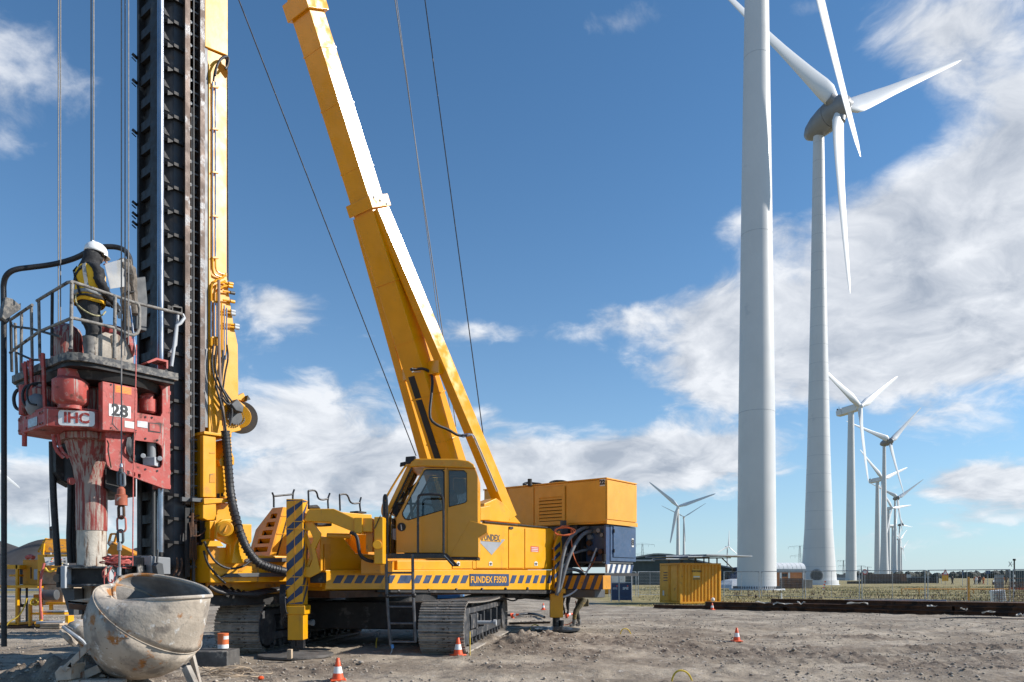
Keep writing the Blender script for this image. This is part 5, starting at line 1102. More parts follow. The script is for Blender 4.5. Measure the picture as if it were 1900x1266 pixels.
# grey motor box at the mast foot
g = RB(); uvprism(g, [(278, 1066), (278, 1032), (314, 1035), (314, 1066)], .55, .95, .6); g.build('valve_box', M['grey'], mast, bevel=.015)
g = RB(); uvprism(g, [(253, 1062), (246, 1050), (248, 1034), (262, 1030), (270, 1045), (270, 1062)], .8, 1.9, 1.2); g.build('lower_bracket', M['blk'], mast, bevel=.02)
for px in (328, 336): MB().tube([Q(px, 1036, .85), Q(px+2, 1046, .8), Q(px, 1058, .85), Q(px-6, 1068, .85)], .02, 8, 1).build('grease_hose', M['rust'], mast)
g = RB(); uvprism(g, [(288, 1068), (284, 1050), (290, 1044), (297, 1046), (300, 1068)], .4, .6, .5); g.cyl(Q(291, 1044, .5), Q(293, 1020, .5), .02, n=8); g.build('grab_hook', M['dkgrey'], mast, bevel=.01)

# yellow back beam
YA = 1.0; yb = M['yel']
back = RB(); uvprism(back, [(378, -900), (421, -900), (421, 112), (418, 104), (378, 88)], YA-.04, 1.95, YA); bbm = back.build('upper_sleeve', yb, mast, bevel=.015)
back = RB(); uvprism(back, [(379.5, 89), (412, 103), (421, 100), (421, 512), (427, 560), (434, 605), (441.5, 640), (442.5, 735), (444, 744), (455, 752), (459, 768), (457, 786), (446, 799), (430, 803), (430, 812), (386, 806), (386, 118)], YA, 1.9, YA); bb_ = back.build('back_beam', yb, mast, bevel=.012)
back = RB(); uvprism(back, [(375.5, 806), (400, 810), (400, 850), (407, 852), (429, 812), (431, 840), (435, 850), (435, 862), (431, 865), (432, 925), (375.5, 923)], YA-.10, 1.85, YA-.1); bl = back.build('lower_beam', yb, mast, bevel=.015)
back = RB(); uvprism(back, [(375.5, 807), (400, 810), (400, 923.5), (375.5, 923)], YA-.22, YA-.101, YA-.2); lb = back.build('cover_box', yb, mast, bevel=.015)
back = RB(); uvprism(back, [(375.5, 800.5), (418, 807), (418, 812), (375.5, 806)], YA-.26, 1.9, YA-.2); back.build('flange', yb, mast, bevel=.008)
back = RB(); uvprism(back, [(375.5, 925), (400, 925), (437, 927), (437, 931), (376, 936)], YA-.25, 1.9, YA-.2); back.build('flange', yb, mast, bevel=.008)
back = RB(); uvprism(back, [(375.5, 936), (400, 932), (401, 965), (384, 966), (375.5, 962)], YA-.22, YA+.2, YA-.2); back.build('cover_box', yb, mast, bevel=.015)
back = RB(); uvprism(back, [(400, 932), (431, 934), (435, 955), (432, 990), (386, 1005), (384, 966), (400, 966)], YA-.05, 1.85, YA-.05); back.build('base_beam', yb, mast, bevel=.015)
back = RB(); uvprism(back, [(387, 967), (397, 967), (397, 1003), (392, 1008), (380, 1006), (380, 1001), (387, 1001)], YA-.24, YA-.06, YA-.2); back.build('strap_plate', yb, mast, bevel=.01)
for (a, b, c_, d_) in ((388, 398, 838, 842), (388, 398, 878, 896)):
    g = RB(); uvprism(g, [(a, d_), (a, c_+2), (b, c_), (b, d_)], YA-.228, YA-.2205, YA-.2); g.build('access_slot', M['yel_grimy'], lb)
g = RB(); uvprism(g, [(402, 926), (402, 916), (407, 916), (407, 926)], YA-.108, YA-.1005, YA-.1); uvprism(g, [(410, 921), (410, 915), (413.5, 915), (413.5, 921)], YA-.108, YA-.1005, YA-.1); g.build('slot', M['blk'], bl)
g = RB(); uvprism(g, [(404, 866), (401, 855), (410, 848), (423, 832), (425, 835), (413, 855), (411, 866)], YA-.2, YA-.105, YA-.1); g.build('hook_lug', M['yel_grimy'], bl)
g = RB(); uvprism(g, [(386, 120), (390, 126), (390, 806), (386, 806)], YA-.03, YA-.001, YA); g.build('edge_strip', yb, mast, bevel=.004)
MB().cyl(Q(409.5, 133, YA-.006), Q(409.5, 133, YA+.002), .13, n=24).build('pin_hole', M['yel_grimy'], mast)
# pinion wheel and dark motor
MB().cyl(Q(444, 773, YA-.03), Q(444, 773, YA+.0), .225, n=36).build('sheave', yb, mast, smooth=40, bevel=.01)
wl_ = MB(); c = Q(437, 773, YA-.06); wl_.cyl(c, c+ZN*-.03, .15, n=28)
for k in range(24):
    a = 2*math.pi*k/24; p = c+XU*math.cos(a)*.19+Vector((0, 0, math.sin(a)*.19*.84)); wl_.beam(p, p+ZN*.02, .025, .025)
wl_.build('toothed_wheel', M['dkgrey'], mast)
MB().cyl(Q(447, 775, 1.5), Q(447, 775, 1.6), .33, n=36).build('rope_sheave', M['dkgrey'], mast, smooth=40)
g = RB(); uvprism(g, [(421, 752), (433, 742), (445, 756), (443, 768), (430, 764)], YA-.25, YA-.05, YA-.1); g.build('drive_motor', M['dkgrey'], mast, bevel=.02)
g = RB(); uvprism(g, [(441, 735), (452, 729), (455, 737), (459, 736), (458, 745), (444, 742)], YA+.2, YA+.3, YA+.2); g.build('lamp_bracket', yb, mast); g = RB(); uvprism(g, [(453, 745), (455, 735), (460, 743)], YA+.1, YA+.4, YA+.2); g.build('work_lamp', M['blk'], mast)
# hydraulic pipes and hoses on the back beam
def mp(pts, v, r, mt, nm='hydraulic_pipe', sm=1, n=8): MB().tube([Q(a, b, v) for a, b in pts], r, n, sm).build(nm, mt, mast, smooth=True)
for dx in (0, 5):
    mp([(394.5+dx, 152), (394.5+dx, 478)], YA-.05, .016, M['steel'], sm=0)
    mp([(394.5+dx, 478), (395+dx, 506-dx), (402+dx, 512-dx), (414+dx, 515-dx), (420, 508+dx)], YA-.05, .019, yb)
for y in (162, 240, 320, 401, 478): g = RB(); uvprism(g, [(391, y), (402.5, y+1), (402.5, y+4), (391, y+3)], YA-.08, YA-.02, YA); g.build('pipe_clip', yb, mast)
for dx, top in ((0, 530), (5.5, 536), (10, 543)):
    mp([(392+dx, 560), (392+dx, top), (399+dx, top-9), (410+dx, top-13), (418, top-20+dx)], YA-.06, .019, yb)
    mp([(392+dx, 560), (392+dx, 626)], YA-.06, .017, M['steel'], sm=0)
    mp([(392+dx, 626), (392+dx, 642)], YA-.06, .024, yb, sm=0)
for y in (560, 626): g = RB(); uvprism(g, [(389, y), (404, y+1), (404, y+4), (389, y+3)], YA-.09, YA-.02, YA); g.build('pipe_clip', yb, mast)
for (x0, y0), mt in (((432, 527), yb), ((431, 532), yb), ((435, 544), M['dkgrey']), ((435, 560), yb), ((436, 578), M['lgrey']), ((436, 583), M['lgrey']), ((443, 604), M['lgrey']), ((443, 609), M['lgrey'])):
    mp([(414, y0-3), (x0-12, y0-2), (x0-4, y0)], YA-.05, .018, yb); MB().cyl(Q(x0-8, y0-1, YA-.05), Q(x0, y0+.5, YA-.05), .034, n=10).build('coupling', mt, mast, smooth=40)
for dx in (0, 5, 9.5): mp([(411+dx, 562+dx), (411+dx, 600), (411+dx, 650), (409+dx, 668)], YA-.07, .014, M['steel'] if dx else yb, sm=0)
mp([(406, 520), (406, 600), (407, 680), (411, 740), (418, 808)], YA-.14, .03, mat('wrapped_hose', (.30, .20, .15), .6), 'wrapped_hose')
for pts in ([(396, 640), (392, 680), (400, 710), (414, 735), (425, 750)], [(402, 642), (398, 672), (403, 705), (418, 728), (430, 745)], [(413, 650), (412, 690), (410, 730), (414, 790)], [(421, 640), (424, 665), (418, 690), (414, 720)], [(417, 660), (411, 700), (409, 760)]):
    mp(pts, YA-.13, .018, M['rub'], 'hydraulic_hose', 2)
for pts in ([(404, 700), (412, 722), (424, 744), (432, 762), (426, 790)], [(400, 716), (410, 748), (416, 776), (419, 800)], [(411, 738), (422, 752), (436, 750), (441, 764)]): mp(pts, YA-.20, .022, M['rub'], 'hydraulic_hose', 2)
# the thick corrugated hose bundle down to the deck
pts = [(418, 800), (421, 830), (424, 870), (427, 910), (433, 945), (444, 985), (458, 1020), (478, 1045), (505, 1055), (529, 1060)]
vv_ = [YA-.25]*4+[.6, .22, .12, .08, .02, -.02]
P3 = [Q(a, b, v) for (a, b), v in zip(pts, vv_)]
MB().tube(P3, .075, 12, 3).build('hose_bundle', M['rub'], mast, smooth=True)
# sleeve rings
cr = MB(); fine = []
for i in range(len(P3)-1):
    for t in range(5): fine.append(P3[i].lerp(P3[i+1], t/5))
for i in range(0, len(fine)-1): d = (fine[i+1]-fine[i]).normalized(); cr.cyl(fine[i], fine[i]+d*.022, .086, n=12)
cr.build('sleeve_ring', M['rub'], mast)
mp([(379, 1005), (388, 1026), (400, 1044), (422, 1056), (446, 1054), (462, 1044), (466, 1036)], .35, .022, M['rub'], 'hydraulic_hose', 2)
mp([(378, 1022), (384, 1045), (400, 1066), (418, 1082)], .5, .022, M['rub'], 'hydraulic_hose', 2)
mp([(399, 140), (402, 122), (410, 108), (420, 104), (425, 108), (423, 122), (418, 128)], YA-.12, .022, M['rub'], 'hydraulic_hose', 2)
mp([(396, 150), (399, 130), (406, 114), (415, 106), (421, 110), (420, 122)], YA-.09, .02, M['rub'], 'hydraulic_hose', 2)
mp([(421.5, 112), (422, 340), (423, 520)], 1.5, .016, M['rub'], 'hydraulic_hose', 0)

# ------------------------------------------------------------ rotary drive head with platform
head = thing('rotary_drive', 'faded red rotary drive head with round gearbox hanging on the leader above the steel pipe', 'drive head', R(-3.8, 1.5, 2.0))
red = M['red']; VP = .72
main = [(190, 712), (228, 690), (315, 701), (316, 908), (303, 906), (262, 891), (230, 878), (206, 871), (199, 862), (196.5, 850), (196.5, 800), (190, 798)]
h1 = [(255, 712), (290, 712), (298, 716), (301.5, 724), (301.5, 766), (298, 773), (290, 772), (254.5, 766)]
h2 = [(240, 818), (252, 817), (292, 822), (299, 827), (301.5, 835), (301.5, 862), (298, 868), (288, 869), (262, 862), (240, 855)]
sl_ = [[(x-2.6, 873+k*3), (x+2.6, 874+k*3), (x+2.6, 880+k*3), (x, 882+k*3), (x-2.6, 880+k*3)] for k, x in enumerate((238, 248.5, 258.5))]
g = RB(); uvprism(g, [main, h1, h2]+sl_, VP, VP+.045, VP); sp = g.build('side_plate', red, head, bevel=.006)
g = RB(); uvprism(g, [main, h1, h2], 2.28, 2.33, VP); g.build('side_plate', red, head)
zt_h = UZ(250, 700, VP)[1]
g = RB(); g.box(uu(200, VP), uu(312, VP), VP+.05, 2.27, UZ(250, 700, VP)[1]-.02, UZ(250, 700, VP)[1]+.04); g.build('top_plate', red, head)
g = RB(); g.box(uu(199, VP), uu(250, VP), VP+.05, 2.27, UZ(200, 815, VP)[1], UZ(200, 800, VP)[1]); g.build('gear_floor', red, head)
g = RB(); g.box(uu(307, VP), uu(315, VP), VP+.05, 1.2, UZ(315, 905, VP)[1], UZ(315, 701, VP)[1]); g.build('slide_shoe', red, head)
for y in (728, 760, 789, 818, 845, 875, 902):
    g = RB(); uvprism(g, [(316, y-4), (319.5, y-2), (319.5, y+4), (316, y+5)], VP+.05, VP+.2, VP); g.build('slide_bolt', red, head)
g = RB(); uvprism(g, [(258, 802), (262, 720), (300, 720), (300, 800)], 1.2, 1.24, 1.2); g.build('inner_wall', M['text'], head)
g = RB(); uvprism(g, [(225, 880), (225, 810), (310, 810), (310, 900)], 1.0, 1.04, 1.0); g.build('inner_wall', M['text'], head)
# number box
g = RB(); uvprism(g, [(190, 707.5), (254.5, 720), (254.5, 803), (190, 798)], VP-.16, VP-.002, VP-.16); nb = g.build('number_box', red, head, bevel=.01)
vb = VP-.16
g = RB(); uvprism(g, [(202, 749), (242.5, 755), (242.5, 777), (202, 771.5)], vb-.006, vb-.001, vb); pl = g.build('number_plate', M['white'], nb)
c = Q(222.5, 763.2, vb-.008); me = text_mesh('28', .27, M['text'], .002, .010); piece('number', me, pl, MT(c, XU, (0, 0, 1)))
g = RB(); uvprism(g, [(213, 714), (244, 720), (244, 733.5), (213, 728.5)], vb-.005, vb-.001, vb); wl = g.build('warning_label', M['oran'], nb)
for k in range(4): g = RB(); uvprism(g, [(215, 716+3*k), (242, 721+3*k), (242, 722.2+3*k), (215, 717.2+3*k)], vb-.008, vb-.0055, vb); g.build('print_line', M['ytext'], wl)
g = RB(); uvprism(g, [(231, 781), (249, 783.5), (249, 796), (231, 793)], vb-.006, vb-.001, vb); dl = g.build('data_label', M['whited'], nb)
for px, py in ((206, 714), (252, 724), (206, 794), (252, 799)): MB().cyl(Q(px, py, vb-.012), Q(px, py, vb), .014, n=8).build('bolt', M['dkgrey'], nb)
g = RB(); uvprism(g, [(254.5, 781), (273.5, 783), (273.5, 795), (254.5, 792)], VP-.008, VP-.001, VP); g.build('data_plate', M['galv'], head)
g = RB(); uvprism(g, [(275, 784), (298, 786), (298, 804), (275, 801)], VP-.006, VP-.001, VP); g.build('recess_edge', M['text'], head); g = RB(); uvprism(g, [(277, 786), (296, 788), (296, 802), (277, 799)], VP-.012, VP-.0065, VP); g.build('small_cover', red, head)
for px, py in ((270, 774), (282, 775), (270, 814), (292, 817), (270, 871), (292, 874), (231, 806)): MB().cyl(Q(px, py, VP-.015), Q(px, py, VP), .018, n=8).build('bolt', M['dkgrey'], head)
# motors seen in the openings
def motor(px, ytop, ybot, v, r, mt, nm='motor'):
    a = Q(px, ytop, v); b = Q(px, ybot, v); H = a.z-b.z; return MB().lathe(b, (0, 0, 1), [(0, r*.8), (.03, r), (H*.55, r), (H*.57, r*1.0), (H*.6, r*.72), (H*.9, r*.72), (H, r*.5)], 24).build(nm, mt, head, smooth=40)
motor(274, 722, 768, .95, .15, red); MB().cyl(Q(262, 738, .93), Q(280, 733, .9), .05, n=10).build('hose_elbow', red, head)
g = MB(); c0 = Q(281, 866, .86); g.box(c0.x-.11, c0.x+.11, c0.y-.1, c0.y+.1, c0.z, c0.z+.16); g.build('valve_block', M['lgrey'], head, bevel=.015)
MB().cyl(c0+Vector((0, 0, .16)), c0+Vector((0, 0, .42)), .075, n=18).build('valve_motor', M['grey'], head, smooth=40, bevel=.01)
for px, py in ((265.5, 846), (296.5, 851)): MB().cyl(Q(px, py, .70), Q(px, py, .78), .042, n=14).build('hose_cap', M['lgrey'], head, smooth=40, bevel=.008)
for k in range(5): MB().tube([Q(237+k*1.5, 812, VP-.03), Q(234+k*2, 828, VP-.07-.01*k), Q(239+k, 845, VP-.05), Q(246+k, 850, VP-.02)], .014, 6, 2).build('hydraulic_hose', M['dkgrey'], head, smooth=True)
MB().tube([Q(250, 800, VP-.04), Q(246, 818, VP-.06), Q(245, 848, VP-.05), Q(250, 856, VP-.02)], .028, 8, 2).build('hydraulic_hose', M['rub'], head, smooth=True)
# gearbox
def plan(pts, z0, z1, nm, mt, par=head, bevel=.02):
    g = RB(); n = len(pts); g.add([R(a, b, z0) for a, b in pts]+[R(a, b, z1) for a, b in pts], [tuple(range(n))[::-1], tuple(range(n, 2*n))]+[(i, (i+1) % n, (i+1) % n+n, i+n) for i in range(n)]); return g.build(nm, mt, par, bevel=bevel)
u1 = SU(83, 1.15); zt_g = UZ(83, 757, 1.15)[1]; zb_g = UZ(83, 791, 1.15)[1]
vP = 1.15; u2 = SU(176, .74)
far = VZ(33, 790, u1)[0]
pts = [(u1, vP), (u1+(u2-u1)*.80, .77), (u2, .74), (u2+.75, .74), (u2+.75, 2.3), (u1+.5, far+.1), (u1, far)]
gb = plan(pts, zb_g, zt_g, 'gearbox', red)
plan([(a+.02 if i in (0, 6) else a, b+(.03 if b < 1.2 else -.03)) for i, (a, b) in enumerate(pts)], zt_g+.002, zt_g+.03, 'gearbox_lid', red, bevel=.005)
plan([(u1+.35, 1.3), (u2, .95), (u2+.7, .95), (u2+.7, 2.2), (u1+.5, far-.1)], zb_g-.12, zb_g-.002, 'gearbox_sump', M['redmud'])
A_, B_ = R(u1, vP, 0), R(u1+(u2-u1)*.80, .77, 0); fd = (B_-A_).normalized(); fn = Vector((fd.y, -fd.x, 0))
c = A_.lerp(B_, .77)+Vector((0, 0, (zt_g+zb_g)/2))+fn*.008
m = MT(c, fd, (0, 0, 1))
g = MB(); W_, H_ = .54, .25
pp_ = []
for (cx_, cy_, a0) in ((W_/2-.05, H_/2-.05, 0), (-W_/2+.05, H_/2-.05, 90), (-W_/2+.05, -H_/2+.05, 180), (W_/2-.05, -H_/2+.05, 270)):
    for t in range(4): a = math.radians(a0+t*30); pp_.append((cx_+.05*math.cos(a), cy_+.05*math.sin(a)))
g.prism(pp_, lambda x, y: Vector((x, y, .004)), lambda x, y: Vector((x, y, -.004)))
lgm = g.mesh('maker_plate', M['white']); lgp = piece('maker_plate', lgm, gb, m); ORG[lgp.name] = Vector((0, 0, 0))
me = text_mesh('IHC', .23, mat('red_lettering', (.38, .05, .04), .6, var=.2, vs=8, patches=[((.62, .61, .57), 14., .60, .05, .8)]), .003, .008); ow = piece('lettering', me, None, m @ Matrix.Translation((0, 0, .007))); ow.parent = lgp; ow.matrix_local = Matrix.Translation((0, 0, .007))
g = RB(); vq = VZ(56, 790, u1)[0]; g.box(u1-.012, u1-.002, 1.45, 1.85, zb_g+.05, zb_g+.20); g.build('worn_plate', M['galv'], gb, bevel=.004)
for k, v in enumerate((1.25, 1.35, 1.95, far-.08)):
    for z in (zb_g+.06, zt_g-.06): MB().cyl(R(u1-.02, v, z), R(u1, v, z), .02, n=8).build('bolt', M['redmud'], gb)
MB().cyl(R(u1+.02, far-.25, zb_g-.22), R(u1+.02, far-.25, zb_g), .04, n=10).build('drain_plug', red, head)
# hydraulic motors on the gearbox
c = Q(131, 750, .98)
MB().lathe(Vector((c.x, c.y, zt_g)), (0, 0, 1), [(0, .19), (.06, .19), (.10, .25), (.13, .27), (.46, .27), (.50, .22), (.52, .19), (.72, .18), (.72, .1)], 28).build('drive_motor', red, head, smooth=35)
g = MB(); g.cyl((c.x+.12, c.y, zt_g+.55), (c.x+.34, c.y+.05, zt_g+.6), .055, n=12); g.build('motor_port', M['redmud'], head, smooth=40)
for uo, vo in ((.25, 1.85), (1.0, 1.9), (.75, 1.25)):
    p = R(u1+uo, vo, zt_g); MB().lathe(p, (0, 0, 1), [(0, .17), (.1, .24), (.42, .24), (.5, .17), (.66, .16)], 20).build('drive_motor', M['redmud'], head, smooth=35)
g = MB(); p = R(u1+.12, 1.75, zt_g); g.ball(p+Vector((0, 0, .13)), .2, 12, (1, 1, 1.1)); g.build('swivel_cap', M['grey'], head, smooth=True)
for v in (1.28, 1.80, 2.05): p = R(u1+.05, v, 0); q_ = R(u1+.02, v, 0); MB().beam((p.x, p.y, zt_g), (q_.x, q_.y, zt_g+.92), .05, .04).build('support_post', red, head); MB().beam((p.x, p.y, zt_g+.55), (q_.x-.12, q_.y+.10, zt_g+.92), .03, .03).build('support_brace', red, head)
for v, r in ((2.1, .028), (1.7, .022), (1.5, .016)): MB().tube([R(u1-.0, v, zt_g+.1), R(u1-.08, v+.12, zt_g+.12), R(u1-.1, v+.15, zt_g+.35), R(u1-.02, v+.1, zt_g+.5), R(u1+.4, v, zt_g+.5), R(u1+.6, v-.3, zt_g+.7)], r, 10, 2).build('hydraulic_hose', M['rub'], head, smooth=True)
p = R(u1-.02, 2.02, zt_g); MB().cyl(p, p+Vector((0, 0, .5)), .07, n=12).build('filter', red, head, smooth=40)
# neck and pipe
nc = Q(170, 900, 1.5); nx, ny = nc.x, nc.y
zz = lambda py: EYE+(HY-py)/F*ny
MB().lathe((nx, ny, zz(985)), (0, 0, 1), [(0, .245), (zz(900)-zz(985), .25), (zz(870)-zz(985), .29), (zz(845)-zz(985), .36), (zz(820)-zz(985), .42), (zz(806)-zz(985), .44)], 36).build('drive_neck', M['redmud'], head, smooth=50)
g = MB(); 
for k in range(2):
    x0 = 98+k*9; g.tube([Q(x0, 806, 1.35), Q(x0+5, 835, 1.3), Q(x0+20, 850, 1.25)], .03, 8, 1)
g.build('grease_pipe', red, head)
g = RB(); g.cyl(R(u1+.75, 1.95, zz(892)), R(u1+.75, 1.95, zb_g), .20, n=24); g.build('rear_drum', M['text'], head, smooth=40)
g = RB(); uvprism(g, [(103, 826), (140, 860), (135, 903), (115, 892), (104, 876)], 1.9, 2.2, 1.9); g.build('rear_shield', M['blk'], head)
MB().cyl(Q(130, 893, 1.25), Q(134, 893, 1.2), .06, n=14).build('neck_lug', red, head, smooth=40)
g = RB(); uvprism(g, [(196, 870), (196, 905), (222, 918), (252, 922), (252, 880)], 1.2, 2.2, 1.2); g.build('lower_guard', M['text'], head)

# working platform round the head
plat = M['plat']
uc = SU(128, .42); zp = UZ(128, 648, .42)[1]; vfar = VZ(20, 696, uc)[0]
pts = [(uc+.38, .42), (uc+.17, .47), (uc+.04, .60), (uc, .80), (uc, vfar-.05), (uc+.08, vfar+.08), (uc+.25, vfar+.12), (uc+1.6, vfar+.12), (SU(331, .42), vfar-.5), (SU(331, .42), .42)]
plf = plan(pts, zp-.13, zp, 'platform_deck', plat, head, .006)
plan([(a+(.05 if a < uc+.5 else -.05), b+(.05 if b < 1 else -.05)) for a, b in pts], zp-.20, zp-.135, 'platform_under_frame', blk, head, .004)
cx_, cy_ = R(uc+.95, 1.45, 0).xy
MB().lathe((cx_, cy_, zp-.36), (0, 0, 1), [(0, .6), (.02, .9), (.155, .95)], 36).build('turning_ring', blk, head, smooth=35)
hr = M['raildirt']
def vrail(pts, v=.44, r=.027, nm='guard_rail', par=head, mt=None, sm=0): return MB().tube([Q(a, b, v) for a, b in pts], r, 10, sm).build(nm, mt or hr, par, smooth=True)
def urail(pts, r=.025, nm='guard_rail', mt=None):
    return MB().tube([R(uc+.03, *VZ(a, b, uc+.03)) for a, b in pts], r, 10, 0).build(nm, mt or M['raildirt'], head, smooth=True)
vrail([(134, 523), (165, 533), (200, 545), (250, 562), (288, 571), (338, 583)]); vrail([(134, 590), (165, 597), (214, 609), (240, 621), (248, 622), (255, 618), (258.5, 610), (259, 575), (257, 565), (249, 561)])
for px, a, b in ((134, 522, 648), (214.5, 549, 665)): vrail([(px-.8, a), (px-2.5, b)], nm='rail_post')
urail([(134, 523), (126, 524), (68.5, 558.5)]); urail([(134, 590), (72, 616), (22, 652), (19, 655)]); urail([(60, 566), (17.5, 595)])
for a, b in (((72, 559), (74, 670)), ((97, 543), (96, 660)), ((58, 567), (60, 678)), ((40, 582), (39, 690)), ((20, 597), (22, 690)), ((28, 600), (31, 700))): urail([a, b], .024, 'rail_post', blk if a[0] in (97, 20) else None)
urail([(20, 600), (24, 606), (58, 610), (112, 625)], .02, 'back_rail', blk); urail([(31, 655), (60, 668), (90, 668)], .02, 'back_rail', blk)
vrail([(338, 583), (342, 590), (335, 600), (328, 604), (322, 650), (318, 680)], .5, .03, 'rail_end', head, M['lgrey']); vrail([(330, 585), (326, 640), (316, 655)], .62, .025, 'rail_end', head, M['lgrey'])
g = MB(); g.tube([Q(320, 577, .44), Q(320, 568.5, .44), Q(337, 571, .44), Q(337, 580, .44)], .012, 6); g.build('latch_loop', hr, head)
g = RB(); uvprism(g, [(272, 672), (290, 664), (312, 669), (312, 684), (309, 684), (309, 672), (292, 668), (276, 674)], .5, .8, .5); g.build('red_bracket', red, head)
g = RB(); uvprism(g, [(226, 685), (226, 676), (256, 680), (254, 690), (238, 694)], .50, .56, .5); g.build('shackle_plate', M['splash'], head)
for px in (238, 246): MB().cyl(Q(px, 685.5, .49), Q(px, 685.5, .5), .035, n=12).build('shackle_hole', M['text'], head)
# red dome and splashed housings standing on the platform
p = Q(125, 640, 1.45); MB().lathe((p.x, p.y, zp), (0, 0, 1), [(0, .25), (.25, .25), (.5, .24), (.62, .19), (.70, .08)], 28).build('red_dome', M['redmud'], head, smooth=40)
p = Q(206, 640, 1.35); MB().lathe((p.x, p.y, zp), (0, 0, 1), [(0, .36), (.45, .36), (.7, .34), (.78, .26), (.8, .1)], 20).build('red_drum', red, head, smooth=40)
g = RB(); uvprism(g, [(172, 668), (171, 640), (177, 624), (192, 618), (200, 620), (204, 650), (204, 668)], .62, .8, .7); uvprism(g, [(206, 672), (206, 622), (216, 620), (233, 634), (246, 660), (246, 676)], .66, .82, .7); uvprism(g, [(200, 645), (200, 618), (212, 620), (212, 645)], .7, .95, .7); g.build('splashed_housing', M['splash'], head, bevel=.02)
g = MB(); g.cyl(Q(241, 568, .8), Q(252, 658, .55), .016, n=8); g.build('gas_strut', M['steel'], head)
g = RB(); uvprism(g, [(237, 626), (243, 622), (252, 655), (248, 662)], .6, .68, .6); g.build('strut_arm', red, head)
# lever column crusted in dried mud, with the screen between it and the worker
cr_ = M['splash']
g = MB(); g.tube([Q(234, 668, .95), Q(236, 600, .95), Q(235, 540, .95), Q(232, 500, .95), Q(230, 482, .95)], [.09, .08, .10, .12, .10, .07], 10, 2); g.tube([Q(238, 482, .9), Q(243, 510, .88), Q(247, 545, .9), Q(250, 585, .9)], [.05, .09, .07, .08, .05], 9, 2); g.v = [(a+random.uniform(-.014, .014), b+random.uniform(-.014, .014), c+random.uniform(-.014, .014)) for a, b, c in g.v]; g.build('mud_crusted_column', mat('brown_dried_mud', (.17, .145, .12), .95, var=.35, vs=6, bump=.8, bs=22), head, smooth=True)
for y in (508, 541): MB().tube([Q(236, y, .84), Q(243, y+2, .80), Q(250, y-1, .85)], .018, 8, 1).build('strap', blk, head)
g = RB(); uvprism(g, [(250, 612), (250, 516), (268, 514), (272, 560), (270, 616)], .9, 1.1, .95); g.build('control_cabinet', M['dkgrey'], head, bevel=.02)
g = MB(); a_ = .86; g.add([Q(194, 490, a_), Q(230, 480, a_), Q(232, 532, a_), Q(205, 536, a_)]+[Q(194, 490, a_)-ZN*.006, Q(230, 480, a_)-ZN*.006, Q(232, 532, a_)-ZN*.006, Q(205, 536, a_)-ZN*.006], [(0, 1, 2, 3), (7, 6, 5, 4), (0, 4, 5, 1), (1, 5, 6, 2), (2, 6, 7, 3), (3, 7, 4, 0)]); g.build('plastic_screen', M['sheet'], head)
# supply hose looping over the platform and down the left side
ph = [R(uc+.2, 1.9, 0)]
hp = [(7.5, 1200), (7.5, 800), (7, 545), (6, 530), (10, 512), (25, 500), (60, 496), (100, 491), (140, 480), (165, 466), (190, 458), (215, 458), (232, 464), (241, 478), (242, 492)]
hv = [2.7, 2.7, 2.7, 2.7, 2.6, 2.5, 2.4, 2.2, 1.9, 1.6, 1.4, 1.3, 1.2, 1.15, 1.1]
g = MB(); g.tube([Q(a, b, v) for (a, b), v in zip(hp, hv)], .045, 12, 2); o = g.build('supply_hose', M['rub'], smooth=True); tag(o, 'thick black supply hose arching behind the worker and hanging down at the left edge', 'hose')
g = RB(); uvprism(g, [(2, 590), (8, 552), (22, 556), (34, 566), (37, 563), (37, 575), (30, 580), (18, 588), (14, 600)], 2.55, 2.75, 2.6); g.build('hose_saddle', M['plat'], head, bevel=.01)
for k, pts in enumerate(([(97, 820), (98, 900), (103, 985), (108, 1050)], [(131, 900), (130, 960), (128, 1000), (131, 1045)], [(137, 890), (134, 960), (134, 1010), (137, 1045)], [(142, 960), (139, 1000), (141, 1045)])):
    o = MB().tube([Q(a, b, 1.9 if k else 2.1) for a, b in pts], (.055, .05, .045, .02)[k], 10, 2).build('grout_hose', M['rub'], smooth=True); tag(o, ['single thick black hose hanging left of the others under the drive head', 'left hose of the bundle hanging beside the red neck', 'middle hose of the bundle hanging beside the red neck', 'thinnest hose of the bundle, against the red neck'][k], 'hose', 'hoses hanging under the drive head')

# ------------------------------------------------------------ pipe, clamp table, ropes, hook
pz = zz(985)
o = MB().lathe((nx, ny, zz(1052)-.3), (0, 0, 1), [(0, .235), (zz(980)-zz(1052)+.3, .235)], 32).build('drill_pipe', mat('pipe_under_white_cement', (.52, .475, .40), .85, var=.2, vs=3, streak=((.17, .09, .05), 16., .50, .09), bump=.5, bs=22), smooth=50); tag(o, 'cement streaked white pipe standing in the black clamp table', 'pipe')
o = MB().lathe((nx+.05, ny+.1, -.1), (0, 0, 1), [(0, .245), (zz(1085)+.1, .245)], 32).build('casing', M['splash'], smooth=50); tag(o, 'mud brown casing standing in the ground under the clamp table', 'casing')
tb = thing('clamp_table', 'heavy black steel clamp table around the foot of the pipe', 'clamp table', (nx, ny, 0))
def cb(px0, px1, py0, py1, Y, d, nm, mt, par=tb, bevel=.01): return FB(px0, px1, py0, py1, Y, d).build(nm, mt, par, bevel=bevel)
Yt = ny-.55
cb(121, 192, 1055, 1085, Yt+.12, .05, 'web', blk); cb(115, 200, 1051, 1055, Yt, .3, 'flange', M['plat']); cb(118, 200, 1084, 1088, Yt, .3, 'flange', M['plat'])
cb(112, 121, 1050, 1092, Yt-.05, .25, 'end_plate', M['lgrey']); cb(105, 112, 1052, 1088, Yt, .4, 'clamp_arm', blk, bevel=.02)
g = FB(200, 203, 1050, 1092, Yt+.1, .9); g.build('frame_post', M['lgrey'], tb)
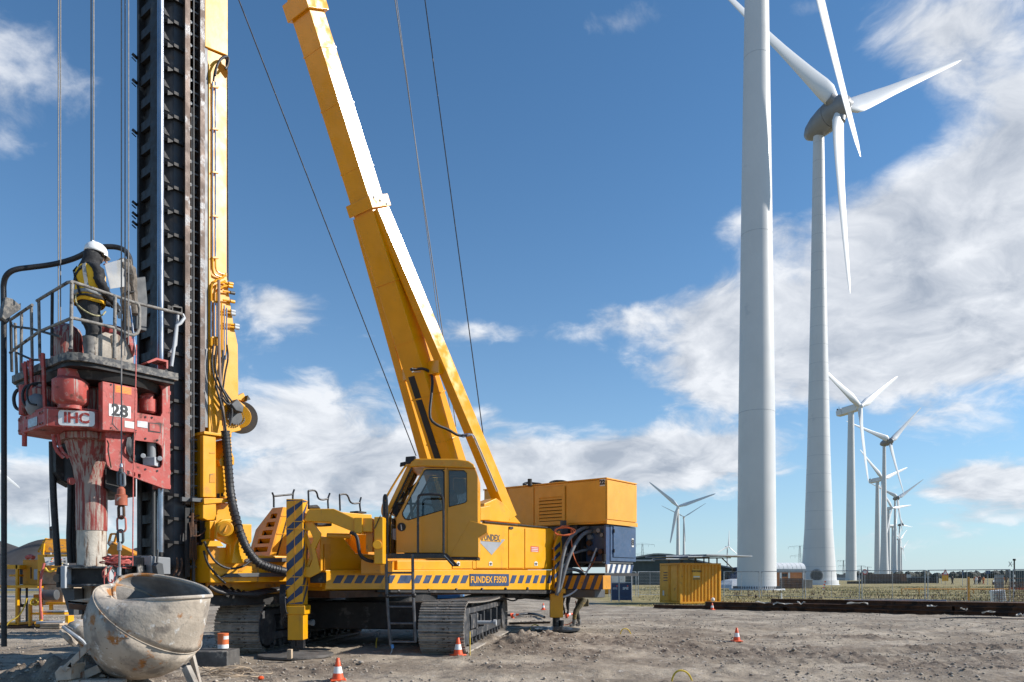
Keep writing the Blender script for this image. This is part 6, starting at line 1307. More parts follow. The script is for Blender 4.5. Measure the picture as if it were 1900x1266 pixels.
for a in ((205, 231, 1050, 1054), (232, 256, 1048, 1051), (232, 234, 1048, 1092), (253, 256, 1048, 1092), (205, 256, 1088, 1092)): cb(*a, Yt+.25, .6, 'frame_bar', M['plat'])
cb(235, 252, 1052, 1088, Yt+.8, .04, 'dark_recess', M['text'])
g = MB(); a = P(106, 1092, Yt+.2); g.prism([(P(106, 0, Yt).x, P(0, 1092, Yt).z), (P(131, 0, Yt).x, P(0, 1092, Yt).z), (P(131, 0, Yt).x, P(0, 1142, Yt).z), (P(121, 0, Yt).x, P(0, 1142, Yt).z)], lambda x, z: Vector((x, Yt+.1, z)), lambda x, z: Vector((x, Yt+.35, z))); g.build('side_wedge', M['dkgrey'], tb, bevel=.01)
cb(131, 147, 1092, 1141, Yt+.3, .5, 'lower_frame', M['text']); MB().cyl(P(107, 1073, Yt-.06), P(107, 1073, Yt+.1), .07, n=16).build('pivot', M['blk'], tb, smooth=40)
cb(104, 262, 1056, 1090, Yt+.9, .05, 'back_plate', M['text']); cb(150, 190, 1142, 1200, Yt+.7, .5, 'footing', M['blk'])
for (x0, x1) in ((118, 140), ): MB().tube([P(118, 1048, Yt+.1), P(130, 1051, Yt+.05), P(150, 1049, Yt), P(158, 1051, Yt)], .014, 6, 2).build('clamp_cable', M['dkgrey'], tb)
# red rope heap
def tangle(c, R_, n, mt, nm, lab, cat, t=.012, flat=.35, seed=3, drops=()):
    q = random.Random(seed); g = MB()
    for k in range(n):
        ph = q.random()*6.28; cx = c[0]+q.uniform(-.3, .3)*R_; cy = c[1]+q.uniform(-.2, .2)*R_; cz = c[2]+q.uniform(0, flat)*R_; r = R_*q.uniform(.45, .95); ti = q.uniform(-.35, .35)
        g.tube([Vector((cx+r*math.cos(a+ph), cy+r*.6*math.sin(a+ph), cz+r*ti*math.sin(a)+.1*R_*q.uniform(-1, 1))) for a in [i*.7 for i in range(9)]], t, 6, 2, closed=True)
    for d in drops: g.tube([Vector(p) for p in d], t, 6, 2)
    o = g.build(nm, mt, smooth=True); tag(o, lab, cat); return o
c = P(218, 1049, Yt+.3)
tangle(c, .27, 16, M['rope'], 'rope_heap', 'tangled pale red rope heaped on the clamp table with loops hanging down', 'rope', .011, .5, 3,
       drops=[[P(198, 1052, Yt-.02), P(189, 1062, Yt-.05), P(192, 1075, Yt-.05), P(200, 1065, Yt-.03), P(207, 1052, Yt)], [P(206, 1052, Yt-.04), P(199, 1070, Yt-.07), P(203, 1083, Yt-.07), P(212, 1078, Yt-.06), P(213, 1062, Yt-.03)], [P(194, 1060, Yt-.06), P(193, 1080, Yt-.08), P(195, 1100, Yt-.07)], [P(207, 1075, Yt-.06), P(210, 1090, Yt-.06), P(213, 1103, Yt-.05)]])
# hoist ropes
def rope(pts, r, lab, group='hoist ropes', mt=None, nm='steel_rope', n=8):
    o = MB().tube(pts, r, n).build(nm, mt or M['wire'], smooth=True); tag(o, lab, 'rope', group); return o
def vrope(px, y0, y1, Y, r, lab, mt=None, px1=None): return rope([P(px, y0, Y), P(px1 or px, y1, Y)], r, lab, mt=mt)
vrope(108.3, -1200, 672, 13.2, .010, 'left strand of the leftmost pair of ropes beside the worker'); vrope(112.3, -1200, 690, 13.1, .010, 'right strand of the leftmost pair of ropes beside the worker')
vrope(169, -1200, 480, 13.0, .011, 'left strand of the rope pair ending behind the white helmet'); vrope(173.5, -1200, 480, 13.0, .013, 'right strand of the rope pair ending behind the white helmet')
Yr = 11.4
vrope(225.3, -1200, 868, Yr, .010, 'leftmost of the three ropes before the mast, running down to the red hook weight')
vrope(232, -1200, 660, Yr, .010, 'middle of the three ropes close before the mast'); vrope(238, -1200, 640, Yr, .009, 'rightmost of the three ropes close before the mast', px1=238.5)
rope([P(253, 640, 11.5), P(252, 700, 11.4), P(250, 790, 11.4), P(247.5, 870, 11.4), P(246, 1050, 11.5)], .009, 'thin reddish cord hanging before the drive head plate', mt=M['rope'], nm='cord')
rope([P(211, 712, 11.5), P(210.5, 770, 11.5), P(208, 786, 11.5), P(218, 797, 11.5)], .008, 'thin line looped on the number box', mt=M['dkgrey'], nm='thin_line')
o = MB().tube([P(199, 818, 11.9), P(202, 825, 11.85), P(200, 835, 11.85), P(203, 850, 11.85), P(206, 868, 11.9)], .012, 5, 2).build('small_chain', M['rust']); tag(o, 'short rusty chain hanging at the corner of the red side plate', 'chain')
hk = thing('hook_weight', 'rusty red hook weight with swivel and long links hanging from the single rope', 'hook', P(225, 1030, Yr))
def W(px, py): return P(px, py, Yr)
def cyl_(a, b, r0, r1, nm, mt): return MB().cyl(W(*a), W(*b), r0, r1, 20).build(nm, mt, hk, smooth=40, bevel=.008)
cyl_((225.3, 860), (225.3, 868), .02, .03, 'rope_clamp', M['galv']); cyl_((225, 869), (225, 878), .034, .034, 'socket', M['dkgrey'])
def link_(px, y0, y1, hw, r, nm, mt, turn=0):
    g = MB(); a = W(px, y0); b = W(px, y1); ww = hw/F*Yr; pts = []
    H = a.z-b.z
    for k in range(16):
        t = 2*math.pi*k/16; x = math.cos(t)*ww; z = (a.z+b.z)/2+math.sin(t)*ww+((H/2-ww) if math.sin(t) > 0 else -(H/2-ww))
        pts.append(Vector((a.x+x*math.cos(turn), a.y+x*math.sin(turn), z)))
    return g.tube(pts, r, 8, 0, closed=True).build(nm, mt, hk, smooth=True)
link_(221.5, 876, 900, 3, .018, 'shackle', M['dkgrey']); link_(228, 878, 902, 3.5, .02, 'shackle', M['grey'])
MB().lathe(W(225, 938), (0, 0, 1), [(0, .085), (.0, .088), (.155, .088), (.17, .062), (.25, .058), (.285, .03)], 22).build('weight', mat('rusty_red_weight', (.38, .10, .05), .6, var=.2, vs=8, patches=[((.5, .42, .36), 9., .6, .06, .8)]), hk, smooth=35)
link_(225, 938, 962, 5, .022, 'swivel_eye', M['rust']); link_(225.5, 958, 988, 8.2, .016, 'red_link', mat('worn_red_link', (.5, .16, .12), .6)); link_(223.5, 984, 1008, 5, .02, 'hook', M['dkgrey'])
cyl_((222.5, 1006), (221.8, 1022), .033, .033, 'ferrule', M['galv']); MB().tube([W(222, 1022), W(221.5, 1054)], .018, 8).build('sling', M['wire'], hk); cyl_((221.5, 1053), (221, 1069), .03, .03, 'ferrule', M['galv'])
link_(221.5, 1068, 1088, 6, .022, 'sling_eye', M['dkgrey'], .5)
# boom stays and lines against the sky
rope([Q(380, -200, 1.5), Q(443, 0, 1.5), Q(772, 846, .9)], .013, 'black stay crossing the sky from the mast top to behind the cab', 'stay ropes', M['blkp'])
rope([Q(728, -90, 2.4), Q(733, 0, 2.4), Q(846, 792, 2.4)], .014, 'left of the two long ropes right of the boom', 'stay ropes'); rope([Q(731, -90, 2.3), Q(736, 0, 2.3), Q(835, 760, 2.3)], .010, 'thin line running with the left rope right of the boom', 'stay ropes')
rope([Q(782, -90, 1.5), Q(788.5, 0, 1.5), Q(899, 826, 1.5), Q(905, 880, 1.5)], .015, 'rightmost long rope hanging right of the boom', 'stay ropes', M['blkp'])
# ------------------------------------------------------------ people
SK = mat('skin', (.42, .25, .18), .55, var=.05)
def person(joints, radii, edges, root, mats_by, nm='body', sub=2):
    """one continuous skinned surface; mats_by(face centre) -> material index"""
    me = bpy.data.meshes.new('tmp'); me.from_pydata([tuple(j) for j in joints], edges, []); o = bpy.data.objects.new('tmp', me); COL.objects.link(o)
    sk = o.modifiers.new('skin', 'SKIN'); sk.use_smooth_shade = True; sk.branch_smoothing = .5
    for i, d in enumerate(me.skin_vertices[0].data): d.radius = radii[i] if isinstance(radii[i], tuple) else (radii[i], radii[i]); d.use_root = (i == root)
    ss = o.modifiers.new('sub', 'SUBSURF'); ss.levels = sub; ss.render_levels = sub
    bpy.context.view_layer.update()
    m = bpy.data.meshes.new_from_object(o.evaluated_get(bpy.context.evaluated_depsgraph_get())); bpy.data.objects.remove(o)
    return m
def dress(m, mats, fn, jit=0, seed=1):
    m.materials.clear()
    for k in mats: m.materials.append(k)
    q = random.Random(seed)
    for p in m.polygons: p.material_index = fn(p.center); p.use_smooth = True
def finger_chain(mb, root, d, side, L, r, curl):
    """bent finger made as a tapering tube; d forward, side palm-normal"""
    pts = [root]; a = 0; p = root
    for k, l in enumerate((.45, .3, .25)):
        a += curl*(1 if k else .6); v = d*math.cos(a)+side*math.sin(a); p = p+v*L*l; pts.append(p)
    mb.tube([root-d*.015]+pts, [r, r, r*.92, r*.85, r*.6], 8, 1)
def hand(wrist, d, palm, out, mt, par, scale=1.0, curl=.6):
    d = Vector(d).normalized(); palm = Vector(palm); palm = (palm-d*palm.dot(d)).normalized(); sd = d.cross(palm).normalized()*out
    g = MB(); w = Vector(wrist); s = scale
    g.taper(w-d*.01, .055*s, .036*s, w+d*.095*s, .088*s, .030*s, sd)
    for k, (o, L) in enumerate(((-.032, .068), (-.011, .078), (.011, .074), (.032, .058))): finger_chain(g, w+d*.088*s+sd*o*s, d, palm, L*s, .0095*s, curl+.06*k)
    tr = w+d*.03*s-sd*.038*s; g.tube([tr, tr+(d*.5-sd*.8).normalized()*.035*s, tr+(d*.9-sd*.4).normalized()*.062*s+palm*.012*s, tr+d*.09*s-sd*.03*s+palm*.026*s], [.014*s, .012*s, .0105*s, .007*s], 8, 1)
    return g.build('glove', mt, par, smooth=60, bevel=.006)
BLKC = mat('black_work_cloth', (.022, .022, .024), .85, var=.35, vs=6, patches=[((.10, .095, .085), 5., .62, .1, .9)], bump=.7, bs=14)
GRC = mat('dark_grey_work_trousers', (.035, .035, .037), .88, var=.3, vs=5, patches=[((.11, .10, .09), 6., .6, .1, .9)], bump=.7, bs=14)
BOOT = mat('muddy_rubber_boot', (.14, .135, .13), .7, var=.3, vs=8, patches=[((.25, .23, .2), 6., .55, .1, .9)])
def worker():
    f = Vector(((163-HX)/F*12.35, 12.35, zp)); t = thing('person', 'worker in white helmet and yellow safety vest standing on the drive head platform', 'person', f)
    # faces right and slightly away; his back and right side are seen
    fw = Vector((.62, .78, 0)).normalized(); rt = Vector((fw.y, -fw.x, 0))   # rt: his right, towards the camera
    B = lambda a, b, c: f+fw*a*1.22+rt*b*1.25+Vector((0, 0, c*1.04))
    J = [B(0, 0, .98), B(.0, 0, 1.15), B(.02, 0, 1.34), B(.03, 0, 1.50), B(.065, 0, 1.58), B(.12, 0, 1.70), B(.13, 0, 1.80),
         B(-.01, .10, .93), B(.05, .12, .52), B(-.03, .13, .12), B(.0, .13, .05), B(.13, .14, .04),
         B(.0, -.10, .93), B(.12, -.12, .52), B(.08, -.13, .12), B(.10, -.13, .05), B(.23, -.14, .04),
         B(.02, .13, 1.46), B(.03, .225, 1.42), B(.07, .25, 1.14), B(.26, .18, .98), B(.31, .16, .95),
         B(.02, -.13, 1.46), B(.03, -.225, 1.42), B(.10, -.25, 1.14), B(.34, -.16, 1.05), B(.38, -.15, 1.04)]
    E_ = [(0, 1), (1, 2), (2, 3), (3, 4), (4, 5), (5, 6), (0, 7), (7, 8), (8, 9), (9, 10), (10, 11), (0, 12), (12, 13), (13, 14), (14, 15), (15, 16), (3, 17), (17, 18), (18, 19), (19, 20), (20, 21), (3, 22), (22, 23), (23, 24), (24, 25), (25, 26)]
    r = [(.17, .15), (.17, .15), (.19, .16), (.16, .13), (.075, .075), (.105, .10), (.085, .085), (.115, .115), (.085, .085), (.065, .065), (.06, .06), (.045, .045), (.115, .115), (.085, .085), (.065, .065), (.06, .06), (.045, .045),
         (.10, .10), (.085, .085), (.068, .068), (.045, .045), (.032, .032), (.10, .10), (.085, .085), (.068, .068), (.045, .045), (.032, .032)]
    r = [(a*(1.36 if 7 <= i <= 16 else 1.22), b*(1.36 if 7 <= i <= 16 else 1.22)) for i, (a, b) in enumerate(r)]
    m = person(J, r, E_, 0, None)
    face_c = B(.22, 0, 1.68)
    def fn(c):
        z = (c.z-f.z)/1.02; d = (c-f); a = d.dot(fw)
        if z > 1.60 and z < 1.78 and a > .21: return 2
        if z < .30: return 3
        if z < 1.0 and abs(d.dot(rt)) < .30 and a < .22: return 1
        return 0
    for v in m.vertices: v.co -= f*0
    dress(m, [BLKC, GRC, SK, BOOT], fn); q = np.random.default_rng(3)
    for v in m.vertices:
        c = v.co; k = .012*math.sin(c.z*31+c.x*17)+.008*math.sin(c.z*57-c.y*41); v.co += (v.normal*k)
    for v in m.vertices: v.co -= f
    link('body', m, t)
    # face, hood, helmet
    g = MB(); n = B(.245, 0, 1.675); g.taper(B(.215, 0, 1.70), .02, .015, B(.25, 0, 1.665), .032, .03); g.build('nose', SK, t, bevel=.006)
    g = MB(); g.ball(B(.20, .04, 1.715), .013, 8).ball(B(.20, -.04, 1.715), .013, 8); g.build('eyes', M['text'], t)
    g = MB(); g.beam(B(.215, .028, 1.63), B(.215, -.028, 1.63), .012, .01); g.build('mouth', mat('lips', (.3, .12, .1), .6), t)
    g = MB(); g.beam(B(.205, .075, 1.72), B(.232, -.06, 1.715), .035, .02); g.build('safety_glasses', M['text'], t, bevel=.008)
    g = MB()
    g.lathe(B(.03, 0, 1.48), (.10, .05, 1), [(0, .17), (.05, .165), (.10, .14), (.16, .128), (.26, .125), (.32, .105)], 20, caps=False); 
    g.v = [(a+.008*math.sin(c*60+a*30), b, c) for a, b, c in g.v]; ho = g.build('hood', BLKC, t, smooth=True); ho.modifiers.new('s', 'SOLIDIFY').thickness = .02
    hc = B(.105, 0, 1.775); g = MB(); tilt = Vector((fw.x*.10, fw.y*.10, 1)).normalized()
    x, y, z, _ = frame(hc, hc+tilt, fw); prof = [(0, .150), (.03, .152), (.08, .146), (.125, .126), (.165, .090), (.19, .045), (.197, .0)]
    n = 28; 
    for tt, rr in prof:
        for i in range(n): a = 2*math.pi*i/n; g.v.append(tuple(hc+tilt*(tt-.02)+(x*math.cos(a)*1.2+y*math.sin(a)*1.05)*rr))
    for j in range(len(prof)-1):
        for i in range(n): g.f.append((j*n+i, j*n+(i+1) % n, (j+1)*n+(i+1) % n, (j+1)*n+i)); g.m.append(0)
    hm = g.build('helmet', mat('white_helmet_shell', (.80, .80, .79), .28, var=.02), t, smooth=True); hm.modifiers.new('s', 'SOLIDIFY').thickness = .008
    br = MB(); k = 12; pk = []
    for i in range(k+1): a = -1.15+2.3*i/k; pk.append((a, 1.0))
    vs = [hc-tilt*.018+(x*math.cos(a)*1.2+y*math.sin(a)*1.05)*.146 for a, _ in pk]+[hc-tilt*.034+(x*math.cos(a)*1.2+y*math.sin(a)*1.05)*(.146+.042*math.cos(a*1.3)) for a, _ in pk]
    br.add(vs+[v-tilt*.006 for v in vs], [(i, i+1, i+k+2, i+k+1) for i in range(k)]+[(i+2*k+2, i+k+1+2*k+2, i+k+2+2*k+2, i+1+2*k+2) for i in range(k)]+[(i+k+1, i+k+2, i+k+2+2*k+2, i+k+1+2*k+2) for i in range(k)]); br.build('helmet_peak', hm.data.materials[0], t, smooth=True)
    g = MB(); g.beam(hc+tilt*.172-x*.08, hc+tilt*.168+x*.09, .03, .012); g.build('helmet_ridge', hm.data.materials[0], t, bevel=.005)
    # vest: a shell over the torso
    VY = mat('yellow_safety_vest', (.85, .46, .02), .8, var=.14, vs=4, patches=[((.28, .19, .06), 5., .58, .12, .9)], bump=.6, bs=12); RF = mat('grey_reflective_band', (.30, .31, .31), .45, var=.1)
    def shell(z0, z1, k0, k1, nm, mt, rows=8, off=0., a0=0, a1=2*math.pi):
        g = MB(); n = 32
        for j in range(rows+1):
            z = z0+(z1-z0)*j/rows; hw = np.interp(z, [.85, 1.0, 1.2, 1.38, 1.47, 1.53], [.225, .22, .222, .240, .215, .11])+off; hd = np.interp(z, [.85, 1.0, 1.2, 1.38, 1.47, 1.53], [.185, .178, .178, .180, .15, .11])+off
            for i in range(n+1):
                a = a0+(a1-a0)*i/n; w = 1+.02*math.sin(5*a+z*9)+.015*math.sin(9*a-z*17)
                g.v.append(tuple(B(.025+math.cos(a)*hd*w, math.sin(a)*hw*w, z+.012*math.sin(3*a)*(1-j/rows))))
        for j in range(rows):
            for i in range(n): g.f.append((j*(n+1)+i, j*(n+1)+i+1, (j+1)*(n+1)+i+1, (j+1)*(n+1)+i)); g.m.append(0)
        o = g.build(nm, mt, t, smooth=True); o.modifiers.new('s', 'SOLIDIFY').thickness = .006; return o
    v = shell(.90, 1.51, 0, 0, 'vest', VY, 12)
    shell(1.02, 1.085, 0, 0, 'reflective_band', RF, 2, .006)
    def strip(pts, w, mt, nm, off):
        g = MB(); P_ = []
        for a, z in pts:
            hw = np.interp(z, [.85, 1.0, 1.2, 1.38, 1.47, 1.53], [.225, .22, .222, .240, .215, .11])+off; hd = np.interp(z, [.85, 1.0, 1.2, 1.38, 1.47, 1.53], [.185, .178, .178, .180, .15, .11])+off
            P_.append(B(.025+math.cos(a)*hd, math.sin(a)*hw, z))
        for p0, p1 in zip(P_[:-1], P_[1:]): g.beam(p0, p1+(p1-p0)*.06, .008, w, (p0+p1)/2-B(.025, 0, ((p0+p1)/2-f).z/1.02))
        return g.build(nm, mt, t)
    pi = math.pi
    strip([(pi*.80, 1.50), (pi*.78, 1.42), (pi*.75, 1.30), (pi*.72, 1.18), (pi*.70, 1.08)], .055, RF, 'reflective_band', .008)
    strip([(pi*.36, 1.49), (pi*.36, 1.40), (pi*.33, 1.30), (pi*.31, 1.18), (pi*.3, 1.08)], .055, RF, 'reflective_band', .008)
    strip([(pi*1.18, 1.50), (pi*1.1, 1.40), (pi*1.0, 1.30), (pi*.92, 1.18), (pi*.85, 1.0)], .04, BLKC, 'harness_strap', .014)
    strip([(pi*.72, 1.52), (pi*.85, 1.40), (pi*1.0, 1.30), (pi*1.1, 1.18), (pi*1.15, 1.0)], .04, BLKC, 'harness_strap', .014)
    shell(.955, 1.0, 0, 0, 'harness_belt', BLKC, 2, .012)
    MB().tube([B(-.17, .06, 1.0), B(-.19, .08, .86), B(-.15, .16, .74), B(-.02, .22, .66), B(.1, .2, .70), B(.16, .16, .80)], .013, 8, 2).build('lanyard', mat('striped_lanyard', (.35, .32, .18), .8, var=.5, vs=60), t, smooth=True)
    for sx in (.13, -.13):
        a0 = -.03 if sx > 0 else .08
        MB().lathe(B(a0, sx, .02), (0, 0, 1), [(0, .085), (.12, .085), (.30, .108), (.33, .11), (.33, .10), (.2, .09)], 16, caps=False).build('boot', BOOT, t, smooth=50)
        MB().taper(B(a0-.06, sx, .05), .10, .085, B(a0+.20, sx, .045), .085, .06).build('boot_foot', BOOT, t, bevel=.025)
    GL = mat('black_glove', (.02, .02, .022), .7)
    hand(B(.31, .16, .95), fw*.6+Vector((0, 0, -.8)), fw*.2-rt, 1, GL, t, 1.08, .5); hand(B(.38, -.15, 1.04), fw, Vector((0, 0, -1)), 1, GL, t, 1.08, .8)
    MB().beam(B(.34, .15, .90), B(.36, .14, .76), .05, .05).build('sleeve_tool', M['lgrey'], t)
worker()
def groundman():
    c = G(1070, 1162); f = Vector((c.x, c.y, gz(c.x, c.y)+.02)); t = thing('person', 'worker in muddy trousers bending down behind the rear outrigger', 'person', f)
    fw = Vector((-.95, -.3, 0)).normalized(); rt = Vector((fw.y, -fw.x, 0)); B = lambda a, b, c_: f+fw*a+rt*b+Vector((0, 0, c_))
    J = [B(-.22, 0, .88), B(-.02, 0, 1.0), B(.2, 0, 1.04), B(.36, 0, 1.02), B(.46, 0, .98), B(.56, 0, .93), B(.62, 0, .90),
         B(-.2, .1, .84), B(-.04, .13, .48), B(-.16, .14, .10), B(-.15, .14, .05), B(-.02, .15, .035), B(-.24, -.1, .84), B(.10, -.13, .50), B(.16, -.15, .10), B(.17, -.15, .05), B(.31, -.16, .035),
         B(.34, .16, 1.0), B(.36, .22, .96), B(.42, .24, .70), B(.36, .15, .50), B(.34, -.16, 1.0), B(.36, -.22, .96), B(.40, -.22, .72), B(.34, -.12, .52)]
    E_ = [(0, 1), (1, 2), (2, 3), (3, 4), (4, 5), (5, 6), (0, 7), (7, 8), (8, 9), (9, 10), (10, 11), (0, 12), (12, 13), (13, 14), (14, 15), (15, 16), (3, 17), (17, 18), (18, 19), (19, 20), (3, 21), (21, 22), (22, 23), (23, 24)]
    r = [(.16, .15), (.17, .15), (.19, .15), (.15, .12), .07, .10, .085, .12, .085, .06, .055, .045, .12, .085, .06, .055, .045, .09, .08, .062, .04, .09, .08, .062, .04]
    r = [x if isinstance(x, tuple) else (x, x) for x in r]; m = person(J, r, E_, 0, None, sub=2)
    MUDC = mat('mud_caked_trousers', (.12, .10, .06), .9, var=.4, vs=4, patches=[((.03, .03, .03), 3., .5, .1, .9), ((.34, .22, .05), 4., .6, .08, .8)], bump=.6, bs=14)
    dress(m, [BLKC, MUDC, SK, BOOT], lambda c: (3 if c.z-f.z < .22 else 1 if (c-f).dot(fw) < .15 or c.z-f.z < .5 else 0))
    for v in m.vertices: v.co -= f
    link('body', m, t)
    MB().taper(B(-.36, .12, .62), .16, .2, B(-.34, .12, .86), .18, .22).build('tool_bag', MUDC, t, bevel=.03)
    MB().lathe(B(.58, 0, 1.0), (.5, 0, .6), [(0, .14), (.06, .13), (.11, .08), (.13, .01)], 20).build('helmet', M['white'], t, smooth=50)
    hand(B(.36, .15, .50), Vector((0, 0, -1)), fw, 1, BLKC, t); hand(B(.34, -.12, .52), Vector((0, 0, -1)), fw, -1, BLKC, t)
    o = MB().tube([B(-.05, .2, .80), B(-.10, .25, .45), B(-.02, .25, .2), B(.15, .2, .06), B(.4, .2, .03)], .016, 8, 2).build('orange_hose', M['oran'], smooth=True); tag(o, 'orange hose curving down beside the bending worker to the ground', 'hose')
groundman()
def far_person(px, ybase, h, D, top, leg, lab, pose=0):
    b = P(px, 1077, D); f = Vector((b.x, D, 0)); t = thing('person', lab, 'person', f, 'people walking far off on the road'); s = h/1.8
    J = [(0, 0, .95), (0, 0, 1.3), (0, 0, 1.5), (0, 0, 1.62), (0, 0, 1.72), (.1, 0, .85), (.14, .1*pose, .45), (.14, -.1, .05), (-.1, 0, .85), (-.14, -.15*pose, .45), (-.14, .15, .05), (.22, 0, 1.42), (.27, 0, 1.1), (.2, -.15, .95), (-.22, 0, 1.42), (-.27, 0, 1.1), (-.2, .1, .9)]
    E_ = [(0, 1), (1, 2), (2, 3), (3, 4), (0, 5), (5, 6), (6, 7), (0, 8), (8, 9), (9, 10), (2, 11), (11, 12), (12, 13), (2, 14), (14, 15), (15, 16)]
    r = [.15, .17, .14, .09, .10, .11, .08, .06, .11, .08, .06, .08, .065, .045, .08, .065, .045]
    m = person([f+Vector(j)*s for j in J], [(x*s, x*s) for x in r], E_, 0, None, sub=1)
    dress(m, [top, leg, SK], lambda c: 2 if c.z > 1.58*s else (0 if c.z > .92*s else 1))
    for v in m.vertices: v.co -= f
    link('body', m, t)
ORJ = mat('orange_jacket', (.65, .20, .04), .8); BL = mat('black_clothes', (.02, .02, .025), .9); WH = mat('pale_jacket', (.6, .6, .6), .8); RDJ = mat('rust_red_jacket', (.40, .10, .05), .8)
for a in ((1767, 0, 1.75, 150, BL, BL, 'lone person in black clothes right of the warning triangle', 1), (1809, 0, 1.8, 150, ORJ, BL, 'leftmost walker of the group, orange jacket', 1), (1811.5, 0, 1.7, 146, WH, WH, 'walker dressed in white in the middle distance', 0),
          (1815.5, 0, 1.8, 150, RDJ, BL, 'walker in rust red jacket beside the one in white', 1), (1818.5, 0, 1.85, 147, BL, BL, 'tall walker in black in the middle of the group', 0), (1824.5, 0, 1.7, 150, ORJ, RDJ, 'rightmost walker of the group, all in orange', 1),
          (1861, 0, 1.75, 140, ORJ, BL, 'person in orange jacket right of the grey relay cabinet', 1), (1867, 0, 1.75, 138, BL, BL, 'person in black bending near the crossing signal', 0)): far_person(*a)
def far_car():
    b = P(1841, 1075, 150); t = thing('parked_car', 'dark car with lit headlamp parked beside the walkers', 'car', (b.x, 150, 0))
    g = MB(); g.prism([(-2, .3), (-2, .85), (-1.3, 1.0), (-.8, 1.5), (.9, 1.5), (1.6, .95), (2.1, .85), (2.1, .3)], lambda x, z: Vector((b.x+x*.55, 150+x*.6-.8, z)), lambda x, z: Vector((b.x+x*.55+1.1, 150+x*.6+.6, z))); g.build('body', M['navy'], t, bevel=.08)
    for x in (-1.2, 1.3): MB().cyl((b.x+x*.55-.02, 149.15+x*.6, .33), (b.x+x*.55+.15, 149.3+x*.6, .33), .33, n=14).build('wheel', M['text'], t)
    MB().ball((b.x-1.1, 147.95, .7), .13, 8).build('headlight', M['white'], t)
far_car()

# ------------------------------------------------------------ concrete skip in the foreground
def skip2():
    """drum: a leaning bowl with an upright collar whose front lip is straight and whose back arches up"""
    Y0 = 8.9; base = P(262, 0, Y0); t = thing('concrete_skip', 'big cement crusted concrete skip lying tilted on its frame in the left foreground', 'concrete skip', (base.x, Y0, 0))
    A = lambda px, py, y=0.: P(px, py, Y0+y)
    n = 64; ax = Vector((.60, -.10, .80)).normalized(); c = A(274, 1153, .55); x, y, z, _ = frame(c, c+ax, (1, 0, 0)); g = MB()
    prof = [(-.80, .10), (-.76, .24), (-.64, .39), (-.48, .545), (-.30, .65), (-.12, .70), (.04, .712)]
    def add_rings(g, rings, cap=False):
        b = len(g.v)
        for r_ in rings: g.v += [tuple(v) for v in r_]
        for j in range(len(rings)-1):
            for i in range(n): g.f.append((b+j*n+i, b+j*n+(i+1) % n, b+(j+1)*n+(i+1) % n, b+(j+1)*n+i)); g.m.append(0)
        if cap: g.f.append(tuple(b+i for i in range(n))[::-1]); g.m.append(0)
    rg = [[c+ax*tt+(x*math.cos(2*math.pi*i/n)+y*math.sin(2*math.pi*i/n))*rr for i in range(n)] for tt, rr in prof]
    add_rings(g, rg, True)
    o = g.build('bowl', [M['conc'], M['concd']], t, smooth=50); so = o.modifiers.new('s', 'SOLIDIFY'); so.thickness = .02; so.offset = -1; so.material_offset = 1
    rimb = [c+ax*.045+(x*math.cos(2*math.pi*i/n)+y*math.sin(2*math.pi*i/n))*.714 for i in range(n)]
    top = []; cxx = A(303, 0).x; hw = A(392.5, 0).x-cxx; z_l, z_r = A(0, 1117).z, A(0, 1106).z
    for i, p in enumerate(rimb):
        th = math.atan2(p.y-c.y, p.x-c.x); fx, fy = math.cos(th), math.sin(th); yy = c.y+(.46*fy if fy > 0 else .60*fy); k = max(0, fy)
        top.append(P(303+89*fx-22*k, 1111.5-5.5*fx-44*k**.7*(1-.30*fx), yy))
    m = 9; rg = []
    for j in range(m+1):
        f_ = j/m; rg.append([p.lerp(q, f_)+Vector((q.x-c.x, q.y-c.y, 0)).normalized()*(.035*math.sin(math.pi*f_)) for p, q in zip(rimb, top)])
    g = MB(); add_rings(g, rg)
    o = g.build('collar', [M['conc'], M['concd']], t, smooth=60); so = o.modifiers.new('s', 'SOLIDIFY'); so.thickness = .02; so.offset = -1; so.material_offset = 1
    MB().tube(rimb, .006, 8, 0, closed=True).build('weld_seam', M['conc'], t, smooth=True)
    MB().tube(top, .024, 8, 0, closed=True).build('rim', M['conc'], t, smooth=True)
    DL = M['splash']
    lg = [((172, 1192, .1), (118, 1244, .0), .035), ((345, 1238, .0), (372, 1296, -.1), .05), ((205, 1200, 1.1), (186, 1290, 1.2), .04), ((350, 1190, 1.1), (372, 1280, 1.2), .04), ((185, 1240, .3), (135, 1262, .2), .05)]
    for a, b, w in lg: MB().beam(A(*a), A(*b), w*2, w*1.4).build('frame_leg', DL, t, bevel=.008)
    MB().poly([A(131, 1238, -.02), A(131, 1232, .0), A(131, 1262, 0), A(104, 1264, 0), A(101, 1248, 0), A(112, 1236, 0)], (0, .3, 0)).build('foot_block', M['conc'], t, bevel=.02)
    MB().beam(A(104, 1268, .1), A(232, 1268, .2), .10, .16).build('skid_beam', DL, t, bevel=.02)
    MB().poly([A(126, 1118, .2), A(206, 1108, .2), A(216, 1117, .45), A(196, 1124, .2)], (0, 0, .02)).build('arm_plate', M['conc'], t)
    MB().poly([A(127, 1120, .18), A(194, 1126, .18), A(194, 1137, .18), A(128, 1130, .18)], (0, .03, 0)).build('arm_edge', M['rust'], t)
    MB().beam(A(194, 1125, .15), A(178, 1150, .1), .07, .12).beam(A(178, 1150, .1), A(205, 1160, .1), .05, .1).build('latch_lever', DL, t, bevel=.01)
    MB().cyl(A(198, 1132, .05), A(198, 1142, .05), .04, n=12).build('latch_pin', M['blk'], t)
skip2()
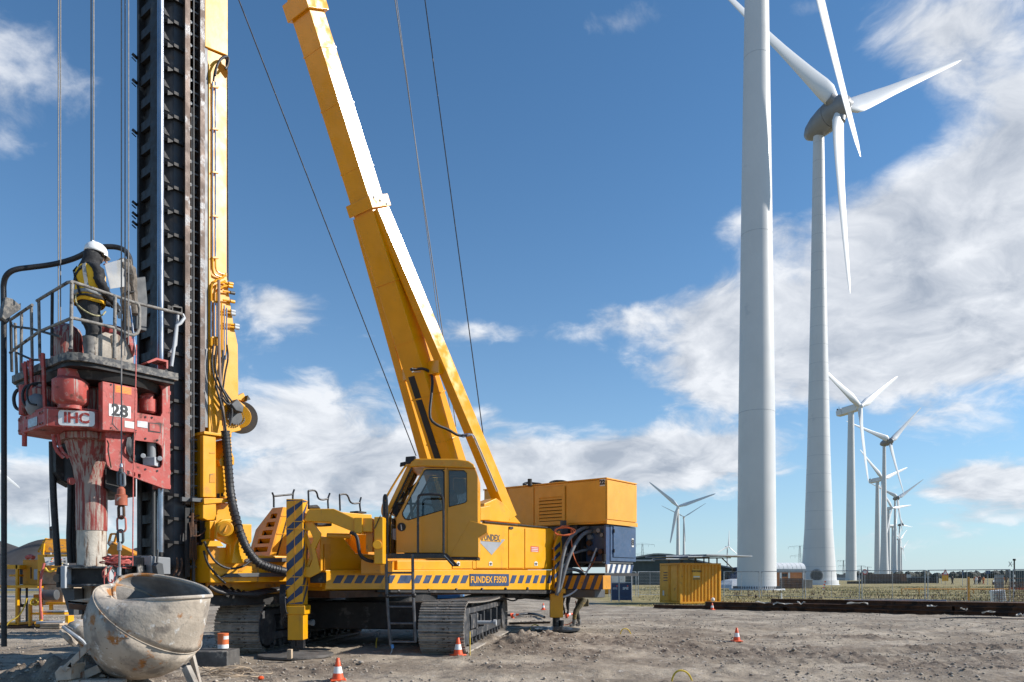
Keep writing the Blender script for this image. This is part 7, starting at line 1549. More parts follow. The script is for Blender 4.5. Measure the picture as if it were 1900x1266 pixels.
def small_skip():
    Y = 11.5; c = P(155, 1170, Y); t = thing('grout_bowl', 'small grey bowl shaped hopper with lever arms behind the big skip', 'hopper', (c.x, Y, 0))
    MB().lathe(P(157, 1195, Y), (.05, 0, 1), [(0, .10), (.12, .22), (.26, .26), (.33, .22), (.38, .10), (.385, .02)], 28).build('bowl', M['conc'], t, smooth=50)
    MB().tube([P(117, 1163, Y-.3), P(128, 1172, Y-.32), P(150, 1187, Y-.3), P(158, 1196, Y-.25)], .03, 8, 1).build('lever_arm', M['galv'], t)
    MB().tube([P(116, 1172, Y-.2), P(124, 1182, Y-.3), P(140, 1196, Y-.2)], .05, 8, 1).build('lever_arm', M['conc'], t)
    MB().tube([P(120, 1160, Y-.3), P(135, 1168, Y-.3)], .012, 6).build('wire_loop', M['wire'], t)
    for x in (150, 172): MB().cyl(P(x, 1192, Y), P(x+6, 1228, Y), .03, n=8).build('leg', M['conc'], t)
small_skip()
def bits():
    c = P(414, 1190, 13.1); t = thing('paint_can', 'small red and white paint can on the grey steel block beside the left track', 'can', (c.x, 13.1, 0))
    b = P(414, 1203, 13.1); rr = 9.7/F*13.1; MB().lathe(b, (0, 0, 1), [(0, rr), (.25, rr), (.255, rr*1.04), (.265, rr*1.04)], 24).build('body', M['oran'], t, smooth=40); MB().lathe(b, (0, 0, 1), [(.0, rr*1.01), (.07, rr*1.01)], 24, caps=False).build('label_band', M['white'], t, smooth=True)
    MB().lathe(b, (0, 0, 1), [(.16, rr*1.012), (.22, rr*1.012)], 24, caps=False, a0=3.6, a1=5.0).build('label', M['whited'], t, smooth=True)
    a = P(362, 1203, 13.0); q = P(432, 1230, 13.0); o = MB().box(a.x, q.x, 12.75, 13.35, -.05, a.z-.03).build('steel_block', mat('wet_grey_steel_block', (.085, .08, .075), .6, var=.3, vs=4, patches=[((.25, .23, .20), 5., .55, .1, .9)], bump=.3), bevel=.02); tag(o, 'grey cement stained steel block lying between skip and left track', 'block')
    c = G(569, 1215); o = MB().box(c.x-.03, c.x+.05, c.y-1.2, c.y-1.1, .05, .22).build('wood_block', M['wood'], bevel=.005); tag(o, 'small upright timber offcut on the front outrigger pad', 'timber block')
    tangle(Vector((G(430, 1255).x, G(430, 1255).y, gz(*G(430, 1255).xy)+.02)), .62, 8, M['wood'], 'wire_tangle', 'pale tangled strapping lying on the ground below the paint can', 'wire', .007, .06, 9)
    for k, (px, py, lab) in enumerate(((698, 1203, 'yellow strap end sticking up before the ladder'), (498, 1262, 'no'),)):
        if lab == 'no': continue
        p = G(px, py); p.z = gz(p.x, p.y); o = MB().tube([p, p+Vector((.0, 0, .12)), p+Vector((.02, 0, .22))], .012, 6).build('strap_end', M['ycord']); tag(o, lab, 'strap')
    for px, py, w, lab in ((1160, 1176, .28, 'small yellow rope loop on the ground right of the bending worker'), (1264, 1263, .30, 'small yellow rope loop at the bottom edge of the view'), (993, 1170, .34, 'pale yellow rope loop on the low mound before the rear outrigger')):
        p = G(px, py); p.z = gz(p.x, p.y); o = MB().tube([p+Vector((-w/2, 0, -.02)), p+Vector((-w*.35, 0, w*.45)), p+Vector((0, 0, w*.6)), p+Vector((w*.4, .02, w*.4)), p+Vector((w*.6, .03, -.02))], .014, 6, 2).build('rope_loop', M['ycord'], smooth=True); tag(o, lab, 'rope')
    p = G(872, 1218); p.z = gz(p.x, p.y); q = P(872, 1172, p.y); o = MB().tube([p, Vector((q.x, q.y, q.z*.6)), q], .010, 6).build('marker_rod', M['ycord']); tag(o, 'thin yellow rod standing before the right track corner', 'rod')
    p = G(828, 1211); o = MB().cyl(p+Vector((0, 0, .05)), p+Vector((.42, .02, .06)), .02, n=8).build('timber_stick', M['wood']); tag(o, 'short pale stick lying between right track and cone', 'stick')
    p = G(484, 1262); p.z = gz(p.x, p.y); o = MB().ball(p+Vector((0, 0, .03)), .05, 8, (1, 1, .6)).build('plastic_float', M['orange']); tag(o, 'small orange plastic cap on the ground left of the nearest cone', 'cap')
    # steel cable lying beyond the rear outrigger
    pts = [G(895, 1142), G(930, 1144), G(958, 1144), G(975, 1141), G(996, 1142), G(1010, 1148)]
    for p in pts: p.z = .05
    o = MB().tube(pts, .05, 8, 2).build('ground_cable', M['rub'], smooth=True); tag(o, 'thick black cable lying on the sand beyond the rear outrigger', 'cable')
    pts = [G(945, 1163), G(985, 1162), G(1020, 1161)]
    for p in pts: p.z = .10
    o = MB().tube(pts, .035, 8, 1).build('brown_pole', M['rust'], smooth=True); tag(o, 'brown pole lying on the sand left of the rear outrigger foot', 'pole')
    a, b = G(867, 1214), G(945, 1172); o = MB().add([a+Vector((-.15, .1, .02)), a+Vector((.02, 0, .02)), b+Vector((.05, 0, .02)), b+Vector((-.3, .2, .02)), a+Vector((-.15, .1, .05)), a+Vector((.02, 0, .05)), b+Vector((.05, 0, .05)), b+Vector((-.3, .2, .05))], [(0, 1, 2, 3), (7, 6, 5, 4), (0, 4, 5, 1), (1, 5, 6, 2), (2, 6, 7, 3), (3, 7, 4, 0)]).build('crane_mat', M['splash']); tag(o, 'grey steel road plate under the outer edge of the right track', 'road plate')
    a = P(790, 1200, 14); 
bits()
# ------------------------------------------------------------ traffic cones
def make_cone():
    t = thing('traffic_cone', 'x', 'traffic cone', (0, 0, 0), 'orange and white traffic cones on the sand')
    s = MB(); s.box(-.115, .115, -.115, .115, 0, .028); s.build('base', M['orange'], t, bevel=.012)
    prof = [(.028, .088), (.33, .026), (.335, .018), (.30, .014)]
    r = lambda z: .088-.062*(z-.028)/.302
    MB().lathe((0, 0, 0), (0, 0, 1), [(.028, .088), (.115, r(.115))], 24, caps=False).build('lower_shell', M['orange'], t, smooth=50)
    MB().lathe((0, 0, 0), (0, 0, 1), [(.115, r(.115)+.001), (.215, r(.215)+.001)], 24, caps=False).build('white_band', M['white'], t, smooth=50)
    MB().lathe((0, 0, 0), (0, 0, 1), [(.215, r(.215)), (.335, .024), (.342, .018), (.31, .012)], 24, caps=False).build('upper_shell', M['orange'], t, smooth=50)
    return t
def copy_tree(o, parent=None):
    c = o.copy(); COL.objects.link(c); c.parent = parent
    for ch in list(o.children): copy_tree(ch, c)
    return c
cone0 = make_cone()
cones = [(627, 1262, 1.0, (0, 0, .3), 'nearest and largest upright cone at the bottom edge, before the front outrigger'), (850, 1217, 1.05, (0, 0, .9), 'upright cone leaning at the front corner of the right track'), (1367, 1187, 1.0, (0, 0, .2), 'lone upright cone in the middle of the empty sand'),
         (1321.5, 1131, 1.0, (0, 0, .5), 'distant cone in front of the rusty beams by the yellow container'), (1008, 1130, 1.0, (0, 0, .2), 'distant upright cone just left of the rear outrigger leg'),
         (950, 1144, .95, (1.35, 0, 1.0), 'fallen cone lying on its side right behind the right track'), (1050, 1146, .95, (1.35, 0, 1.9), 'fallen cone lying beside the bending worker')]
for i, (px, py, s, rot, lab) in enumerate(cones):
    o = cone0 if i == 0 else copy_tree(cone0); p = G(px, py); o.location = (p.x, p.y, gz(p.x, p.y)+(.1 if rot[0] else .0)); o.rotation_euler = rot; o.scale = (s, s, s); o['label'] = lab
# ------------------------------------------------------------ yellow container with solar panels
def solar_container():
    YN = 44.; a = math.radians(68); X0 = (1262-HX)/F*YN; sx = Vector((math.sin(a), math.cos(a), 0)); ex = Vector((-math.cos(a), math.sin(a), 0)); nn = Vector((math.cos(a), -math.sin(a), 0)); b0 = Vector((X0, YN, -.03))
    T = lambda s, e, z: b0+sx*s+ex*e+Vector((0, 0, z)); L, W_, H = 2.95, 2.16, 2.42
    t = thing('solar_container', 'yellow corrugated site container with solar panels folded out over its roof', 'container', b0)
    cy = mat('container_yellow', (.68, .31, .010), .45, var=.08, patches=[((.35, .16, .03), 3., .62, .06, .7)])
    g = MB(T); g.box(.12, L-.12, .12, W_-.1, .15, H-.1); g.build('inner_box', cy, t)
    for s in (0, L-.12):
        for e in (0, W_-.12): g = MB(T); g.box(s, s+.12, e, e+.12, 0, H); g.build('corner_post', cy, t, bevel=.01)
    for e in (0, W_-.1):
        for z in (0, H-.11): g = MB(T); g.box(.12, L-.12, e, e+.1, z, z+.11); g.build('side_rail', cy, t)
    for z in (0, H-.11): g = MB(T); g.box(0, .1, .12, W_-.12, z, z+.11); g.build('end_rail', cy, t)
    # corrugation
    n = 11; pts = []; s0, s1 = .12, L-.12
    for k in range(n):
        q = s0+(s1-s0)*k/n; w = (s1-s0)/n; pts += [(q, .04), (q+w*.32, .04), (q+w*.5, .10), (q+w*.82, .10)]
    pts.append((s1, .04)); g = MB(T); m = len(pts); vs = [T(p, e, z) for z in (.11, H-.11) for p, e in pts]; g.add(vs, [(i, i+1, i+1+m, i+m) for i in range(m-1)]); g.build('corrugated_wall', cy, t)
    # end doors with bars
    for e0, e1 in ((.13, .98), (1.02, W_-.13)):
        g = MB(T); g.box(-.0, .05, e0, e1, .13, H-.13); d = g.build('door', cy, t, bevel=.01)
        g = MB(T); g.cyl(T(-.04, e0+.12, .1), T(-.04, e0+.12, H-.1), .02, n=8); g.box(-.06, -.02, e0+.06, e0+.3, 1.0, 1.05); g.build('lock_bar', cy, d)
        if e0 > .5:
            for k in range(4): g = MB(T); g.box(-.015, -.001, e0+.3, e1-.3, 1.35+.16*k, 1.40+.16*k); g.build('vent_slit', M['text'], d)
            g = MB(T); g.box(-.012, -.001, e1-.35, e1-.2, .45, .75); g.build('paper_notice', M['whited'], d)
    g = MB(T); g.box(.9, 1.45, .02, .035, 1.42, 2.05); bn = g.build('print_board', mat('board_yellow', (.74, .40, .04), .5), t)
    me = text_mesh('GOPOWER', .145, M['text'], .003, .004)
    piece('lettering', me, bn, MT(T(1.18, .012, 1.92), sx, (0, 0, 1)))
    g = MB(T); g.box(.92, 1.43, .012, .019, 1.44, 1.50); g.build('black_strip', M['text'], bn); g = MB(T); g.box(.95, 1.40, .012, .019, 1.56, 1.64); g.build('pale_strip', M['whited'], bn)
    MB().ball(T(2.25, -.12, .22), .13, 10).build('white_lamp', M['white'], t)
    # panels: long wing to the right and forward, stacked frames
    sp_ = M['dkgrey']; al = M['galv']
    def panel(s0, s1, e0, e1, z, dz, nm='solar_panel'):
        g = MB(T); vs = [T(s, e, z+dz*(s-s0)/(s1-s0)+h) for h in (0, .045) for s, e in ((s0, e0), (s1, e0), (s1, e1), (s0, e1))]; g.add(vs, [(3, 2, 1, 0), (4, 5, 6, 7), (0, 1, 5, 4), (1, 2, 6, 5), (2, 3, 7, 6), (3, 0, 4, 7)]); o = g.build(nm, M['navy'], t)
        g = MB(T)
        for h0, h1, (a0, a1), (c0, c1) in ((-.01, .055, (s0, s1), (e0-.03, e0)), (-.01, .055, (s0, s1), (e1, e1+.03)), ):
            vs = [T(s, e, z+dz*(s-s0)/(s1-s0)+h) for h in (h0, h1) for s, e in ((a0, c0), (a1, c0), (a1, c1), (a0, c1))]; g.add(vs, [(3, 2, 1, 0), (4, 5, 6, 7), (0, 1, 5, 4), (1, 2, 6, 5), (2, 3, 7, 6), (3, 0, 4, 7)])
        g.build('panel_frame', M['lgrey'], o)
        g = MB(T); vs = [T(s, e, z+dz*(s-s0)/(s1-s0)+h) for h in (-.02, -.004) for s, e in ((s0, e0), (s1, e0), (s1, e1), (s0, e1))]; g.add(vs, [(3, 2, 1, 0), (4, 5, 6, 7), (0, 1, 5, 4), (1, 2, 6, 5), (2, 3, 7, 6), (3, 0, 4, 7)]); g.build('back_sheet', M['grey'], o)
    panel(.9, 4.2, -1.3, .25, 2.86, -.05); panel(-.3, 2.3, -1.2, .3, 2.74, .06); panel(.9, 4.1, .35, 2.0, 2.9, -.02); panel(-.8, .8, .3, 2.5, 2.80, .02); panel(-1.4, .1, -.6, .8, 2.62, .0)
    for s in (.2, 1.2, 2.2, 2.8):
        for e in (.2, 1.5): g = MB(T); g.box(s, s+.06, e, e+.06, H+.001, 2.78); g.build('support', M['dkgrey'], t)
        g = MB(T); g.beam(T(s, -1.1, 2.72), T(s, 2.2, 2.76), .05); g.build('cross_beam', M['dkgrey'], t)
    MB().beam(T(3.2, .2, 2.72), T(4.3, .5, 2.05), .05).build('stay_arm', M['blk'], t); MB().box(*[c for q in (T(4.3, .5, 0).x, T(4.3, .5, 0).y) for c in (q-.1, q+.1)], 1.9, 2.1).build('stay_weight', M['blk'], t)
    MB().cyl(T(-.45, 1.3, 2.63), T(-1.3, 1.1, 2.60), .03, n=8).build('lamp_arm', M['dkgrey'], t)
solar_container()
# ------------------------------------------------------------ rusty beams, pipe, fence
def beams():
    A0, A1 = Vector((7.2, 37.6, 0)), Vector((24.5, 26.4, 0)); d = (A1-A0).normalized(); n = Vector((d.y, -d.x, 0)) # n towards the camera
    if n.y > 0: n = -n
    RS = mat('dark_brown_rusted_piles', (.10, .046, .024), .8, .1, var=.4, vs=1.2, patches=[((.032, .018, .012), 2., .5, .1, .8), ((.16, .06, .02), 3., .62, .08, .8)], bump=.4, bs=20)
    q = random.Random(4)
    lay = [(0, .0, .0, 6.5, 20.8), (0, .0, .0, .0, 6.3), (1, -.34, .0, 1.2, 20.6), (2, -.68, .0, 2.0, 20.0), (3, -1.02, .0, 3.5, 20.9), (4, -1.36, 0, 4.2, 19.9),
           (5, -.17, .185, 2.6, 13.0), (6, -.17, .185, 13.1, 20.8), (7, -.52, .185, 4.4, 20.5), (8, -.86, .185, 5.0, 20.2), (9, -1.2, .185, 6.0, 20.9), (10, -.36, .37, 9.0, 20.6), (11, -.72, .37, 5.6, 17.5), (12, -1.05, .37, 10., 20.4)]
    where = ['front row, right length', 'front row, left length', 'second row, bottom', 'third row, bottom', 'fourth row, bottom', 'back row, bottom', 'second layer front, left length', 'second layer front, right length', 'second layer, second from the front', 'second layer, third from the front', 'second layer, rearmost', 'top layer, front', 'top layer, shortest middle one', 'top layer, rear']
    for i, (k, off, z, s0, s1) in enumerate(lay):
        p0 = A0+d*s0+n*(off+q.uniform(-.03, .03)); p1 = A0+d*s1+n*(off+q.uniform(-.03, .03)); g = MB(); w, h = .30, .175
        u = Vector((0, 0, 1))
        sec = [(-w/2, 0), (w/2, 0), (w/2, .03), (.02, .035), (.02, h-.035), (w/2, h-.03), (w/2, h), (-w/2, h), (-w/2, h-.03), (-.02, h-.035), (-.02, .035), (-w/2, .03)]
        m = len(sec); vs = [p+n*a+u*(b+z-.02) for p in (p0, p1) for a, b in sec]
        g.add(vs, [tuple(range(m)), tuple(range(2*m-1, m-1, -1))]+[(j, (j+1) % m, (j+1) % m+m, j+m) for j in range(m)])
        o = g.build('steel_beam', RS); tag(o, 'dark brown rusted long steel beam in the stack across the view, '+where[i], 'steel beam', 'rusty steel beams stacked across the sand')
    SCR = mat('dusty_plastic_scrap', (.42, .40, .36), .6)
    # scraps of pale plastic on the beams
    labs = ['pale scrap caught between the beams below the nearest tower', 'pale crumpled scrap on the beams right of the nearest tower', 'white scrap on the beams by the concrete tower', 'pale wrapping scrap on the middle beams', 'white wrapping scrap under the grey pipe end', 'crumpled white scrap on the right part of the beams', 'small pale scrap on the right part of the beams', 'white torn scrap near the right edge on the beams']
    for k, (px, py, w) in enumerate(((1415, 1118, .7), (1452, 1120, .9), (1486, 1119, .35), (1590, 1119, .9), (1728, 1123, .4), (1833, 1137, .5), (1787, 1130, .25), (1893, 1140, .4))):
        s = (px-1230)/670*20; base = A0+d*s; Y = base.y-.1; p = P(px, py, Y-.35); g = MB(); r = random.Random(k); pts = [p+Vector((w*(i/5-.5), -.05, .05*r.uniform(-1, 1))) for i in range(6)]
        g.tube(pts, .022, 5); g.v = [(a, b+r.uniform(-.03, .03), c+r.uniform(-.03, .03)) for a, b, c in g.v]; o = g.build('plastic_scrap', SCR); tag(o, labs[k], 'scrap')
    a, b = P(1567, 1115.5, 36.5), P(1756, 1116.5, 34.0); o = MB().cyl(a, b, .085, n=14).build('grey_pipe', mat('blue_grey_pipe', (.19, .20, .24), .5), smooth=40); tag(o, 'long blue grey pipe lying behind the rusty beams', 'pipe')
    p = P(1728, 1122, 33.2); o = MB().box(p.x-.06, p.x+.08, p.y-.1, p.y, p.z-.15, p.z+.1).build('white_bracket', M['white']); tag(o, 'small white bracket under the right end of the grey pipe', 'bracket')
    for k in range(3):
        p = G(1858+k*16, 1151); p.z = .05; q_ = G(1900+k*14, 1152); q_.z = .05; o = MB().cyl(p, q_+Vector((1.4, -.1, 0)), .022, n=8).build('thin_rod', M['galv'] if k else M['rust']); tag(o, ['rusty rod lying on the sand at the right edge', 'longer bright rod lying on the sand at the right edge', 'bright rod lying furthest right on the sand'][k], 'rod')
    p = G(1780, 1150); p.z = .04; o = MB().tube([p+Vector((-.7, 0, 0)), p+Vector((0, .2, .03)), p+Vector((1.6, .1, .02))], .03, 6, 2).build('dark_cable', M['rub']); tag(o, 'thin dark cable lying on the sand before the right part of the beams', 'cable')
beams()
FM = M['galv']
def wire_mat():
    m = bpy.data.materials.new('fence_mesh'); return m
def fence_panel(p0, p1, H, lab, mid=True, group='wire mesh fence panels'):
    p0, p1 = Vector(p0), Vector(p1); d = (p1-p0).normalized(); L = (p1-p0).length; t = thing('fence_panel', lab, 'fence panel', p0, group); up = Vector((0, 0, 1))
    def at(s, z): return p0+d*s+up*z
    for s in (.05, L-.05): MB().cyl(at(s, -.05), at(s, H), .03, n=8).build('post', FM, t)
    MB().cyl(at(.05, H-.02), at(L-.05, H-.02), .026, n=8).build('top_tube', FM, t); MB().cyl(at(.05, .12), at(L-.05, .12), .016, n=8).build('bottom_tube', FM, t)
    if mid: MB().cyl(at(L*.5, .1), at(L*.5, H), .014, n=8).build('middle_post', FM, t)
    for s in (.05, L-.05):
        sg = 1 if s < 1 else -1; MB().poly([at(s, H-.03), at(s+sg*.14, H-.03), at(s, H-.17)], Vector((d.y, -d.x, 0))*.006).build('corner_gusset', FM, t)
    g = MB(); s = .15
    while s < L-.08: g.tube([at(s, .12), at(s, H-.02)], .0028, 3); s += .105
    z = .32
    while z < H-.05: g.tube([at(.05, z), at(L-.05, z)], .0028, 3); z += .26
    o = g.build('wire_mesh', FM, t); o['kind'] = 'stuff'
def fences():
    seq = [(1341, 57.5, 0), (1411, 56.5, 0), (1492, 53.6, 0), (1597, 50.4, 0), (1719, 46.7, 0), (1877, 42.6, 0), (2080, 38.6, 0)]
    H = 2.0; labs = ['fence panel partly behind the yellow container and the nearest tower foot', 'fence panel in front of the nearest tower', 'fence panel before the white tent and concrete tower foot', 'fence panel before the slender turbines', 'wide fence panel before the far road signs', 'fence panel cut by the right edge of the view']
    for i in range(len(seq)-1):
        (a, Ya, _), (b, Yb, _) = seq[i], seq[i+1]; fence_panel(((a-HX)/F*Ya+.04, Ya, 0), ((b-HX)/F*Yb-.04, Yb, 0), H, labs[i])
    seq = [(1128, 60), (1182, 60.5), (1230, 61)]
    for i, l in enumerate(('fence panel behind the blue banners', 'fence panel left of the yellow container before the green shed')):
        (a, Ya), (b, Yb) = seq[i], seq[i+1]; fence_panel(((a-HX)/F*Ya+.04, Ya, 0), ((b-HX)/F*Yb-.04, Yb, 0), H, l)
fences()
def banners():
    Y = 47.; t0 = thing('banner_fence', 'fence section carrying two dark blue banners right of the rig rear', 'banner fence', P(1135, 1116, Y))
    zt_, zm_, zb_ = P(0, 1065, Y).z, P(0, 1081, Y).z, .08
    for k, (a, b) in enumerate(((1134, 1148), (1149, 1172))):
        x0, x1 = (a-HX)/F*Y, (b-HX)/F*Y
        for x in (x0, x1): MB().cyl((x, Y, 0), (x, Y, zt_), .03, n=8).build('post', M['lgrey'], t0)
        MB().box(x0, x1, Y-.02, Y+.02, zt_-.03, zt_+.01).build('top_tube', M['lgrey'], t0); MB().box(x0, x1, Y-.03, Y+.02, zm_-.03, zm_+.02).build('rail', M['lgrey'], t0)
        bn = MB().box(x0+.03, x1-.03, Y-.035, Y-.02, zb_, zm_-.04).build('banner', M['navy'], t0)
        sz = .21 if k else .17; me = text_mesh('SPIE', sz, M['white'] if k else M['lgrey'], .003, .006); piece('lettering', me, bn, MT(Vector(((x0+x1)/2, Y-.042, (zm_*.66+zb_*.34))), (1, 0, 0), (0, 0, 1)))
        MB().ball(((x0+x1)/2+.12, Y-.045, zm_*.66+zb_*.34+.16), .035, 8, (1, .3, 1)).build('red_dot', M['orange'], bn)
        MB().tube([(x0+.06, Y-.04, zb_+.25), ((x0+x1)/2, Y-.04, zb_+.16), (x1-.06, Y-.04, zb_+.3)], .012, 5, 2).build('wave_line', M['blue'], bn)
    Y = 75; a, b = P(1132, 1064, Y), P(1160, 1100, Y); o = MB().box(a.x, b.x, Y, Y+2.4, 0, a.z).build('white_cabinet', M['whited'], bevel=.03); tag(o, 'off white container behind the blue banners', 'cabinet')
    Y = 70; a, b = P(1108, 1080, Y), P(1134, 1100, Y); o = MB().box(a.x, b.x, Y, Y+2, 0, a.z).build('yellow_skip', M['yel_grimy'], bevel=.03); tag(o, 'yellow container glimpsed left of the blue banners', 'container')
banners()
def grids():
    Y = 33.; t = thing('rebar_mesh', 'stack of dark welded reinforcing grids leaning before the fence at the right edge', 'rebar mesh', P(1870, 1122, Y))
    def grid(x0, x1, z0, z1, y, tilt, nm):
        g = MB(); 
        k = x0
        while k < x1: g.tube([(k, y, z0), (k+tilt, y+.15, z1)], .009, 4); k += .30
        z = z0
        while z <= z1+.01: g.tube([(x0+tilt*(z-z0)/(z1-z0), y+.15*(z-z0)/(z1-z0), z), (x1, y+.15*(z-z0)/(z1-z0), z)], .009, 4); z += .17
        g.build(nm, M['rust'], t)
    grid(P(1843, 0, Y).x, 28, .25, 1.42, Y, .05, 'grid'); grid(P(1850, 0, Y).x, 28, .3, 1.5, Y+.15, .12, 'grid'); grid(P(1862, 0, Y).x, 28, .2, 1.3, Y+.3, -.05, 'grid')
    Y = 35.2; a, b = P(1842, 1095, Y), P(1860, 1117, Y); t2 = thing('water_tank', 'white square plastic tank tilted behind the reinforcing grids', 'tank', (a.x, Y, 0))
    MB().taper(P(1853, 1118, Y+.3), .45, .5, P(1850, 1095, Y+.3), .45, .5).build('body', M['white'], t2, bevel=.04)
    for k in range(4): z = .35+.15*k; c = P(1851.5, 1071, Y).x; MB().box(c-.26, c+.26, Y-.02, Y+.02, z, z+.015).build('cage_bar', M['grey'], t2)
    for k in range(4): c = P(1845+4.5*k, 1071, Y).x; MB().box(c-.008, c+.008, Y-.03, Y+.0, .35, .95).build('cage_bar', M['grey'], t2)
grids()
# ------------------------------------------------------------ grout mixing plant at the left
def plant():
    Y = 22.5; t = thing('mixing_plant', 'yellow grout mixing plant with control desk, pump and steps behind the clamp table', 'mixing plant', P(70, 1168, Y)); S = lambda px: (px-HX)/F*Y
    yo, ye = M['yel_grimy'], M['yel']
    def b(px0, px1, py0, py1, y, d, nm, mt, bevel=.01, par=None): a = P(px0, py0, Y); q = P(px1, py1, Y); return MB().box(a.x, q.x, Y+y, Y+y+d, q.z, a.z).build(nm, mt, par or t, bevel=bevel)
    b(22, 68, 1038, 1086, .5, 1.0, 'tank', yo); b(0, 28, 1048, 1056, .2, 1.4, 'top_frame', ye); b(20, 24.5, 1048, 1088, .2, .1, 'post', ye); b(0, 70, 1086, 1091, .0, 1.5, 'floor_frame', ye)
    b(28, 32.5, 1091, 1158, .0, .1, 'post', ye); b(0, 20, 1066, 1070, .4, .9, 'shelf', ye); b(0, 20, 1056, 1085, .9, .1, 'engine', M['text']); b(16.5, 20, 1091, 1156, .4, .06, 'post', M['dkgrey']); b(23, 26, 1091, 1156, .6, .06, 'post', M['dkgrey'])
    b(0, 34, 1155, 1160, .0, 1.5, 'skid', ye); b(0, 98, 1161, 1170, -.05, 1.5, 'skid', M['rust']); b(46, 66, 1056, 1076, .42, .08, 'control_box', M['lgrey']); b(55, 66, 1040, 1052, .4, .1, 'switch_box', M['dkgrey']); b(37, 39, 1052, 1074, .48, .02, 'slot', M['text'])
    b(65.5, 83, 1029, 1060, .1, .4, 'corner_box', ye); b(65, 68, 1060, 1092, .1, .08, 'post', ye); b(68, 106, 1060, 1122, .3, 1.5, 'silo_wall', M['wood']); b(68, 107, 1084, 1085.5, .28, .02, 'seam', M['rust'])
    MB().cyl(P(82, 1104, Y+.05), P(106, 1104, Y+.05), .16, n=20).build('pump_motor', M['dkgrey'], t, smooth=40, bevel=.02)
    # hinged hood and control desk
    MB().poly([P(80, 1012, Y+.2), P(85.5, 1000, Y+.9), P(146, 1002, Y+.9), P(146, 1023, Y+.2), P(126, 1024, Y+.2), P(80, 1024, Y+.2)], (0, .05, .02)).build('hood', M['yel_old'], t, bevel=.01)
    b(78, 146, 1023, 1025, .15, .2, 'hood_rail', ye); b(80, 126, 1029, 1034, .1, .2, 'hood_rail', ye); MB().beam(P(79, 1029, Y+.1), P(81, 1009, Y+.1), .06).build('hood_side', ye, t); MB().beam(P(72, 1024, Y+.4), P(86, 1000, Y+.9), .06).build('hood_side', ye, t)
    pn = MB().poly([P(82, 1034, Y+.1), P(126, 1033, Y+.1), P(126, 1050, Y-.1), P(85, 1049, Y-.1)], (0, .04, 0)).build('control_desk', M['whited'], t)
    q = random.Random(3)
    for k in range(22):
        x = q.uniform(86, 124); y = q.uniform(1036, 1047); p = P(x, y, Y+.02-(y-1034)/16*.2); MB().box(p.x-.02, p.x+.02, p.y-.02, p.y+.02, p.z-.01, p.z+.012).build('button', q.choice([M['text'], M['text'], M['orange'], M['ycord']]), pn)
    b(84, 126, 1050, 1055, -.1, .4, 'desk_frame', yo); MB().tube([P(84, 1054, Y-.15), P(90, 1062, Y-.15), P(97, 1060, Y-.15), P(105, 1056, Y-.15)], .03, 8, 2).build('yellow_hose', M['ycord'], t)
    # steps
    b(76, 120, 1118, 1123, .2, 1.0, 'platform', ye); b(83, 88, 1122, 1140, .2, .1, 'post', ye); b(76, 120, 1133, 1136, .0, .5, 'step_tread', M['lgrey']); b(54, 120, 1137, 1141, .0, .5, 'step_frame', ye); b(54, 58.5, 1121, 1165, -.05, .1, 'step_side', ye); b(76, 80, 1122, 1155, -.1, .1, 'step_side', ye); b(128, 134, 1142, 1158, -.2, .3, 'step_side', ye)
    b(78, 128, 1152, 1157, -.3, .6, 'step_tread', M['lgrey']); b(38, 55, 1104, 1125, .6, .6, 'drum', yo)
    for k in range(3): b(97, 133, 1155+5*k, 1159+5*k, -.6, .9, 'plank', M['wood'])
    MB().cyl(P(70, 1158, Y-.1), P(70, 1158, Y+.05), .09, n=16).build('wheel', yo, t, smooth=40)
    coil(P(65, 1117, Y-.15), .11, 5, M['ycord'], 'hose_coil', t, (1, 1, .9), .02)
    MB().tube([P(50, 1110, Y-.1), P(44, 1130, Y-.15), P(34, 1145, Y-.2), P(14, 1155, Y-.3), P(9, 1170, Y-.3)], .02, 8, 2).build('yellow_hose', M['ycord'], t, smooth=True)
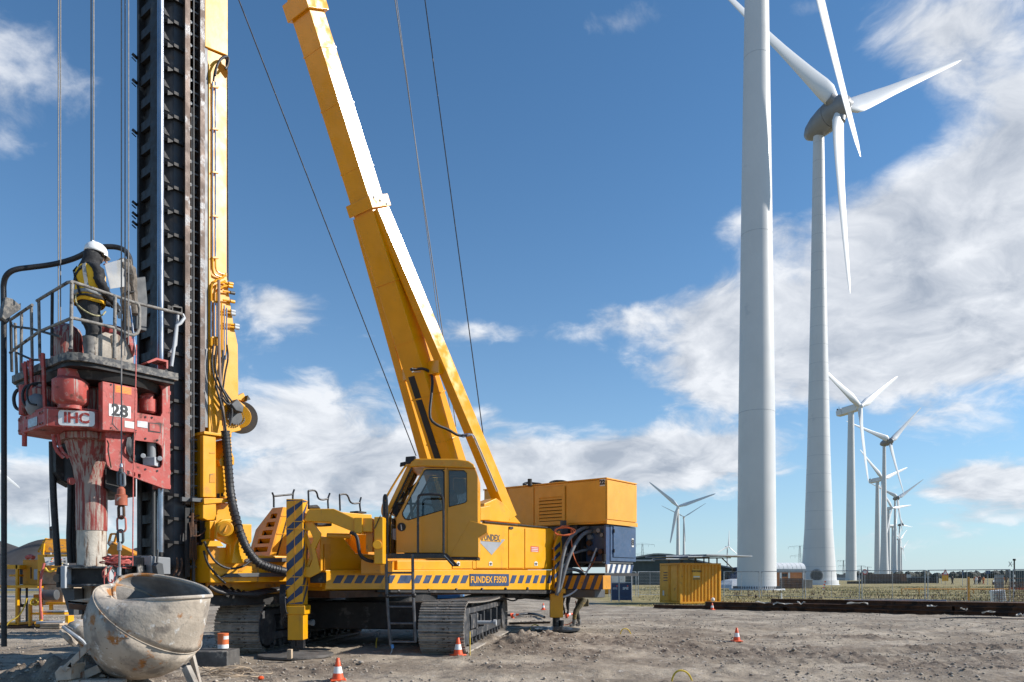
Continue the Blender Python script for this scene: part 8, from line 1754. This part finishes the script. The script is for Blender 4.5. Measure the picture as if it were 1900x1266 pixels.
    MB().tube([P(82, 1045, Y-.1), P(75, 1075, Y-.15), P(74, 1110, Y-.15), P(78, 1150, Y-.2)], .035, 8, 2).build('pink_hose', M['rope'], t, smooth=True)
    MB().tube([P(36, 1092, Y+.3), P(35, 1110, Y+.2), P(37, 1124, Y+.3), P(45, 1124, Y+.4)], .05, 8, 2).build('black_hose', M['rub'], t, smooth=True)
    MB().tube([P(50, 1035, Y+.5), P(56, 1032, Y+.45), P(62, 1035, Y+.4)], .07, 8, 1).build('red_cloth', M['rope'], t, smooth=True)
    MB().beam(P(97, 1000, Y+.8), P(96, 978, Y+.8), .09).build('antenna_post', M['dkgrey'], t); MB().ball(P(96.5, 981, Y+.8), .08, 8).build('beacon', M['text'], t)
    # crane arm behind
    t2 = thing('conveyor_arm', 'yellow conveyor arm with small frame rising behind the rope heap', 'conveyor', P(225, 1050, 24.5)); Y2 = 24.5
    MB().taper(P(208, 1015, Y2), .36, .36, P(250, 1040, Y2), .5, .5).build('arm', M['yel_old'], t2, bevel=.02)
    for a, c in (((201, 1010), (206, 991)), ((206, 991), (217, 991)), ((217, 991), (212, 1008))): MB().beam(P(*a, Y2), P(*c, Y2), .06).build('frame_bar', M['yel_old'], t2)
    MB().ball(P(206, 1009, Y2), .1, 8).build('pivot', M['grey'], t2)
    MB().box(P(195, 0, Y2).x, P(222, 0, Y2).x, Y2-.1, Y2, P(0, 1028, Y2).z, P(0, 1025, Y2).z).build('shelf', M['yel_old'], t2)
    o = MB().cyl(P(95, 1060, 60), P(91, 926, 60), .07, .04, 10).build('lamp_post', M['lgrey'], smooth=40); tag(o, 'thin white lamp post rising behind the mixing plant', 'lamp post')
    Y3 = 45; a, q_ = P(0, 1092, Y3), P(70, 1112, Y3)
    for k in range(4): o = MB().box(a.x-3, q_.x, Y3+k*3, Y3+k*3+.3, .3+.35*k, .42+.35*k).build('guard_rail', M['lgrey']); tag(o, 'grey guard rail seen under the mixing plant, number counted upward from the ground: '+['lowest', 'second', 'third', 'topmost'][k], 'guard rail', 'guard rails behind the mixing plant')
plant()
